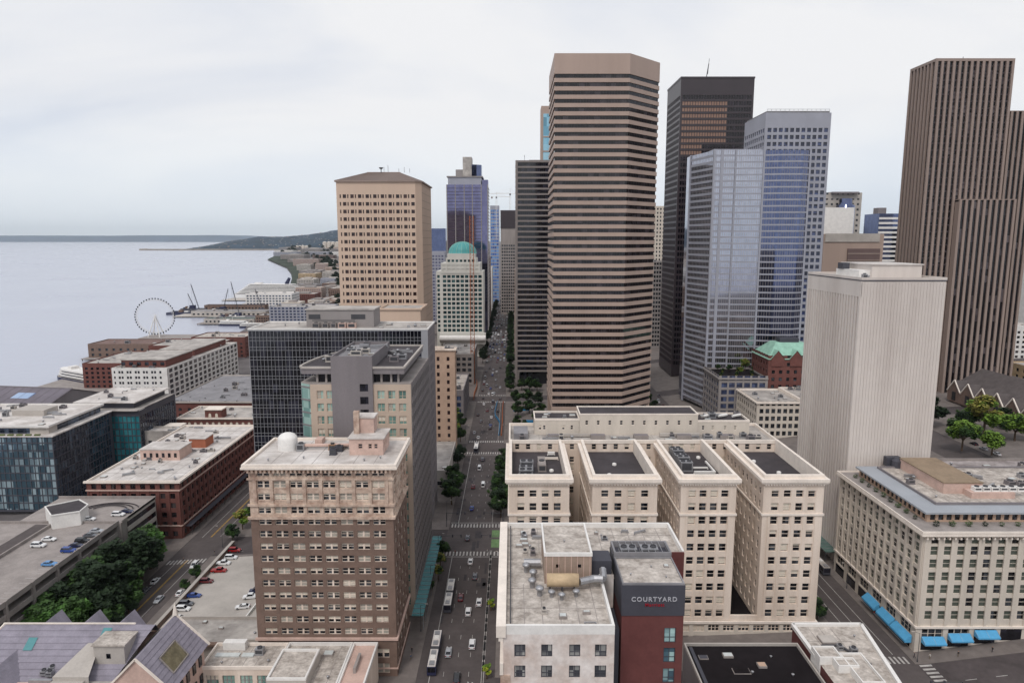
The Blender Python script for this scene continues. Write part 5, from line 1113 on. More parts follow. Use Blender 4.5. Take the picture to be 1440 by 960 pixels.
# ---------------------------------------------------------------- gothic slate-roofed building, bottom left
def gothic():
    r=thing('slate_roofed_building','old pink stone building with steep violet slate roofs, bottom left corner','building',(-100,150,-3)); B=Bld.__new__(Bld); B.root=r
    pk=M['pink']; E=16.0
    MB().box(-134,-92,149,170,-4,E).build('wall',pk,r); MB().box(-94,-80,145.6,163.5,-4,E).build('wall',pk,r)
    # long ridge roof, split in slate courses
    n=9
    def slope(a,b,c,d,nm='roof_slope'):
        """slates laid in courses from eave a-b up to ridge d-c"""
        a,b,c,d=map(Vector,(a,b,c,d)); k=MB()
        for i in range(n):
            t0,t1=i/n,(i+1)/n+.02; nn=(b-a).cross(d-a).normalized()*.14
            p,q=a.lerp(d,t0)+nn,b.lerp(c,t0)+nn; u,v=a.lerp(d,min(1,t1)),b.lerp(c,min(1,t1)); k.quad(p,q,v,u); k.quad(a.lerp(d,t0),b.lerp(c,t0),q,p)
        k.build(nm,M['slate'],r)
    slope((-134,148.5,E),(-95,148.5,E),(-90,160,24),(-128,160,24)); slope((-95,170.5,E),(-134,170.5,E),(-128,160,24),(-90,160,24)); 
    slope((-134,170.5,E),(-134,148.5,E),(-128,160,24),(-128,160.2,24))
    slope((-79,145,E),(-79,164,E),(-87,164,24.2),(-87,145,24.2)); slope((-95,164,E),(-95,145,E),(-87,145,24.2),(-87,164,24.2))
    g=MB(); g.poly([(-95,145.2,E),(-79,145.2,E),(-87,145.2,24)]); g.poly([(-79,163.9,E),(-95,163.9,E),(-87,163.9,24)]); g.build('gable_wall',pk,r)
    c=MB(); c.bar((-95.3,144.9,E-.1),(-87,144.9,24.4),.3); c.bar((-87,144.9,24.4),(-78.7,144.9,E-.1),.3); c.build('coping',M['creamd'],r); c=MB(); c.bar((-95.3,164.1,E),(-87,164.1,24.5),.32); c.bar((-87,164.1,24.5),(-78.7,164.1,E),.32); c.build('coping',M['creamd'],r)
    MB().bar((-87,164.1,24.3),(-87,164.1,27.6),.7,0,6,.05).build('finial',M['creamd'],r)
    c=MB(); c.bar((-128.3,160,24.3),(-95,160,24.3),.22); c.build('coping',M['creamd'],r); c=MB(); c.bar((-134.3,148.3,E),(-128,160,24.2),.3); c.build('coping',M['creamd'],r)
    for x in (-117.5,-107.5,-98.5):
        q=MB(); q.poly([(x-2,161,23.2),(x+2,161,23.2),(x,161,24.7)]); q.poly([(x+3,166,20),(x-3,166,20),(x,166,24.7)]); q.quad((x-2,161,23.2),(x,161,24.7),(x,166,24.7),(x-3,166,20)); q.quad((x,161,24.7),(x+2,161,23.2),(x+3,166,20),(x,166,24.7)); q.build('dormer',M['slate'],r)
    # hip joint, roof lights
    for x,y in ((-119,155.5),(-101.5,157.5)):
        f=(y-148.5)/11.5; MB().quad((x-1.1,y-1,E+8*(f-.087)+.3),(x+1.1,y-1,E+8*(f-.087)+.3),(x+1.1,y+1.6,E+8*(f+.14)+.3),(x-1.1,y+1.6,E+8*(f+.14)+.3)).build('roof_light',M['awnt'],r)
    # big boarded skylight on the right slope
    q=MB(); q.quad((-80.6,149.5,17.9),(-80.6,156.5,17.9),(-83.6,156.5,21.6),(-83.6,149.5,21.6)); q.build('boarded_skylight',mat('olive_boards',(118,110,88),.9,.25,.6),r)
    q=MB(); [q.bar(a,b,.16) for a,b in (((-80.6,149.3,18.0),(-83.7,149.3,21.8)),((-83.7,149.3,21.8),(-83.7,156.7,21.8)),((-83.7,156.7,21.8),(-80.6,156.7,18)),((-80.6,156.7,18),(-80.6,149.3,18)))]; q.build('skylight_frame',M['conc'],r)
    # square lantern box and flat beige terrace between the roofs
    MB().box(-101,-93.6,152,157.4,17,23.2).build('lantern_wall',M['concl'],r); MB().box(-101.4,-93.2,151.6,157.8,23.2,23.6).build('lantern_roof',M['rooft'],r); MB().box(-98,-97,151.9,152.01,20,21.2).build('lantern_window',GK,r); MB().box(-101.02,-101,153,156,18,22).build('louvre',M['dmetal'],r)
    q=MB(); q.quad((-108,147,18.5),(-99.5,147,18.5),(-101.5,155.5,21.8),(-104.5,155.5,21.8)); q.poly([(-108,147,16),(-99.5,147,16),(-99.5,147,18.5),(-108,147,18.5)]); q.build('sloping_roof',M['concl'],r)
    MB().box(-108,-94,141,148.2,15.8,16.6).build('flat_roof',M['roof'],r); MB().box(-108,-100.5,141,147,-3,17.6).build('bay_wall',M['concl'],r); MB().box(-120,-108.1,141,148.2,-3,16.4).build('bay_wall',pk,r); MB().box(-100.4,-94.5,142,147,-3,16.0).build('bay_wall',pk,r)
    slope((-127,143,15),(-127.5,157,15),(-121.5,157,20.5),(-121.5,143,20.5)); slope((-115.5,157,15),(-115.5,143,15),(-121.5,143,20.5),(-121.5,157,20.5)); g=MB(); g.poly([(-127,143.1,15),(-115.5,143.1,15),(-121.5,143.1,20.3)]); g.build('gable_wall',pk,r); MB().box(-127,-115.5,143.1,157,-3,15.1).build('wall',pk,r)
    c=MB(); c.bar((-127.2,142.9,15),(-121.5,142.9,20.6),.25); c.bar((-121.5,142.9,20.6),(-115.3,142.9,15),.25); c.build('coping',M['creamd'],r)
    for x,y in ((-112,150),(-110.3,149.6),(-111,151.5)): ac_unit(B,x,y,17.2,1.3,1.3,1.1,M['metal'])
    duct(B,[(-114,147.6),(-108.5,147.6)],16.4,.4); 
    for i in range(5): MB().bar((-100+i*1.1,143,17),(-99.2+i*1.1,146.4,17),.16).build('pipe',M['metal'],r)
    for z in (12,7): 
        for i in range(5): MB().box(-79.99,-79.7,147+i*3.3,148.4+i*3.3,z,z+2.6).build('window',GK,r)
    for x in (-90.5,-87,-83.5): MB().box(x-.6,x+.6,145.3,145.59,11,13.6).build('window',GK,r)
    for x in (-124,-121.5,-119): MB().box(x-.5,x+.5,142.8,143.09,10.5,13).build('window',GK,r)
gothic()
# low beige building, bottom left of centre
def lowbeige():
    B=Bld('low_beige_building','low beige building with pale flat roofs in front of the brown brick tower','building',(-58,150,0),wmats=[M['greyst'],GG,BL,BL2],vars=(0,0,1)); r=B.root
    w=MB(); B.facade(w,(-80.4,162,-3),FR,19.4,14,[(1.2,4.4),(5.4,8.6),(10,13.2),(14.4,17.6)],[(3,6),(8.7,11.6)],.35,'triple'); w.quad((-80.4,172.5,-3),(-80.4,162,-3),(-80.4,162,11),(-80.4,172.5,11)); w.quad((-61,172.5,-3),(-80.4,172.5,-3),(-80.4,172.5,11),(-61,172.5,11)); w.build('wall',M['cream'],r)
    w=MB(); w.box(-60.99,-36.8,138,172.5,-3,10.4); w.build('wall',M['cream'],r); MB().box(-80.1,-61,162.4,172.3,10.4,10.45).build('roof',M['rooft'],r); MB().box(-60.9,-37,138.4,172.3,10.41,10.47).build('roof',M['rooft'],r)
    ring(B,-80.6,-61.0,161.8,172.6,10.3,11.2,.4,M['creamd']); ring(B,-60.9,-43.4,138,172.6,10.3,11.3,.45,M['white']); ring(B,-43.3,-36.6,138,172.6,10.3,11.3,.45,M['white'])
    MB().box(-42.9,-37.1,138.6,172.1,10.48,10.52).build('roof',M['pink'],r); MB().box(-40.6,-39.9,160,166.6,10.5,12).build('stair_wall',M['conc'],r)
    MB().box(-60.4,-50.6,153.6,166,10.47,13).build('raised_bay',M['concl'],r); ring(B,-60.4,-50.6,153.6,166,12.95,13.6,.5,M['white']); MB().box(-59.8,-51.2,154.2,165.4,13.0,13.05).build('bay_roof',M['rooft'],r)
    seams(B,-60.4,-44,138.8,172,10.47,3.5); seams(B,-79.8,-61.3,162.8,172,10.45,3.2)
    hatch(B,-49,168.2,10.5,2.6,2,.5); ac_unit(B,-67.5,168.6,10.45,2.2,1.8,1.7); 
    for x in (-77.4,-74.2,-70.4): MB().box(x-1.6,x+1.6,167,168.6,10.45,10.75).build('skylight',M['skylight'],r)
    vent(B,-64,165,10.45,.3,.8); vent(B,-76,164.4,10.45,.25,.6); vent(B,-46.5,158,10.47,.3,.9)
    MB().box(-78,-72,170,172,10.45,12.6).build('plant_box',M['white'],r)
    B.finish()
lowbeige()
simple('street_wall_building','narrow orange stone building with small dark windows rising left of the avenue',-49.5,-31.2,367,376,0,61.3,M['orange'],3,3,3,4.3,13,1.5,2.2,roof=M['roof'],thr=2.4,gm=glass('slot_glass',(40,24,26),(60,40,40)),trim=M['cream'],clut=2)
simple('low_pale_shop_building','low pale building at the foot of the narrow orange stone building',-56,-31.2,318,366,0,9.5,M['concl'],4,8,2,4.4,1,2.5,2,roof=M['roof'],clut=5)
simple('orange_annex_tower','orange stone annex with slot windows peeking above the black glass slab',-78.5,-54,401,430,0,80,M['beige'],5,4,65,9,1,1.2,6,roof=M['roof'],trim=M['beige'],thr=2)
simple('banded_mid_building','pale stone building with dark window bays beside the crane mast',-62,-32,560,622,0,26,M['conc'],6,8,2,4.6,5,3,2.6,roof=M['roof'],clut=9,thr=2.4)
simple('blue_windowed_building','grey building with blue dark windows behind the narrow orange building',-56,-32,440,498,0,22,M['greyp'],5,8,2,4.4,4,3,2.8,gm=GB,roof=M['rooft'],clut=18,thr=2.4)
# ---------------------------------------------------------------- right middle distance
g=simple('roof_garden_podium','long grey stone podium with a planted roof terrace below the blue glass tower',127.5,157.5,412,446,4,36,M['greyst'],6,6,4,4.4,7,3.6,2.9,side='L',gm=GB,roof=M['roofb'],trim=M['greyst'],thr=2.4)
simple('cream_corner_block','cream office block with banded windows between the podium and the white ribbed tower',137.7,163,374,409,3,30,M['ivory'],7,9,3.2,4.3,6,2.2,2.6,side='L',roof=M['roof'],trim=M['creamd'],clut=8,thr=2.4)
simple('cluttered_roof_block','cream block with a roof crowded with white plant, left of the white ribbed tower',163.6,190,372,409,3,31,M['ivory'],9,8,2.2,4.2,6,2.2,2.4,side='L',roof=M['roof'],trim=M['creamd'],clut=42,thr=2.4,big=1.2)
g2=simple('green_roofed_brick_building','red brick building with a pale green copper hipped roof',158,192,414,443,4,48,M['redbrick'],7,6,2,4.6,10,2.0,2.2,side='L',thr=2.4)
q=MB(); zr=47.2
q.quad((157.4,413.4,zr),(192.6,413.4,zr),(184,425,56),(166,425,56)); q.quad((157.4,443.6,zr),(157.4,413.4,zr),(166,425,56),(166,434,56)); q.quad((192.6,413.4,zr),(192.6,443.6,zr),(184,434,56),(184,425,56)); q.quad((166,425,56),(184,425,56),(184,434,56),(166,434,56)); q.build('copper_roof',M['patina'],g2.root); MB().box(169,181,426,433,56,58.5).build('roof_lantern',M['dgrey'],g2.root)
for x in (163.5,175,186.5):
    q=MB(); q.poly([(x-4,413.3,43),(x+4,413.3,43),(x+4,413.3,47.5),(x,413.3,52.5),(x-4,413.3,47.5)]); q.build('gable_wall',M['redbrick'],g2.root); q=MB(); q.quad((x-4.3,413,47.6),(x,413,52.8),(x,421,52.8),(x-4.3,421,47.6)); q.quad((x,413,52.8),(x+4.3,413,47.6),(x+4.3,421,47.6),(x,421,52.8)); q.build('gable_roof',M['patina'],g2.root)
def church():
    r=thing('gabled_stone_church','dark stone church with a row of pale edged gables, right edge behind trees','church',(290,380,20)); c=(281,370); A=R(-90)
    x0,x1,y0,y1,e,rz=245,317,355,385,31.5,44
    w=MB(); w.box(x0,x1,y0,y1,14,e); w.rotz(c,A).build('wall',M['brickbr'],r)
    k=MB(); ym=(y0+y1)/2; k.quad((x0-1,y0-.5,e),(x1+1,y0-.5,e),(x1-5,ym,rz),(x0+5,ym,rz)); k.quad((x1+1,y1+1,e),(x0-1,y1+1,e),(x0+5,ym,rz),(x1-5,ym,rz)); k.poly([(x0-1,y1+1,e),(x0-1,y0-.5,e),(x0+5,ym,rz)]); k.poly([(x1+1,y0-.5,e),(x1+1,y1+1,e),(x1-5,ym,rz)]); k.rotz(c,A).build('roof',mat('church_slate',(92,85,84),.85,.15,.3),r)
    for i in range(6):
        x=x0+6+i*12; q=MB(); q.poly([(x-6,y0-1.2,24),(x+6,y0-1.2,24),(x+6,y0-1.2,e-1.5),(x,y0-1.2,e+5.5),(x-6,y0-1.2,e-1.5)]); q.rotz(c,A).build('gable_wall',M['brickbr'],r)
        q=MB(); q.quad((x-6,y0-1.2,e-1.5),(x,y0-1.2,e+5.5),(x,ym-3,e+5.5),(x-6,y0+3,e-1.5)); q.quad((x,y0-1.2,e+5.5),(x+6,y0-1.2,e-1.5),(x+6,y0+3,e-1.5),(x,ym-3,e+5.5)); q.rotz(c,A).build('gable_roof',MATS['church_slate'],r)
        q=MB(); q.bar((x-6.2,y0-1.5,e-1.6),(x,y0-1.5,e+5.7),.4); q.bar((x,y0-1.5,e+5.7),(x+6.2,y0-1.5,e-1.6),.4); q.rotz(c,A).build('gable_coping',M['creamd'],r)
        q=MB(); q.box(x-1.6,x+1.6,y0-1.4,y0-1.15,25,30); q.rotz(c,A).build('window',GK,r)
        q=MB(); q.box(x-2,x+2,y0-.2,y0-.01,18,22.5); q.rotz(c,A).build('window',GK,r)
    q=MB(); q.box(322,328,384,390,34,46); q.rotz(c,A).build('chimney',M['redbrick'],r)
church()
simple('grey_roof_deck_building','building with a wide stained grey roof behind the cream block with blue awnings',146.5,206,229.5,262,6,34,M['conc'],0,0,0,4,0,roof=mat('stained_grey_roof',(166,158,156),.85,.3,.12,fine=.9,c2=(118,108,106)),clut=26)
r=thing('garden_wall','low red brick garden wall beside the bright green tree','wall',(206,300,17)); MB().box(183,214,299,300,12,19.4).build('brick_wall',M['redbrick'],r); MB().box(182.8,214.2,298.8,300.2,19.4,19.7).build('coping',M['concl'],r)
struct(MB().box(180,250,262.5,298.8,10,18.6).build('plaza',M['concl']))
# far right background
o=simple('beige_louvred_block','beige block with one big brown louvred panel between the blue tower and the brown tower',280,334,620,680,12,125,M['pinkg'],0,0,0,4,0,roof=M['roofw'])
MB().box(302,331,618.9,619.99,52,112).build('louvre_panel',mat('louvre_brown',(110,92,90),.8,.06,.1),o.root)
q=MB(); [q.box(302,331,618.6,618.89,z,z+1.2) for z in range(53,112,6)]; stuff(q.build('louvre_slat',M['browng'],o.root))
MB().box(281,330,619.2,619.99,118,125.4).build('crown_band',M['concl'],o.root)
o=simple('helipad_tower','pale tower with a rooftop helipad slab and blue glass drum beside the beige louvred block',352,402,800,850,15,168,M['concl'],8,5,60,6,17,2.6,2.4,side='L',roof=M['roofw'],thr=3)
MB().box(366,396,795,835,172,174).build('helipad',M['greyp'],o.root); MB().box(378,384,805,815,167,172).build('pad_column',M['conc'],o.root); MB().lathe(380,792,[(10,60),(10,158),(7,160),(7,166)],20).build('glass_drum',MG2,o.root,True)
o=simple('white_slab_building','white rounded roof building in front of the helipad tower',300,345,700,750,15,152,M['white'],0,0,0,4,0,roof=M['white'])
o=simple('blue_striped_tower','blue glass tower with white floor stripes left of the brown ribbed tower',371,392,700,730,15,146,MG2,0,0,0,4,0,roof=M['roofw'])
for i in range(27): MB().box(370.6,392.3,699.3,699.99,18+i*4.7,20.1+i*4.7).build('floor_band',M['white'],o.root)
MB().box(372,380,705,715,146,152).build('lift_house',M['greyp'],o.root)
simple('violet_background_tower','small violet tower just left of the blue striped tower',372,395,860,890,15,172,M['lilac'],5,0,60,6,15,2,3,side='L',gm=GP,thr=3)
simple('dark_blue_background_tower','dark blue glass tower behind the church at the right edge',446,500,560,600,20,132,M['bronze'],10,0,4,4.6,22,3.6,2.6,side='L',gm=GB,thr=3)
simple('white_background_slab','white slab building at the right edge beside the dark blue tower',424,440,560,600,20,150,M['white'],4,0,4,4.6,26,2,2,side='L',gm=GB,thr=3)
simple('low_tan_background_building','low tan building at the right edge beyond the church',346,400,430,470,20,36,M['tan'],9,6,2,4.4,3,2.6,2.4,side='L',roof=M['roof'],thr=2.5)
simple('cream_gap_tower','narrow cream tower seen between the pink banded and black towers',178,200,900,930,8,163,M['ivory'],5,0,5,5,30,1.8,2.6,side='L',roof=MG2,thr=3)
simple('pale_gap_block','pale gridded block low between the pink banded and black towers',138,162,700,740,8,98,M['greyst'],8,4,3,4.4,20,2,2.6,side='L',thr=2.6,clut=3)
o=simple('blue_topped_tower','slim tower with pale blue glass rising behind the dark grey banded tower',26.8,40,650,670,8,241,M['pinkg'],0,0,0,4,0,roof=M['roofd'])
MB().box(28.8,35.8,649.3,649.99,150,234).build('glass_strip',glass('sky_blue_glass',(120,180,205),(170,210,225),(3,3,8),.4,.08,.6),o.root)
for z in (213,200,182,165): MB().box(28.7,36,649,649.3,z,z+1.2).build('floor_band',M['pinkg'],o.root)
simple('thin_blue_tower','thin bright blue glass tower beyond the violet tower at the avenue end',-41,-24,1300,1330,0,183,M['lilac'],4,0,4,6.2,28,3,4,gm=glass('bright_blue_glass',(60,110,190),(120,170,220),(4,4,6),.4,.08,.6),thr=3)
o=simple('unfinished_tower','unfinished dark tower topped with a crane beyond the banded grey tower',-18,6,1100,1130,0,166,M['conc'],6,0,4,5,22,2.6,3,thr=3)
MB().box(-18.3,6.3,1099,1130,138,166).build('netting',M['bronze'],o.root)
simple('pale_avenue_end_tower','pale grey tower at the far end of the avenue',-22,-14.5,1500,1530,0,150,M['greyst'],3,0,4,6,22,1.6,3,gm=GB,thr=3)
simple('blue_avenue_end_block','mid blue glass block low at the far end of the avenue',-12,8,1200,1230,0,100,MG2,0,0,0,4,0)
simple('beige_avenue_block','beige block beside the avenue just beyond the grey banded tower',2.8,22,700,745,2,62,M['pinkg'],4,8,3,4.4,13,2,2.4,side='L',thr=2.4,clut=3)
simple('brown_avenue_block','brown office block left of the avenue beyond the violet tower',-60,-31,960,1000,0,96,M['brickbr'],6,8,3,4.4,20,2,2.4,thr=3)
simple('white_avenue_block','pale office block left of the avenue beside the violet tower',-76,-31,905,950,0,52,M['concl'],9,8,3,4.4,11,2.4,2.4,thr=3)
simple('violet_grey_background_tower','violet grey block between the beige tower and the domed building',-122,-98,1000,1030,0,103,M['lilac'],5,4,3,4.6,21,3,2.6,gm=GP,thr=3)
simple('blue_gap_building','small blue block on the skyline between the beige tower and the violet tower',-150,-120,1250,1290,0,140,MG2,0,0,0,4,0)

# ---------------------------------------------------------------- far low districts: every block its own building
fr=random.Random(41)
walls=[M['ivory'],M['concl'],M['pinkg'],M['greyst'],M['brickbr'],M['redbrick'],M['white'],M['lilac'],M['tan'],M['conc']]
wn=['cream','pale concrete','pinkish stone','grey stone','brown brick','red brick','white','bluish grey','tan','weathered concrete']
OCC=[]
def far_block(x0,x1,y0,y1,h,where,grp,idx=None):
    i=fr.randrange(len(walls)) if idx is None else idx; z0=G((x0+x1)/2)-1
    if y0>1500: z0+=min(1,(y0-1500)/4000)*45
    nm='distant_building'; B=Bld(nm,'%s building %s'%(wn[i],where),'building',((x0+x1)/2,y0,z0),grp,wmats=[M['greyst'],fr.choice([GK,GB,GR]),BL2,BL2],vars=(0,),thresh=9)
    w=MB(); nr=max(1,int((h-2)/3.8)); c=cols(max(2,int((x1-x0)/4.2)),x1-x0,2.3,.8); s=cols(max(2,int((y1-y0)/4.2)),y1-y0,2.3,.8); rr=rows(1.6,3.8,nr,1.9)
    for O,U,L,cc in (((x0,y0,z0),FR,x1-x0,c),(((x1,y0,z0),RT,y1-y0,s) if x1<0 else ((x0,y1,z0),LF,y1-y0,s))):
        B.facade(w,O,U,L,h,cc,rr,.3,'bare')
    w.quad((x1,y1,z0),(x0,y1,z0),(x0,y1,z0+h),(x1,y1,z0+h)); w.quad((x0,y1,z0),(x0,y0,z0),(x0,y0,z0+h),(x0,y1,z0+h)) if x1<0 else w.quad((x1,y0,z0),(x1,y1,z0),(x1,y1,z0+h),(x1,y0,z0+h)); w.build('wall',walls[i],B.root)
    MB().quad((x0,y0,z0+h-.3),(x1,y0,z0+h-.3),(x1,y1,z0+h-.3),(x0,y1,z0+h-.3)).build('roof',fr.choice([M['roof'],M['roofw'],M['roofg'],M['roof'],M['rooft']]),B.root); ring(B,x0,x1,y0,y1,z0+h-.5,z0+h+.5,.5,walls[i])
    px,py=(x0+x1)/2,(y0+y1)/2; a,b=(x1-x0)*.2,(y1-y0)*.2
    MB().box(px-a,px+a,py-b,py+b,z0+h-.3,z0+h+3).build('lift_house',fr.choice([M['concl'],M['greyst'],M['conc']]),B.root)
    if y0<1200: clutter(B,x0+2,x1-2,y0+2,y1-2,z0+h-.3,4,int(abs(x0)+y0),1.5)
    B.finish(); return B
# along the shore between the bay and the beige tower
k=0
for y in (820,905,1010,1100,1190,1290,1400,1520,1650,1800,1980,2180,2400,2700,3050,3400,3800,4300,4900,5600):
    s=shore(y)+24; x=s; f=1+max(0,y-1200)/1400
    while x<-.143*y-4 and (y>1000 or x<-175):
        w=fr.uniform(26,50)*f; h=fr.uniform(9,24)*(1+.25*(y>1300)); d=fr.uniform(26,44)*f
        if not (y<1400 and any(x<bx+bw and x+w>bx and y<by+bd and y+d>by for bx,bw,by,bd in ((-560,300,975,60),(-560,140,1180,40),(-520,90,1325,60)))):
            far_block(x,x+w,y,y+d,h,'%s in the waterfront district, %s'%(['low and broad','taller','narrow'][k%3],['nearest rows','middle rows','far rows near the headland'][0 if y<1300 else 1 if y<2500 else 2]),'low buildings along the waterfront'); k+=1
        x+=w+fr.uniform(9,18)*f
# dense blocks behind the towers on the right
for (x,y,w,h) in ((176,520,30,24),(60,640,34,50),(60,760,30,70),(100,870,40,60),(115,620,0,0),(240,700,34,46),(200,760,40,60),(300,480,40,22),(360,520,46,26),(345,620,0,0),(450,700,50,50),(520,640,50,60),(420,620,30,44),(560,800,60,70),(640,900,60,80),(390,900,0,0),(250,1000,60,90),(330,1100,60,110),(420,1050,50,90),(500,1200,60,100),(140,1000,40,70),(160,1150,50,120)):
    if w: far_block(x,x+w,y,y+40,h,'among the streets behind the right hand towers, about %d metres off'%y,'background blocks on the right')
for i,(x,y,w,h) in enumerate(((-72,1060,38,60),(-76,1160,42,74),(-80,1320,40,50),(4,880,30,60),(4,1010,34,76),(5,1240,34,60),(6,1400,34,70),(-80,1500,45,60),(-90,1700,50,50),(8,1600,34,60),(-150,800,40,50),(-170,900,44,40),(-160,1100,40,60),(-130,640,44,34),(-200,1000,40,40))):
    far_block(x,x+w,y,y+55,h,'lining the far end of the central avenue','blocks lining the far avenue')
# hillside houses on the headland
hh=MB(); hr=random.Random(5)
def headz(x,y):
    u=(x+4750)/3450; v=(y-10000)/2500
    return -15+(min(1,(u/.22))**.55*(185+115*math.exp(-((u-.62)/.16)**2)+28*hnoise(u*3,8)+14*hnoise(u*9+v*7,2)))*min(1,(v*2.6)**.6)
for _ in range(230):
    x=hr.uniform(-4700,-1500); y=hr.uniform(10040,11000); z=headz(x,y); w=hr.uniform(10,22); hh.box(x,x+w,y,y+20,z-4,z+hr.uniform(3,8),hr.randrange(3))
stuff(hh.build('hillside_houses',[M['greyst'],M['concl'],M['pinkg']])); tag(bpy.data.objects['hillside_houses'],'pale houses scattered over the wooded headland across the bay','houses')
for nm,lab,x,y,z,h,rr_ in (('grain_silo','pale grain silo group below the headland right of the jetty',-1900,7000,0,95,22),('grain_silo','second pale silo group further right on the far shore',-2250,7200,0,55,18)):
    t=thing(nm,lab,'silo',(x,y,z)); 
    for i in range(4): MB().lathe(x+i*rr_*1.9,y,[(rr_,0),(rr_,h),(rr_*.3,h+6)],12).build('silo',M['ivory'],t)
# ---------------------------------------------------------------- waterfront: wheel, ships, cranes, piers
def wheel():
    cx,cy,cz,Rr=-489,930,16.5,23
    t=thing('ferris_wheel','tall white observation wheel with enclosed gondolas at the end of its pier','ferris wheel',(cx,cy,-13)); A=R(22)
    P=lambda a,r,o=0: (cx+r*math.cos(a)*math.cos(A)-o*math.sin(A),cy+r*math.cos(a)*math.sin(A)+o*math.cos(A),cz+r*math.sin(a))
    for o in (-1.6,1.6):
        m=MB()
        for i in range(84): a,b=[2*PI*j/84 for j in (i,i+1)]; m.bar(P(a,Rr,o),P(b,Rr,o),.22); m.bar(P(a,Rr-1.6,o),P(b,Rr-1.6,o),.12)
        m.build('rim',M['white'],t)
    sp=MB()
    for i in range(42): a=2*PI*i/42; sp.bar(P(a,1,0),P(a,Rr,1.5 if i%2 else -1.5),.05,0,3); 
    stuff(sp.build('spoke',M['white'],t))
    for i in range(42):
        a=2*PI*i/42; p=P(a,Rr+1.3); MB().lathe(p[0],p[1],[(.4,p[2]-1.5),(.8,p[2]-1.1),(.85,p[2]+.1),(.6,p[2]+.7),(.1,p[2]+.9)],8).build('gondola',G0,t)
    for s in (-1,1):
        for o in (-1,1):
            MB().bar((cx+s*8,cy+o*7,-12),P(0,0,o*2.4),.7,0,6).build('support_leg',M['white'],t)
    MB().bar(P(0,0,-3),P(0,0,3),1.1,0,10).build('hub',M['white'],t)
wheel()
def pier(label,x0,x1,y0,y1,m=None):
    t=thing('pier',label,'pier',((x0+x1)/2,y0,-14)); MB().box(x0,x1,y0,y1,-12.6,-11.6).build('deck',m or M['conc'],t); 
    n=max(3,int((x1-x0)/14)); q=MB()
    for i in range(n):
        for y in (y0+1,y1-1): x=x0+1+(x1-x0-2)*i/(n-1); q.bar((x,y,-17),(x,y,-12.6),.5,0,5)
    stuff(q.build('piles',M['bark'],t)); return t
pier('timber pier carrying the observation wheel',-505,-385,912,950); pier('pier with the long brown shed beside the wheel',-482,-360,752,806); pier('pier at the ferry landing below the brick loft building',-430,-350,585,640)
pier('pier under the large grey shed at the left edge',-450,-330,480,556); pier('pier in front of the lower grey shed, left edge',-430,-310,415,476)
pier('long pale pier with the construction cranes beyond the wheel',-590,-410,1180,1225,M['concl']); pier('pier of the dark green roofed boat hall, right of the wheel',-500,-395,1075,1110); pier('cruise terminal pier in the distance',-640,-480,1500,1560,M['concl'])
def ship(name,label,x,y,L,Bm,hull,decks,ang,hm=None,fun=None,dk=2.6,roof=None):
    t=thing(name,label,'ship' if L>60 else 'boat',(x,y,-14)); 
    def pl(m,z0,z1,s=1,f=1,mt=None):
        pts=[(x-L/2*f,y-Bm/2*s),(x+L*.3*f,y-Bm/2*s),(x+L*.45*f,y-Bm*.3*s),(x+L/2*f,y),(x+L*.45*f,y+Bm*.3*s),(x+L*.3*f,y+Bm/2*s),(x-L/2*f,y+Bm/2*s)]
        return MB().prism(pts,z0,z1,mt=1 if mt else None).rotz((x,y),ang)
    pl(None,-14.5,-14.5+hull,mt=1).build('hull',[hm or M['navy'],M['roof']],t)
    z=-14.5+hull
    for i in range(decks):
        pl(None,z,z+dk*.45,.86-.02*i,.92-.05*i).build('window_band',GK,t); pl(None,z+dk*.45,z+dk,.9-.02*i,.94-.05*i).build('deck',M['white'],t); z+=dk
    if fun: MB().bar((x-L*.2,y,z),(x-L*.24,y,z+fun*1.0),fun*.35,0,8,fun*.22).rotz((x,y),ang).build('funnel',M['navy'],t)
    MB().box(x+L*.12,x+L*.2,y-Bm*.2,y+Bm*.2,z,z+dk).rotz((x,y),ang).build('bridge',M['white'],t)
    MB().bar((x,y,z),(x,y,z+dk*2.4),.2).rotz((x,y),ang).build('mast',M['white'],t)
    return t
ship('ferry','white decked ferry with dark hull docked beside the brick loft building',-412,640,70,18,4.2,3,R(150))
ship('cruise_ship','large white cruise ship with a black swept funnel at the distant terminal',-560,1590,190,30,9,8,R(172),M['white'],14,3.0)
ship('harbour_boat','dark hulled boat with white cabin moored beside the wheel pier',-440,1068,46,11,3,2,R(178)); ship('harbour_boat','second moored boat with white cabins, nearer the shore',-400,1040,38,9,3,2,R(180)); ship('harbour_boat','small white boat near the long pale pier',-470,1165,26,8,2,1,R(175),M['white'])
def barge(label,x,y,L,Bm,ja,jl,col):
    t=thing('crane_barge',label,'barge',(x,y,-14)); MB().box(x-L/2,x+L/2,y-Bm/2,y+Bm/2,-14.6,-10).build('hull',col,t); MB().box(x-6,x+3,y-4,y+4,-10,-4).build('crane_house',M['navy'],t)
    m=MB(); a=Vector((x,y,-5)); b=a+Vector((math.cos(ja)*jl*.5,0,math.sin(ja)*jl)); 
    for s in (-1,1): m.bar(a+Vector((0,s*1.6,0)),b+Vector((0,s*.4,0)),.35)
    for i in range(9): p=a.lerp(b,i/9); q=a.lerp(b,(i+1)/9); m.bar(p+Vector((0,1.5,0)),q-Vector((0,1.3,0)),.2)
    m.build('jib',M['dmetal'],t); c=MB(); c.bar(b,(x-5,y,-2),.12); c.bar(b,(b.x,b.y,-8),.1); c.build('cable',M['dmetal'],t)
    for i in range(4): MB().box(x-L*.42+i*L*.09,x-L*.36+i*L*.09,y-3,y+3,-10,-10+2+i%2*2).build('deck_container',[M['navy'],M['brickbr'],M['white'],M['dgrey']][i],t)
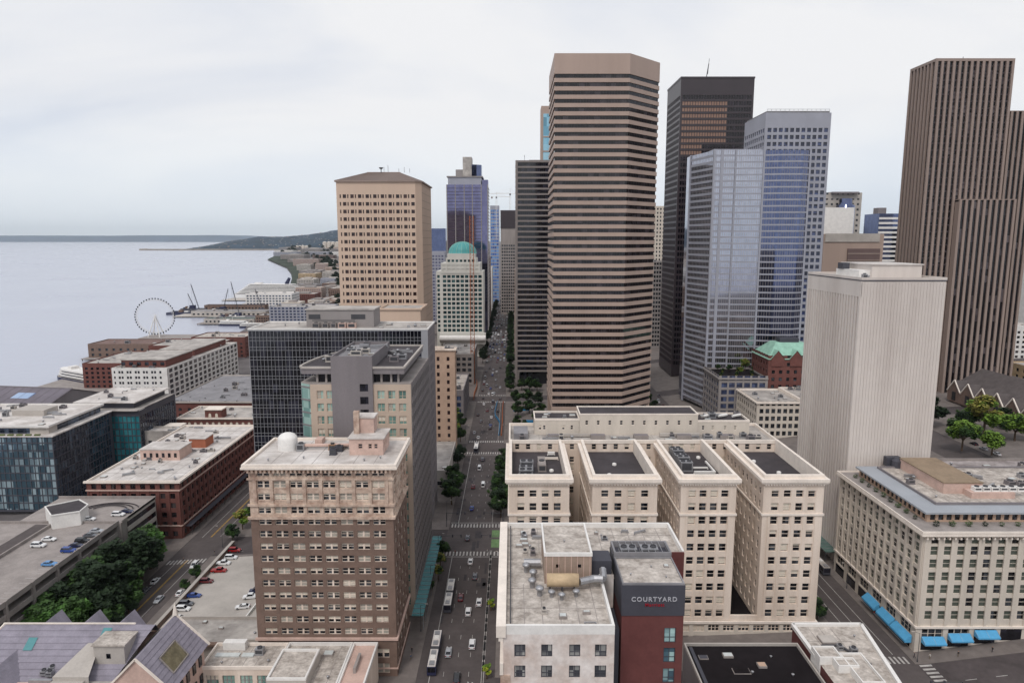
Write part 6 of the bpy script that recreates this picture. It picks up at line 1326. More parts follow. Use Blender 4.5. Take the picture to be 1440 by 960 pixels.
barge('dark crane barge with a thin raised jib out in the bay beyond the wheel',-568,1235,110,24,R(118),52,M['navy']); barge('second crane barge with a thick black jib near the shore',-455,1240,60,20,R(122),44,M['dgrey'])
simple('pier_hall','long low pale pier hall behind the crane barges',-560,-430,1185,1215,-12,-3,M['concl'],16,3,2,4,1,4,3,roof=M['roofg'],clut=8,big=1.5)
simple('terminal_building','striped cruise terminal building with red and white bands',-520,-430,1330,1380,-12,16,M['white'],14,8,2,5,5,4,2.6,gm=GB,roof=M['roofw'],clut=8,big=1.6)
simple('balcony_apartments','blue grey waterfront apartment block with stacked white balconies',-352,-262,985,1030,-11,24,M['lilac'],16,8,2,4.2,8,3.6,2.4,gm=GB,roof=M['roof'],clut=10,big=1.5,thr=2.4)
simple('white_corner_flats','small white block of flats right of the balcony apartments',-258,-232,985,1020,-11,22,M['white'],5,5,2,4.4,7,2.2,2.2,gm=GB,roof=M['roofw'],thr=2.6)

pier('dark working dock beyond the crane barges',-600,-440,1290,1318,M['dgrey']); pier('pale pier with sheds before the cruise terminal',-560,-430,1400,1430,M['concl'])
barge('red hulled barge loaded with containers beside the dark working dock',-540,1275,90,18,R(60),40,M['darkred']); barge('navy work barge with a tall black jib alongside the pale pier',-470,1170,70,16,R(112),58,M['navy']); barge('short dark barge at the end of the working dock',-610,1303,44,16,R(128),30,M['dgrey'])
simple('dock_shed','long dark roofed dock shed on the working dock',-585,-470,1293,1314,-11.6,-3,M['brickbr'],18,2,1.5,4,1,3,3,roof=M['roofd'],clut=4,big=1.5)
simple('dock_shed','pale dock shed on the pier before the cruise terminal',-545,-440,1403,1427,-11.6,-2,M['white'],16,2,1.5,4,1,3,3,roof=M['roofg'],clut=4,big=1.5)
simple('boat_hall','dark green roofed boat hall right of the wheel',-490,-410,1078,1106,-11.6,-4,M['concl'],12,2,1.5,4,1,3,3,roof=mat('green_felt_roof',(70,86,84),.8,.15,.2),clut=3,big=1.3)
for i_,(x_,y_,w_,h_,m_) in enumerate(((-395,1045,34,16,M['brickbr']),(-385,1110,40,20,M['ivory']),(-335,1060,46,24,M['redbrick']),(-330,1130,44,18,M['greyst']),(-270,1070,50,26,M['pinkg']),(-265,1140,46,30,M['conc']),(-330,860,44,18,M['brickbr']),(-275,850,50,22,M['ivory']),(-318,915,40,14,M['concl']),(-262,915,48,20,M['redbrick']))):
    simple('waterfront_building','%s waterfront building right of the wheel, %s'%({'brown_brick':'brown brick','ivory_stone':'cream','red_brick':'red brick','grey_stone':'grey','pink_granite':'pinkish','concrete':'weathered','light_concrete':'pale'}[m_.name],['beside the moored boats','behind the boat hall','in the second row','in the third row','left of the annex tower','tallest of its row','nearest the pier shed','behind the market building','low beside the balcony flats','before the balcony flats'][i_]),x_,x_+w_,y_,y_+34,-11,-11+h_,m_,9,7,2,4,int(h_/4)-1,2.4,2.2,gm=GB if i_%2 else GK,roof=[M['roof'],M['roofg'],M['roofd']][i_%3],clut=9,big=1.4,thr=3)
# ---------------------------------------------------------------- tower cranes on the far building sites
def tcrane(label,x,y,z0,zt,jl,m,ang=0,wd=1.1,jib=True):
    t=thing('tower_crane',label,'crane',(x,y,z0)); q=MB(); s=wd
    for a,b in ((-s,-s),(s,-s),(s,s),(-s,s)): q.box(x+a-.18,x+a+.18,y+b-.18,y+b+.18,z0,zt)
    z=z0
    while z<zt-3: q.bar((x-s,y-s,z),(x+s,y-s,z+3),.14); q.bar((x+s,y-s,z),(x+s,y+s,z+3),.14); q.bar((x-s,y-s,z+3),(x+s,y-s,z+3),.12); z+=3
    q.build('mast',m,t)
    if jib:
        c,d=math.cos(ang),math.sin(ang); j=MB(); e=(x+c*jl,y+d*jl,zt); f=(x-c*jl*.32,y-d*jl*.32,zt); 
        j.bar(e,f,.35); j.bar((e[0],e[1],zt+.2),(x+c*2,y+d*2,zt+1.6),.25); j.build('jib',m,t); a=MB(); a.bar((x,y,zt),(x,y,zt+8),.4); a.build('apex',m,t); k=MB(); k.bar((x,y,zt+8),(x+c*jl*.7,y+d*jl*.7,zt+.3),.12); k.bar((x,y,zt+8),f,.12); k.build('stay',m,t); MB().box(f[0]-1.5,f[0]+1.5,f[1]-1.2,f[1]+1.2,zt-3,zt).build('counterweight',M['conc'],t)
        MB().box(x-1.2,x+1.2,y-2.4,y-1,zt-2.6,zt).build('cab',M['dgrey'],t)
tcrane('orange lattice mast rising in front of the teal-domed building',-33,565,0,139,0,M['crane'],jib=False,wd=1.5)
tcrane('white tower crane above the unfinished tower at the avenue end',-3,1105,166,192,34,M['white'],R(180),wd=1.2); tcrane('pale distant crane left of the unfinished tower',-28,1250,120,196,26,M['white'],R(10),1.1)

# ---------------------------------------------------------------- vehicles
def car_meshes(col,kind):
    L,Wd,Hh={'sedan':(4.7,1.85,1.45),'suv':(4.8,1.95,1.75),'van':(5.6,2.05,2.3),'pickup':(5.6,2.0,1.8)}[kind]
    h=L/2; w=Wd/2
    if kind=='sedan': pr=[(-h,.35),(-h,.75),(-h+.1,.95),(-h+.9,1.0),(h-1.5,.98),(h-.25,.8),(h,.6),(h,.35)]; cab=[(-h+.5,1.0),(-h+1.25,Hh),(h-2.2,Hh),(h-1.35,.97)]
    elif kind=='suv': pr=[(-h,.4),(-h,.9),(-h+.1,1.08),(h-1.3,1.08),(h-.2,.92),(h,.7),(h,.4)]; cab=[(-h+.12,1.08),(-h+.5,Hh),(h-1.95,Hh),(h-1.2,1.08)]
    elif kind=='van': pr=[(-h,.4),(-h,1.25),(h-1.2,1.25),(h-.2,1.0),(h,.75),(h,.4)]; cab=[(-h+.02,1.25),(-h+.12,Hh),(h-1.7,Hh),(h-.9,1.2)]
    else: pr=[(-h,.45),(-h,1.0),(-h+.1,1.08),(h-1.4,1.08),(h-.2,.95),(h,.75),(h,.45)]; cab=[(-.7,1.08),(-.5,Hh),(1.0,Hh),(1.55,1.08)]
    b=MB()
    def loft(pts,sec,mi):
        k=len(b.v); n=len(pts)
        for x,z in pts:
            for y,in_ in sec(x,z): b.v.append((y,x,z-in_))
        m=len(sec(*pts[0]))
        for i in range(n-1):
            for j in range(m-1): b.f.append((k+i*m+j,k+(i+1)*m+j,k+(i+1)*m+j+1,k+i*m+j+1)); b.m.append(mi)
        return k,m,n
    # body: top surface strip plus sides
    def taper(x): return w*(1-.10*max(0,(abs(x)-h*.6)/(h*.4))**1.5)
    n=len(pr); k=len(b.v)
    for x,z in pr:
        t=taper(x); b.v+=[(-t,x,z-.05),(-t*.86,x,z),(t*.86,x,z),(t,x,z-.05)]
    for i in range(n-1):
        for j in range(3): b.f.append((k+i*4+j,k+i*4+j+1,k+(i+1)*4+j+1,k+(i+1)*4+j)); b.m.append(0)
    for s,j in ((-1,0),(1,3)):
        bot=[(s*taper(x),x,.32) for x,z in pr]; kk=len(b.v); b.v+=bot
        for i in range(n-1):
            b.f.append((k+i*4+j,k+(i+1)*4+j,kk+i+1,kk+i) if s<0 else (kk+i,kk+i+1,k+(i+1)*4+j,k+i*4+j)); b.m.append(0)
    body=b
    g=MB(); k=0; w2=w*.86; w1=w*.70
    (x0,z0),(x1,z1),(x2,z2),(x3,z3)=cab
    A=[(-w2,x0,z0),(w2,x0,z0),(w1,x1,z1-.03),(-w1,x1,z1-.03),(-w1,x2,z2-.03),(w1,x2,z2-.03),(-w2,x3,z3),(w2,x3,z3)]
    g.poly([A[0],A[1],A[2],A[3]]); g.poly([A[5],A[7],A[6],A[4]]); g.poly([A[0],A[3],A[4],A[6]]); g.poly([A[1],A[7],A[5],A[2]])
    if kind=='van': pass
    rf=MB(); rf.quad((-w1-.02,x1-.05,z1),(w1+.02,x1-.05,z1),(w1+.02,x2+.05,z2),(-w1-.02,x2+.05,z2)); rf.quad((-w1-.02,x1-.05,z1-.06),(-w1-.02,x1-.05,z1),(-w1-.02,x2+.05,z2),(-w1-.02,x2+.05,z2-.06)); rf.quad((w1+.02,x1-.05,z1),(w1+.02,x1-.05,z1-.06),(w1+.02,x2+.05,z2-.06),(w1+.02,x2+.05,z2))
    for s in (-1,1):
        for p,q in (((x0,z0),(x1,z1)),((x3,z3),(x2,z2))): rf.bar((s*w2,p[0],p[1]),(s*w1,q[0],q[1]),.06,0,3)
        rf.bar((s*(w1+w2)/2*1.02,(x1+x2)/2,z1-.25),(s*w1,(x1+x2)/2,z1),.05,0,3)
    wh=MB(); 
    for i in range(10):
        pass
    return body,g,rf,(L,w,h)
CARM={}
def wheel_mesh():
    if 'w' in CARM: return CARM['w']
    t=MB(); r=.34
    for k,(y0,y1,rr,mi) in enumerate(((-.11,.11,r,0),)):
        t.bar((-.11,0,r),(.11,0,r),r,0,12)
    u=MB(); u.bar((-.125,0,r),(.125,0,r),r*.58,0,10)
    CARM['w']=(t.mesh('wheel',M['rubber']),u.mesh('rim',M['chrome'])); return CARM['w']
def car(x,y,ang,col,kind,label,name='parked_car',z=None,group=None,simple_=False):
    key=(col,kind)
    if key not in CARM:
        cm=mat('car_'+col,{'white':(225,225,225),'black':(28,28,32),'grey':(90,92,98),'silver':(165,168,172),'red':(150,28,30),'darkred':(95,25,30),'blue':(40,70,140),'lightblue':(90,140,190),'navy':(30,36,70),'taxi':(215,180,40)}[col],.25,.03,1,spec=.6)
        a,g,rf,d=car_meshes(cm,kind); L,w,h=d
        hl=MB().box(-.2,.2,-.05,.05,0,.16).mesh('headlight',M['white']); tl=MB().box(-.18,.18,-.05,.05,0,.2).mesh('tail_light',M['signred'])
        CARM[key]=(a.mesh('body',cm),g.mesh('glazing',GK),rf.mesh('cab_roof',cm),hl,tl,d)
    a,g,rf,hl,tl,(L,w,h)=CARM[key]; z=G(x)+.02 if z is None else z
    t=thing(name,label,'van' if kind=='van' else 'pickup truck' if kind=='pickup' else 'car',(x,y,z),group); t.rotation_euler=(0,0,ang)
    def p(nm,me,loc=(0,0,0)):
        o=bpy.data.objects.new(nm,me); COL.objects.link(o); o.parent=t; o.location=loc; return o
    p('body',a); p('glazing',g); p('cab_roof',rf)
    if simple_: return t
    wt,wr=wheel_mesh()
    for sx in (-1,1):
        for sy in (-1,1):
            q=p('wheel',wt,(sx*(w-.12),sy*h*.62,0)); e=bpy.data.objects.new('rim',wr); COL.objects.link(e); e.parent=q
        p('headlight',hl,(sx*w*.62,h-.0,.62)); p('tail_light',tl,(sx*w*.7,-h,.72))
    return t
N=0.0; Sd=PI
lab=[(-13.2,0,0,0,0)]
V=[ # x,y from the photograph's street view, heading, colour, kind, label
 (-15.6,241.5,N,'white','sedan','white car just south of the near crosswalk in the centre lane'),
 (-13.3,230,N,'grey','sedan','dark grey car in the lane beside the teal canopy, behind the white car'),
 (-17.3,215.5,N,'darkred','sedan','dark red car just right of the white roofed bus'),
 (-11.0,212.5,N,'white','sedan','small white car in the right hand lane beside the dark red one'),
 (-14.2,206.5,N,'white','suv','white car in the middle lane, level with the bus front'),
 (-11.9,188.5,N,'white','suv','large white car nearer the bottom in the right lane'),
 (-18.6,184.5,N,'silver','sedan','silver and black car to the right of the blue sided bus'),
 (-15.2,172.5,N,'black','suv','black car low in the centre lane near the bottom of the street'),
 (-11.4,168.0,N,'navy','sedan','dark blue car at the bottom of the street in the right lane'),
 (-18.0,262,N,'grey','sedan','dark grey car crossing the near junction'),
 (-18.1,293,N,'blue','sedan','bright blue car waiting before the near junction crosswalk'),
 (-14.2,322,N,'white','van','white delivery van alone in the lane beyond the near junction'),
 (-19.0,320,N,'darkred','sedan','dark maroon car left of the white delivery van'),
 (-17.2,347,N,'white','van','second white van further up the street behind the maroon car'),
 (-16.2,362,N,'grey','suv','grey car just before the second junction'),
]
for x,y,a,c,k,l in V: car(x,y,a,c,k,l,'car_on_street')
far=random.Random(12); cs=['white','white','silver','grey','black','white','silver','darkred','blue','silver']
for i,(x,y,c,k) in enumerate(((-15.2,520,'white','van'),(-18.2,524,'white','sedan'),(-13,552,'grey','sedan'),(-22,508,'black','sedan'),(-9,507,'black','sedan'),(-14,612,'white','suv'),(-11,634,'black','sedan'),(-21,632,'black','sedan'),(-9.6,545,'silver','suv'),(-10,470,'black','sedan'))):
    car(x,y,0,c,k,'%s %s on the avenue beyond the second junction, %s'%({'sedan':'saloon','suv':'estate car','van':'van'}[k] and c,{'sedan':'car','suv':'tall car','van':'van'}[k],['centre lane nearest','left lane nearest','centre lane further on','crossing left','crossing right','fourth block','crossing far right','crossing far left','right lane mid block','right lane by the barriers'][i]),'car_on_street')
i=0
for lane in range(6):
    y=660+far.uniform(0,20)
    while y<1900:
        if far.random()<.72:
            c=far.choice(cs); car(-24.4+lane*3.3+far.uniform(-.4,.4),y,0,c,far.choice(['sedan','suv','sedan','van']),'%s vehicle in the dense distant traffic far up the avenue'%c,'car_in_traffic',group='distant traffic on the avenue',simple_=True); i+=1
        y+=far.uniform(8,20)*(1+y/2500)
# parking lot beside the brown brick tower
LOT=[(-110.6,257,'red','suv','red tall car parked at the far end of the lot'),(-109.4,250.5,'white','suv','white tall car parked second row from the far end'),(-110.6,246,'white','pickup','white pickup parked beside the long red one'),(-109.6,240,'red','pickup','bright red pickup parked along the left wall of the lot'),
 (-110.8,232,'darkred','suv','dark red car parked between the red pickup and the blue car'),(-110.6,222,'blue','sedan','bright blue car parked on the left side of the lot'),(-110.8,216.5,'grey','suv','grey tall car parked below the blue car'),(-110.3,213.2,'white','suv','white car parked below the grey tall car'),(-108.6,207.4,'white','sedan','white saloon parked nearest the slate roofed building')]
for x,y,c,k,l in LOT: car(x,y,-PI/2,c,k,l,z=G(x)+.17,group='cars in the parking lot')
for x,y,c,k,l in ((-89.5,219,'white','pickup','white pickup parked beside the ramp wall in the lot'),(-90,212.5,'white','sedan','white saloon parked lowest beside the ramp wall'),(-89.3,223,'navy','suv','navy tall car parked above the white pickup by the ramp'),(-85,246,'blue','suv','blue car parked close against the brick tower')): car(x,y,PI/2+.15,c,k,l,z=G(x)+.17,group='cars in the parking lot')
# cars on the garage roof
for i,(x,y,c,k,l) in enumerate(((-150.8,209.5,'lightblue','sedan','pale blue car parked nearest on the garage roof'),(-150.8,219.2,'blue','suv','mid blue car second along the garage roof edge'),(-150.6,223,'navy','sedan','dark navy car on the garage roof edge'),(-150.7,226.6,'black','suv','black car on the garage roof edge'),(-150.7,231.2,'grey','sedan','grey car on the garage roof edge beyond the black one'),(-150.8,235,'silver','sedan','silver car near the far end of the garage roof edge'),
  (-163.8,223.2,'white','suv','white car parked alone mid deck, left of a pair on the garage roof'),(-163.4,228,'white','sedan','white car behind the left one mid deck on the garage roof'),(-160.2,245.8,'white','sedan','white car parked behind the bright white enclosure'),(-151.5,250,'white','suv','white car on the rear deck above the plain garage wall'),(-149.8,253,'navy','sedan','navy car beside the white one on the rear garage deck'))):
    car(x,y,-PI/2,c,k,l,z=15.03,group='cars on the garage roof')
for x,y,c,k,a,l in ((-121.6,246,'white','suv',PI,'white car turning near the tree clump on the left avenue'),(-122.5,221,'silver','sedan',PI,'silver car partly under the tree clump'),(-116.9,225,'white','sedan',0,'small white car beside the hedge and the lot wall'),(-131,235,'white','sedan',0,'white car parked under the dark trees by the garage'),(-131,228,'grey','sedan',0,'grey car parked under the dark trees by the garage')): car(x,y,a,c,k,l,'car_on_street',z=G(x)+.02)
for i,(x,y,c) in enumerate(((99.4,338,'black'),(103,352,'silver'),(108,300,'grey'),(104,420,'white'),(108.3,440,'silver'),(101,460,'black'),(105.5,480,'white'),(110,500,'grey'),(229.5,312,'white'),(229,320,'silver'),(229.5,328,'black'))): car(x,y,0,c,'sedan','%s car on the right hand avenue, about %d metres off'%(c,y),'car_on_street')
# buses and trucks
def bus(x,y,L,name,label,side,roofm,artic=False,ang=0,h=3.1):
    t=thing(name,label,'bus',(x,y,G(x)+.02)); z=G(x)+.02; segs=[(-L/2,L/2)] if not artic else [(-L/2,-.6),(.6,L/2)]
    c=(x,y)
    for a,b in segs:
        m=MB(); m.prism([(x-1.25,y+a),(x+1.25,y+a),(x+1.25,y+b-.3),(x+1.0,y+b),(x-1.0,y+b),(x-1.25,y+b-.3)],z+.4,z+h-.15,0,mt=0); m.rotz(c,ang).build('body',side,t)
        MB().box(x-1.12,x+1.12,y+a+.1,y+b-.3,z+h-.15,z+h).rotz(c,ang).build('roof',roofm,t)
        for s in (-1,1): MB().box(x+s*1.26-.01,x+s*1.26+.01,y+a+.5,y+b-.5,z+1.5,z+2.6).rotz(c,ang).build('window_band',GK,t)
        for yy,q in ((a+1.4,.35),((a+b)/2,.3),(b-2.2,.35)): MB().box(x-.7,x+.7,y+yy-.9,y+yy+.9,z+h,z+h+q).rotz(c,ang).build('roof_unit',M['metal'] if q>.32 else M['white'],t)
        for yy in (a+2,b-2.4):
            for s in (-1,1): MB().bar((x+s*1.0,y+yy,z+.5),(x+s*1.28,y+yy,z+.5),.5,0,10).rotz(c,ang).build('wheel',M['rubber'],t)
    if artic:
        m=MB()
        for i in range(4): m.box(x-1.1-.06*(i%2),x+1.1+.06*(i%2),y-.6+i*.3,y-.3+i*.3,z+.5,z+h-.2)
        m.rotz(c,ang).build('bellows',M['dmetal'],t)
    MB().box(x-1.05,x+1.05,y-L/2-.02,y-L/2+.02,z+1.3,z+2.7).rotz(c,ang).build('rear_window',GK,t)
bus(-21.0,215,17.6,'city_bus','articulated city bus with a white roof beside the teal canopy',M['dgrey'],M['white'],True); bus(-22.4,183,18.2,'city_bus','articulated blue and white city bus at the bottom of the avenue',M['navy'],M['roofw'],True)
bus(-20.6,380,12,'city_bus','white city bus stopped at the far junction left side',M['dgrey'],M['white']); bus(-17.0,842,12,'city_bus','white topped bus in the distant traffic left lane',M['greyp'],M['white']); bus(-9.0,800,9,'box_truck','white box truck in the distant traffic right lane',M['white'],M['white'])
bus(110,244,11,'city_bus','pale roofed bus parked beside the green canopy on the right hand avenue',M['dgrey'],M['concl']); bus(109.8,229,11,'city_bus','second bus in line, nearer, on the right hand avenue',M['dgrey'],M['concl']); bus(107,398,12,'city_bus','white roofed bus on the right avenue beyond the pink banded tower',M['navy'],M['white'])
def canopy(label,x0,x1,y0,y1,z,m):
    t=thing('canopy',label,'canopy',((x0+x1)/2,(y0+y1)/2,z-3)); MB().box(x0,x1,y0,y1,z,z+.3).build('canopy_roof',m,t); n=5
    for i in range(n): MB().box(x0+.1,x0+.3,y0+.3+(y1-y0-.8)*i/(n-1),y0+.5+(y1-y0-.8)*i/(n-1),z-4.4,z).build('post',M['dmetal'],t)
    for i in range(1,8): MB().box(x0,x1,y0+(y1-y0)*i/8-.06,y0+(y1-y0)*i/8+.06,z+.3,z+.42).build('rib',M['metal'],t)
canopy('dark green glass canopy at the foot of the white ribbed tower',112.4,116.8,231,252,9.2,mat('dark_green_canopy',(88,112,106),.5,.1,.3)); canopy('brighter green canopy beyond the dark one, foot of the white tower',112.4,116.8,253,266,9.4,M['awnt'])

# ---------------------------------------------------------------- parking lot
strip('parking_lot',-113,-71.5,200,252,.165,M['concl'])
q=MB()
for i in range(18): q.quad((-112.4,204+i*3.1,G(-112.4)+.18),(-107,204+i*3.1,G(-107)+.18),(-107,204.15+i*3.1,G(-107)+.18),(-112.4,204.15+i*3.1,G(-112.4)+.18))
for i in range(8): q.quad((-91.6,206+i*3.1,G(-91.6)+.18),(-87,206+i*3.1,G(-87)+.18),(-87,206.15+i*3.1,G(-87)+.18),(-91.6,206.15+i*3.1,G(-91.6)+.18))
struct(q.build('bay_marking',M['line']))
r=thing('lot_wall','low brown wall running along the left side of the parking lot','wall',(-113.5,230,-5)); MB().box(-113.9,-113.02,200,263,-6,-1.3).build('wall_body',M['brickbr'],r); MB().box(-114.1,-112.9,200,263,-1.3,-1.1).build('coping',M['concl'],r)
r=thing('ramp_wall','pale sloping ramp parapet inside the parking lot beside the brick tower','wall',(-85,225,-2.4)); m=MB(); m.quad((-86.5,205,-2.4),(-83.8,240,-2.4),(-83.8,240,1.2),(-86.5,205,-.6)); m.quad((-83.4,240,-2.4),(-86.1,205,-2.4),(-86.1,205,-.6),(-83.4,240,1.2)); m.quad((-86.5,205,-.6),(-83.8,240,1.2),(-83.4,240,1.2),(-86.1,205,-.6)); m.quad((-86.5,205,-2.4),(-86.5,205,-.6),(-86.1,205,-.6),(-86.1,205,-2.4)); m.quad((-83.8,240,-2.4),(-83.4,240,-2.4),(-83.4,240,1.2),(-83.8,240,1.2)); m.build('parapet',M['white'],r)
MB().box(-83.2,-71.6,228,240,-2.4,1.0).build('kiosk_roof',M['greyp'],r)
b=simple('lot_side_building','low pale service building with a long grey roof between the lot and the beige building',-104,-71.8,184,199.5,-4,3.2,M['concl'],8,0,1,3.6,1,2,1.6,roof=M['roof'],clut=5,big=.7)
MB().bar((-94,182.5,4.3),(-80,182.5,4.3),.7,0,8).build('long_duct',M['brickbr'],b.root)
simple('lot_small_building','narrow flat roofed pale building squeezed beside the slate roofed building',-82,-71.8,173.2,183.6,-4,5.4,M['concl'],3,0,1,3.6,2,1.4,1.6,roof=M['roof'],clut=3,big=.6)
# construction plaza right of the avenue beyond the comb-plan block
struct(MB().box(0,23,396,440,.1,.5).build('plaza',mat('construction_ground',(172,148,132),.95,.35,.25,fine=.5,c2=(120,100,88))))
cr=random.Random(9)
names=[('lumber_stack','stack of pale timber',M['tan']),('container','blue site container',M['bluep']),('site_cabin','white site cabin',M['white']),('pallet_stack','orange pallet stack',M['crane'])]
for i in range(16):
    nm,l,m=names[i%4]; x=cr.uniform(1,21); y=402+i*2.6+cr.uniform(-1,1); a=cr.uniform(-.5,.5); w,d,h=[(4,1.4,.8),(6,2.4,2.4),(5,2.4,2.6),(1.4,1.4,1.2)][i%4]
    t=thing(nm,l+' on the building site right of the avenue, '+['nearest','near','middle','far'][i//4]+' of four','site material',(x,y,.5),l+'s on the building site'); 
    k=MB(); k.box(x-w/2,x+w/2,y-d/2,y+d/2,.6,.5+h); k.rotz((x,y),a).build('load',m,t); k=MB(); [k.box(x+s*w*.4-.1,x+s*w*.4+.1,y-d/2-.1,y+d/2+.1,.5,.65) for s in (-1,1)]; k.rotz((x,y),a).build('bearer',M['bark'],t); k=MB(); k.box(x-w/2-.05,x+w/2+.05,y-d/2-.05,y+d/2+.05,.5+h,.56+h); k.rotz((x,y),a).build('cover',M['concl'] if i%4!=1 else m,t)
def barrier(label,pts,m,h=1.3):
    t=thing('barrier',label,'barrier',(pts[0][0],pts[0][1],.05))
    for a,b in zip(pts,pts[1:]):
        k=MB(); a=Vector((a[0],a[1],.05)); b=Vector((b[0],b[1],.05)); d=(b-a).normalized(); n=Vector((-d.y,d.x,0))*.3
        k.quad(a-n,b-n,b-n*.5+Vector((0,0,h)),a-n*.5+Vector((0,0,h))); k.quad(b+n,a+n,a+n*.5+Vector((0,0,h)),b+n*.5+Vector((0,0,h))); k.quad(a-n*.5+Vector((0,0,h)),b-n*.5+Vector((0,0,h)),b+n*.5+Vector((0,0,h)),a+n*.5+Vector((0,0,h))); k.poly([a+n,a-n,a-n*.5+Vector((0,0,h)),a+n*.5+Vector((0,0,h))]); k.poly([b-n,b+n,b+n*.5+Vector((0,0,h)),b-n*.5+Vector((0,0,h))]); k.build('segment',m,t)
barrier('bright blue curved barrier line in the avenue beyond the second junction',[(-11,497),(-11.6,480),(-12,466),(-11.4,456),(-9.8,449),(-8.2,440),(-8,425),(-8.2,410)],M['bluep']); barrier('long blue hoarding at the back of the building site',[(1,470),(6,471),(12,470)],M['bluep'],1.8); barrier('orange and grey barrier line at the kerb of the building site',[(-6.6,497),(-6.8,470),(-6.4,440),(-6.6,410)],M['crane'])
barrier('orange site fence left of the avenue below the crane mast',[(-29,505),(-29.4,520),(-28.6,545),(-30,570)],M['crane'],2.6)
# ---------------------------------------------------------------- street lamps, bike lane planters
def lamp_mesh():
    a=MB().lathe(0,0,[(.22,0),(.16,.6),(.09,1),(.06,8.6)],8).mesh('pole',M['dmetal']); b=MB(); b.bar((0,0,8.5),(1.8,0,9.1),.05); bm=b.mesh('arm',M['dmetal']); c=MB(); c.box(1.5,2.3,-.14,.14,9.02,9.16); cm=c.mesh('lamp_head',M['concl']); return a,bm,cm
LMM=lamp_mesh()
side=('left','right')
for i,(x,y) in enumerate([(-28.2,196),(-28.2,222),(-28.2,247),(-28.2,281),(-28.2,312),(-28.2,346),(-28.2,400),(-3.6,280),(-3.6,315),(-3.6,350),(-3.6,402),(-3.6,232),(112.6,174.5),(112.6,215),(96,238),(-117.5,262),(-136,246),(-117.8,300)]):
    s=1 if x<-10 and x>-60 or x==96 or x==-136 else -1
    t=thing('street_lamp','tall grey street lamp on the %s, %s'%({-28.2:'left kerb of the central avenue',-3.6:'right kerb of the central avenue',112.6:'kerb by the cream block',96:'kerb behind the comb-plan block',-117.5:'corner of the left avenue',-136:'garage side of the left avenue',-117.8:'far left avenue'}[x],'about %d metres off'%y),'street lamp',(x,y,G(x)+.13),'street lamps'); t.rotation_euler=(0,0,0 if s>0 else PI)
    for nm,me in zip(('pole','arm','lamp_head'),LMM): o=bpy.data.objects.new(nm,me); COL.objects.link(o); o.parent=t
# traffic signals at the near junction
for i,(x,y,s,l) in enumerate(((-27.6,251.5,1,'left near corner of the near junction'),(-4,273.8,-1,'right far corner of the same junction'),(-27.6,273.8,1,'left far corner of the near junction'),(-4,251.5,-1,'right near corner of the near junction'),(113,156.8,-1,'corner before the cream block with blue awnings'))):
    z=G(x)+.13; t=thing('traffic_signal','traffic signal on a mast arm at the '+l,'traffic signal',(x,y,z),'traffic signals'); MB().bar((x,y,z),(x,y,z+6.4),.14,0,6).build('pole',M['dmetal'],t); MB().bar((x,y,z+6),(x+s*8,y,z+6.3),.09,0,5).build('mast_arm',M['dmetal'],t)
    for k in (4.5,7.8): MB().box(x+s*k-.22,x+s*k+.22,y-.2,y+.2,z+5.5,z+6.6).build('signal_head',M['dgrey'],t)
for i in range(22):
    y=176+i*3.3+(1.2 if i%3==0 else 0)
    t=thing('lane_post','dark rubber separator with post in the bike lane, number of metres out about %d'%y,'lane post',(-8.2,y,.02),'separators along the bike lane'); MB().box(-8.5,-7.9,y-.9,y+.9,.02,.3).build('base',M['rubber'],t); MB().bar((-8.2,y,.3),(-8.2,y,1.05),.07,0,6).build('post',M['dmetal'],t)
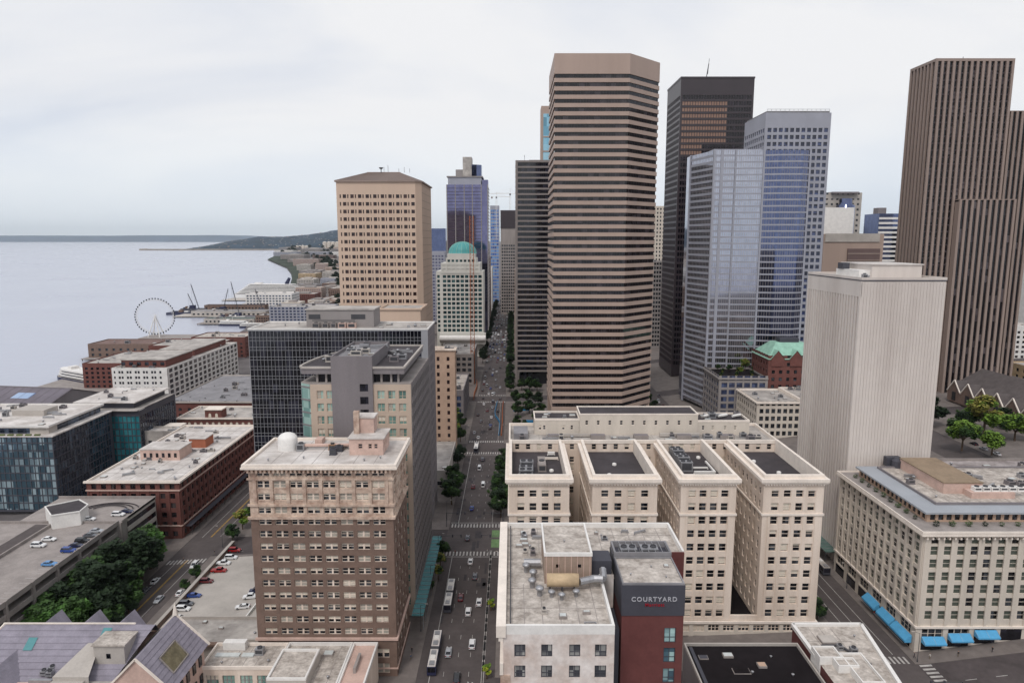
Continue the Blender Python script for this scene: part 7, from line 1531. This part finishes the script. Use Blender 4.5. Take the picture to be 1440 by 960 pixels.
# ---------------------------------------------------------------- people
def person_mesh(v,shirt,trouser):
    key=('p',v,shirt,trouser)
    if key in CARM: return CARM[key]
    st=.28 if v else .12
    J={'pelvis':(0,0,.95,.15),'chest':(0,.02,1.3,.17),'neck':(0,.03,1.5,.065),'head':(0,.04,1.66,.11),'top':(0,.03,1.76,.08),
       'lh':(-.1,0,.9,.1),'lk':(-.11,st*.7,.5,.065),'lf':(-.11,st*.5 if v else .02,.06,.05),'lt':(-.11,st*.5+.15,.04,.04),'rh':(.1,0,.9,.1),'rk':(.11,-st*.1,.5,.065),'rf':(.11,-st*1.1 if v else 0,.08,.05),'rt':(.11,-st*1.1+.15,.04,.04),
       'ls':(-.2,.02,1.42,.065),'le':(-.26,-.06,1.15,.05),'lw':(-.27,.06 if v else -.02,.9,.04),'lp':(-.27,.08,.8,.035),'rs':(.2,.02,1.42,.065),'re':(.26,.02,1.15,.05),'rw':(.27,.16 if v else 0,.92,.04),'rp':(.27,.18,.82,.035)}
    E=[('pelvis','chest'),('chest','neck'),('neck','head'),('head','top'),('pelvis','lh'),('lh','lk'),('lk','lf'),('lf','lt'),('pelvis','rh'),('rh','rk'),('rk','rf'),('rf','rt'),('chest','ls'),('ls','le'),('le','lw'),('lw','lp'),('chest','rs'),('rs','re'),('re','rw'),('rw','rp')]
    ks=list(J); me=bpy.data.meshes.new('person_skeleton'); me.from_pydata([J[k][:3] for k in ks],[(ks.index(a),ks.index(b)) for a,b in E],[])
    o=bpy.data.objects.new('tmp_person',me); COL.objects.link(o); md=o.modifiers.new('s','SKIN')
    for i,k in enumerate(ks): me.skin_vertices[0].data[i].radius=(J[k][3],J[k][3]*.8)
    me.skin_vertices[0].data[0].use_root=True; o.modifiers.new('u','SUBSURF').levels=1
    bpy.context.view_layer.update(); dg=bpy.context.evaluated_depsgraph_get(); nm=bpy.data.meshes.new_from_object(o.evaluated_get(dg)); bpy.data.objects.remove(o)
    nm.materials.clear(); [nm.materials.append(m) for m in (shirt,trouser,mat('skin_tone',(190,145,120),.6,.05,3),mat('hair_dark',(45,36,32),.8,.1,4))]
    for p in nm.polygons:
        c=p.center; p.material_index=1 if c.z<.98 and abs(c.x)<.23 else 2 if (1.5<c.z<1.72 or (abs(c.x)>.22 and c.z<.95)) else 3 if c.z>=1.68 else 0; p.use_smooth=True
    CARM[key]=nm; return nm
sh=[mat('shirt_%d'%i,c,.9,.08,3) for i,c in enumerate([(60,62,74),(150,60,60),(200,198,192),(70,90,120),(40,40,44)])]; tr=[mat('trousers_dark',(44,44,54),.9,.08,3),mat('trousers_tan',(120,108,92),.9,.08,3)]
sn=['dark grey top','red top','white top','blue top','black top']
PE=[(-28.4,249.8,1,0,0,'left kerb at the near crosswalk'),(-22,248.8,1,1,PI/2,'left part of the near crosswalk'),(-9.6,249.4,1,2,-PI/2,'right part of the near crosswalk'),(-4.2,252.6,0,4,0,'right corner by the near junction'),(-3.4,271.4,0,3,2,'right corner beyond the near junction'),(-14,275.4,1,4,PI/2,'middle of the far side crosswalk'),(-29,232,1,0,0,'left pavement past the end of the canopy'),
    (-3.4,222,1,0,0,'right pavement beside the bike lane'),(-3.6,207,1,4,PI,'right pavement lower down'),(-3.2,199,1,1,0,'right pavement near the white block'),(-29.4,185,0,4,0,'left pavement by the blue sided bus'),(-29.2,181.5,0,3,1,'left pavement waiting behind the blue bus'),(112.8,176.3,1,0,1,'corner in front of the blue awnings'),(116.5,175.3,1,2,PI/2,'pavement in front of the first blue awning'),(133.5,175,1,4,PI/2,'pavement right of the third blue awning'),(124,174.8,0,4,0,'pavement in front of the second blue awning'),
    (112.9,198,1,1,0,'pavement beside the side awnings'),(96,178.6,0,4,0,'corner behind the white parapet building'),(-128,250.8,1,4,PI/2,'crosswalk on the left avenue'),(-118.2,256,1,0,0,'corner above the parking lot')]
for i,(x,y,v,s,a,l) in enumerate(PE):
    o=bpy.data.objects.new('person',person_mesh(v,sh[s],tr[i%2])); COL.objects.link(o); z=G(x)+(.15 if (x<-26.5 or x>-4.8) and not -135<x<-119 else .03); o.location=(x,y,z); o.rotation_euler=(0,0,a)
    tag(o,('person in a %s %s, %s'%(sn[s],'walking' if v else 'standing',l)),'person','people on the pavements')
# ---------------------------------------------------------------- trees
def tree_proto(seed,leaf,hgt,rad,n=1500,col2=None):
    r=random.Random(seed); tr_=MB(); tr_.bar((0,0,0),(r.uniform(-.2,.2),0,hgt*.45),.28,0,7,.2)
    cl=[]
    for i in range(9):
        a=i*2.4+r.uniform(-.3,.3); rr=rad*r.uniform(.35,.72); z=hgt*r.uniform(.45,.85); p=(math.cos(a)*rr,math.sin(a)*rr,z); tr_.bar((0,0,hgt*r.uniform(.28,.45)),p,.12,0,5,.04); cl.append(p)
    cl.append((0,0,hgt*.9)); cr=MB()
    for p in cl:
        q=rad*r.uniform(.34,.55); leafball(cr,p[0],p[1],p[2],q,q,q*.8,n//len(cl),.30,r,0 if r.random()<.6 else 1)
        for _ in range(3): leafball(cr,p[0]+r.uniform(-q,q),p[1]+r.uniform(-q,q),p[2]+r.uniform(-q,q)*.7,q*.4,q*.4,q*.35,n//len(cl)//5,.24,r,1)
    return tr_.mesh('trunk',M['bark']),cr.mesh('crown',[leaf,col2 or leaf]),tr_,cr
TP={}
def tree(kind,x,y,z,s,label,group=None,rot=None,name='street_tree'):
    if kind not in TP:
        spec={'dark':(1,LEAF[0],9,3.6,2300,LEAF[1]),'mid':(2,LEAF[1],9,3.6,2300,LEAF[0]),'bright':(3,LEAF[2],8,3.8,2300,LEAF[1]),'yellow':(4,LEAF[4],10,3.4,1900,LEAF[2]),'young':(5,LEAF[3],4.2,1.2,420,LEAF[2]),'fresh':(8,mat('leaf_fresh',(80,118,54),.8,.3,.35,fine=1.5),9,3.6,2300,LEAF[1]),'thin':(6,LEAF[4],7.5,2.6,800,LEAF[1]),'dark2':(7,LEAF[0],10,4.2,2600,LEAF[0])}[kind]
        TP[kind]=tree_proto(*spec)
    t=thing(name,label,'tree',(x,y,z),group); t.scale=(s,s,s*(.92+.16*rnd.random())); t.rotation_euler=(0,0,rnd.uniform(0,6.28) if rot is None else rot)
    for nm,me in zip(('trunk','crown'),TP[kind][:2]): o=bpy.data.objects.new(nm,me); COL.objects.link(o); o.parent=t
    return t
T=[('fresh',-138.5,246,-5.4,1.9,'mid green tree at the far end of the clump beside the garage'),('mid',-137.5,238,-5.4,1.8,'second tree from the far end of the clump beside the garage'),('dark2',-134,231,-5.4,2.1,'large dark tree overhanging the left avenue'),('dark2',-140,225,-5.4,2.2,'large dark tree in the middle of the garage clump'),
 ('dark',-134,219,-5.4,2.0,'dark tree low in the clump, street side'),('mid',-141,213,-5.4,2.1,'mid green tree in the lower half of the garage clump'),('dark2',-134,208,-5.4,2.0,'darkest tree above the slate roof ridge'),('dark',-128.6,213,-5,1.15,'dark tree leaning over the kerb below the clump'),('fresh',-137,199,-5.4,1.6,'bright green tree just above the slate roofs'),('fresh',-143,194,-5.4,1.9,'bright green tree nearest the left edge above the slate roofs'),('mid',-144,203,-5.4,1.8,'mid green tree tight against the garage wall'),('dark',-128.5,202,-5,1.2,'dark tree behind the slate roof finial'),
 ('dark',-116.3,236,-4,.62,'small dark tree in the hedge beside the lot wall'),('mid',-116.6,228,-4,.5,'small bushy tree by the lot wall'),('mid',-115.8,268,-3.5,.8,'street tree at the foot of the brown tower on the left avenue'),('yellow',-116,279,-3.5,.9,'yellowish street tree on the left avenue beside the black glass slab'),('mid',-116,290,-3.5,.8,'green street tree further up the left avenue'),
 ('mid',-27.4,318,.1,1.25,'street tree left of the avenue below the low pale building'),('dark',-27.6,308,.1,1.25,'dark street tree left of the avenue'),('mid',-27.6,298,.1,1.2,'street tree left of the avenue near the far crosswalk'),('dark2',-29,350,.1,.9,'dense dark tree at the foot of the narrow orange building'),('dark2',-28.6,360,.1,.95,'second dense dark tree beside the narrow orange building'),
 ('dark',-26.6,246,.1,.8,'dark tree beside the end of the teal canopy'),('thin',-26.6,238,.1,.8,'thin tree over the pavement beside the teal canopy'),('thin',-26.4,229,.1,.7,'thin tree near the bus front by the teal canopy'),('dark',-28,221,.1,.4,'small dark tree behind the white roofed bus'),
 ('yellow',-36,408,.1,1.2,'olive tree in the small plaza left of the avenue'),('yellow',-44,420,.1,1.25,'second olive tree in the plaza left of the avenue'),('mid',-33,424,.1,1.1,'green tree at the plaza kerb left of the avenue'),('yellow',-38,436,.1,1.2,'olive tree at the back of the plaza left of the avenue'),('mid',-47,400,.1,1.1,'tree at the plaza corner behind the orange building'),('dark',-31,396,.1,1.0,'dark tree at the second junction left corner'),
 ('mid',-4.9,284,.1,1.35,'street tree right of the avenue nearest the junction'),('dark',-4.7,293,.1,1.3,'second street tree from the junction, right of the avenue'),('mid',-5.0,302,.1,1.4,'third street tree from the junction, right of the avenue'),('dark',-4.8,312,.1,1.3,'fourth street tree from the junction, right of the avenue'),('mid',-4.6,334,.1,1.2,'street tree beside the far end of the comb-plan block'),('mid',-4.6,347,.1,1.15,'street tree at the second junction, right side'),('mid',3,428,.4,.8,'tree on the building site plaza'),('mid',8,423,.4,.7,'small tree on the building site plaza beside the timber'),
 ('mid',2,404,.4,.9,'young tree beside the orange barrier line on the building site'),('dark',16,436,.4,.9,'dark tree at the back corner of the building site'),('mid',4,455,.2,1.2,'green tree just beyond the building site'),('dark',12,462,.2,1.2,'dark tree just beyond the building site'),('mid',19,452,.2,1.1,'green tree tight against the pink banded tower'),('dark',3,488,.2,1.2,'dark tree on the plaza before the grey banded tower'),('mid',11,492,.2,1.2,'green tree on the plaza before the grey banded tower'),('dark2',19,486,.2,1.1,'large dark tree on the plaza before the grey banded tower'),('dark',14,532,.5,1.25,'dark tree at the foot of the grey banded tower'),('mid',20,530,.5,1.1,'green tree at the foot of the grey banded tower, right'),('dark',8,536,.5,1.1,'dark tree at the foot of the grey banded tower, left'),
 ('bright',217,318,19.3,1.7,'bright lime green tree right of the white ribbed tower'),('bright',225,309,20,1.4,'smaller lime green tree beside the bright one'),('yellow',238,334,20.5,2.3,'tall olive yellow tree in front of the church'),('bright',248,326,21,1.8,'bright tree right of the olive yellow tree'),('dark',243,350,20.5,1.6,'dark tree under the church gables'),('dark2',228,360,19.5,1.7,'dark tree left of the church'),('dark2',216,372,18.5,1.6,'dark tree at the foot of the brown ribbed tower'),('mid',256,345,22,1.3,'green tree close to the church wall'),('dark',228,338,19.8,1.4,'low dark tree behind the lime green one'),('dark2',235,385,19.5,1.5,'dark tree between the church and the brown tower'),
 ('mid',94.2,196,4,.75,'street tree at the right rear corner of the comb-plan block'),('dark',94.4,206,4,.7,'dark street tree along the right avenue'),('thin',95,160,4,.7,'thin tree at the lower right junction'),('young',126,150,5,1.7,'yellow green tree at the very bottom right'),('bright',131,148,5,1.0,'second yellow green tree at the bottom right edge'),
 ('dark',113.5,330,4.5,1.0,'tree on the right avenue beyond the pink banded tower'),('dark2',114,400,4.5,1.2,'dark tree beside the podium on the right avenue'),('dark',95,470,4,1.2,'tree behind the pink banded tower'),('mid',95.5,445,4,1.1,'green tree at the foot of the pink banded tower'),('dark',113.8,375,4.5,1.0,'tree between the buses on the right avenue'),
 ('young',-6.9,208,.1,.9,'yellow green sapling in the bike lane strip'),('young',-7.0,173,.1,.95,'yellow green sapling nearest the bottom of the bike lane strip'),('yellow',152,438,35.2,.8,'golden shrub tree on the planted roof terrace'),('mid',141,436,35.2,.55,'green shrub on the planted roof terrace, left'),('dark',160,440,35.2,.6,'dark shrub on the planted roof terrace, right'),('mid',135,440,35.2,.5,'low shrub at the back of the planted roof terrace'),('yellow',146,428,35.2,.5,'olive shrub on the front of the planted roof terrace')]
for k,x,y,z,s,l in T: tree(k,x,y,z,s,l,None)
for i in range(34):
    y=516+i*16; k=['dark','mid','dark2'][i%3]
    if not any(a-3<y<b+3 for a,b in CRS): tree(k,-1.6,y,.1,1.0+.3*rnd.random(),'dark street tree in the long row right of the distant avenue','row of trees right of the distant avenue')
for i in range(20):
    y=660+i*34
    if not any(a-3<y<b+3 for a,b in CRS): tree('dark2',-28.6,y,.1,1.0+.3*rnd.random(),'dark street tree in the row left of the distant avenue','row of trees left of the distant avenue')
for i in range(16): x=129.5+i*2.6; tree('dark' if i%2 else 'thin',x,416+(i*7)%26,34.6,.34,'low planting on the podium roof terrace','low planting on the podium roof')
wr=random.Random(77)
for i in range(60):
    y=900+i*40+wr.uniform(-15,15); x=shore(y)+110+wr.uniform(-14,30)+y*.02; tree('dark2',x,y,G(x)+(0 if y<1500 else min(1,(y-1500)/4000)*40),1.5+y/1500,'dark tree in the green belt through the distant waterfront district','green belt of the waterfront district')
for i in range(46):
    y=2300+i*110+wr.uniform(-40,40); x=shore(y)+wr.uniform(60,420)*(y/3500); tree('dark2',x,y,G(x)+min(1,(y-1500)/4000)*40,1.6+y/2600,'dark tree clump near the far shore below the headland','far shore trees')
pk_=MB(); yy=[1750,2000,2300,2700,3200,3800,4500,5300,6300]
for a_,b_ in zip(yy,yy[1:]):
    za,zb_=[G(shore(q_))+min(1,(q_-1500)/4000)*6+.6 for q_ in (a_,b_)]; wa,wb=[22+(q_-1750)*.05 for q_ in (a_,b_)]
    pk_.quad((shore(a_)+1,a_,za),(shore(a_)+wa,a_,za+2),(shore(b_)+wb,b_,zb_+2),(shore(b_)+1,b_,zb_))
struct(pk_.build('park',mat('shore_park',(58,66,54),.95,.3,.02,fine=.1)))
more=random.Random(3)
for i_ in range(26):
    y=405+i_*9.2+more.uniform(-2,2); ln=more.choice([-23.5,-20.6,-17.4,-14]); c=more.choice(cs)
    if any(a<y<b for a,b in CRS): continue
    car(ln,y,0,c,more.choice(['sedan','suv','van','sedan']),'%s vehicle driving between the second and fourth junctions, about %d metres off'%(c,y),'car_on_street')
for i_ in range(16):
    y=280+i_*17; ln=more.choice([99.2,102.5,106,109.3]); c=more.choice(cs); car(ln,y,0,c,more.choice(['sedan','suv']),'%s vehicle queueing on the right hand avenue, roughly %d metres off'%(c,y),'car_on_street')
# wooded slope beyond the far district
# ---------------------------------------------------------------- haze
hz=MB(); hz.box(-54000,24000,-2900,44500,-30,900)
hm_=bpy.data.materials.new('haze_air'); hm_.use_nodes=True; nt=hm_.node_tree; nt.nodes.clear(); o_=nt.nodes.new('ShaderNodeOutputMaterial'); pv=nt.nodes.new('ShaderNodeVolumePrincipled'); pv.inputs['Color'].default_value=(.84,.93,1,1); pv.inputs['Density'].default_value=HAZE; pv.inputs['Anisotropy'].default_value=0; nt.links.new(pv.outputs[0],o_.inputs['Volume'])
if HAZE>0: h_=stuff(hz.build('haze',hm_,piv=(0,20000,0))); h_['label']='thin blue air haze over the bay and the city'; h_['category']='haze'
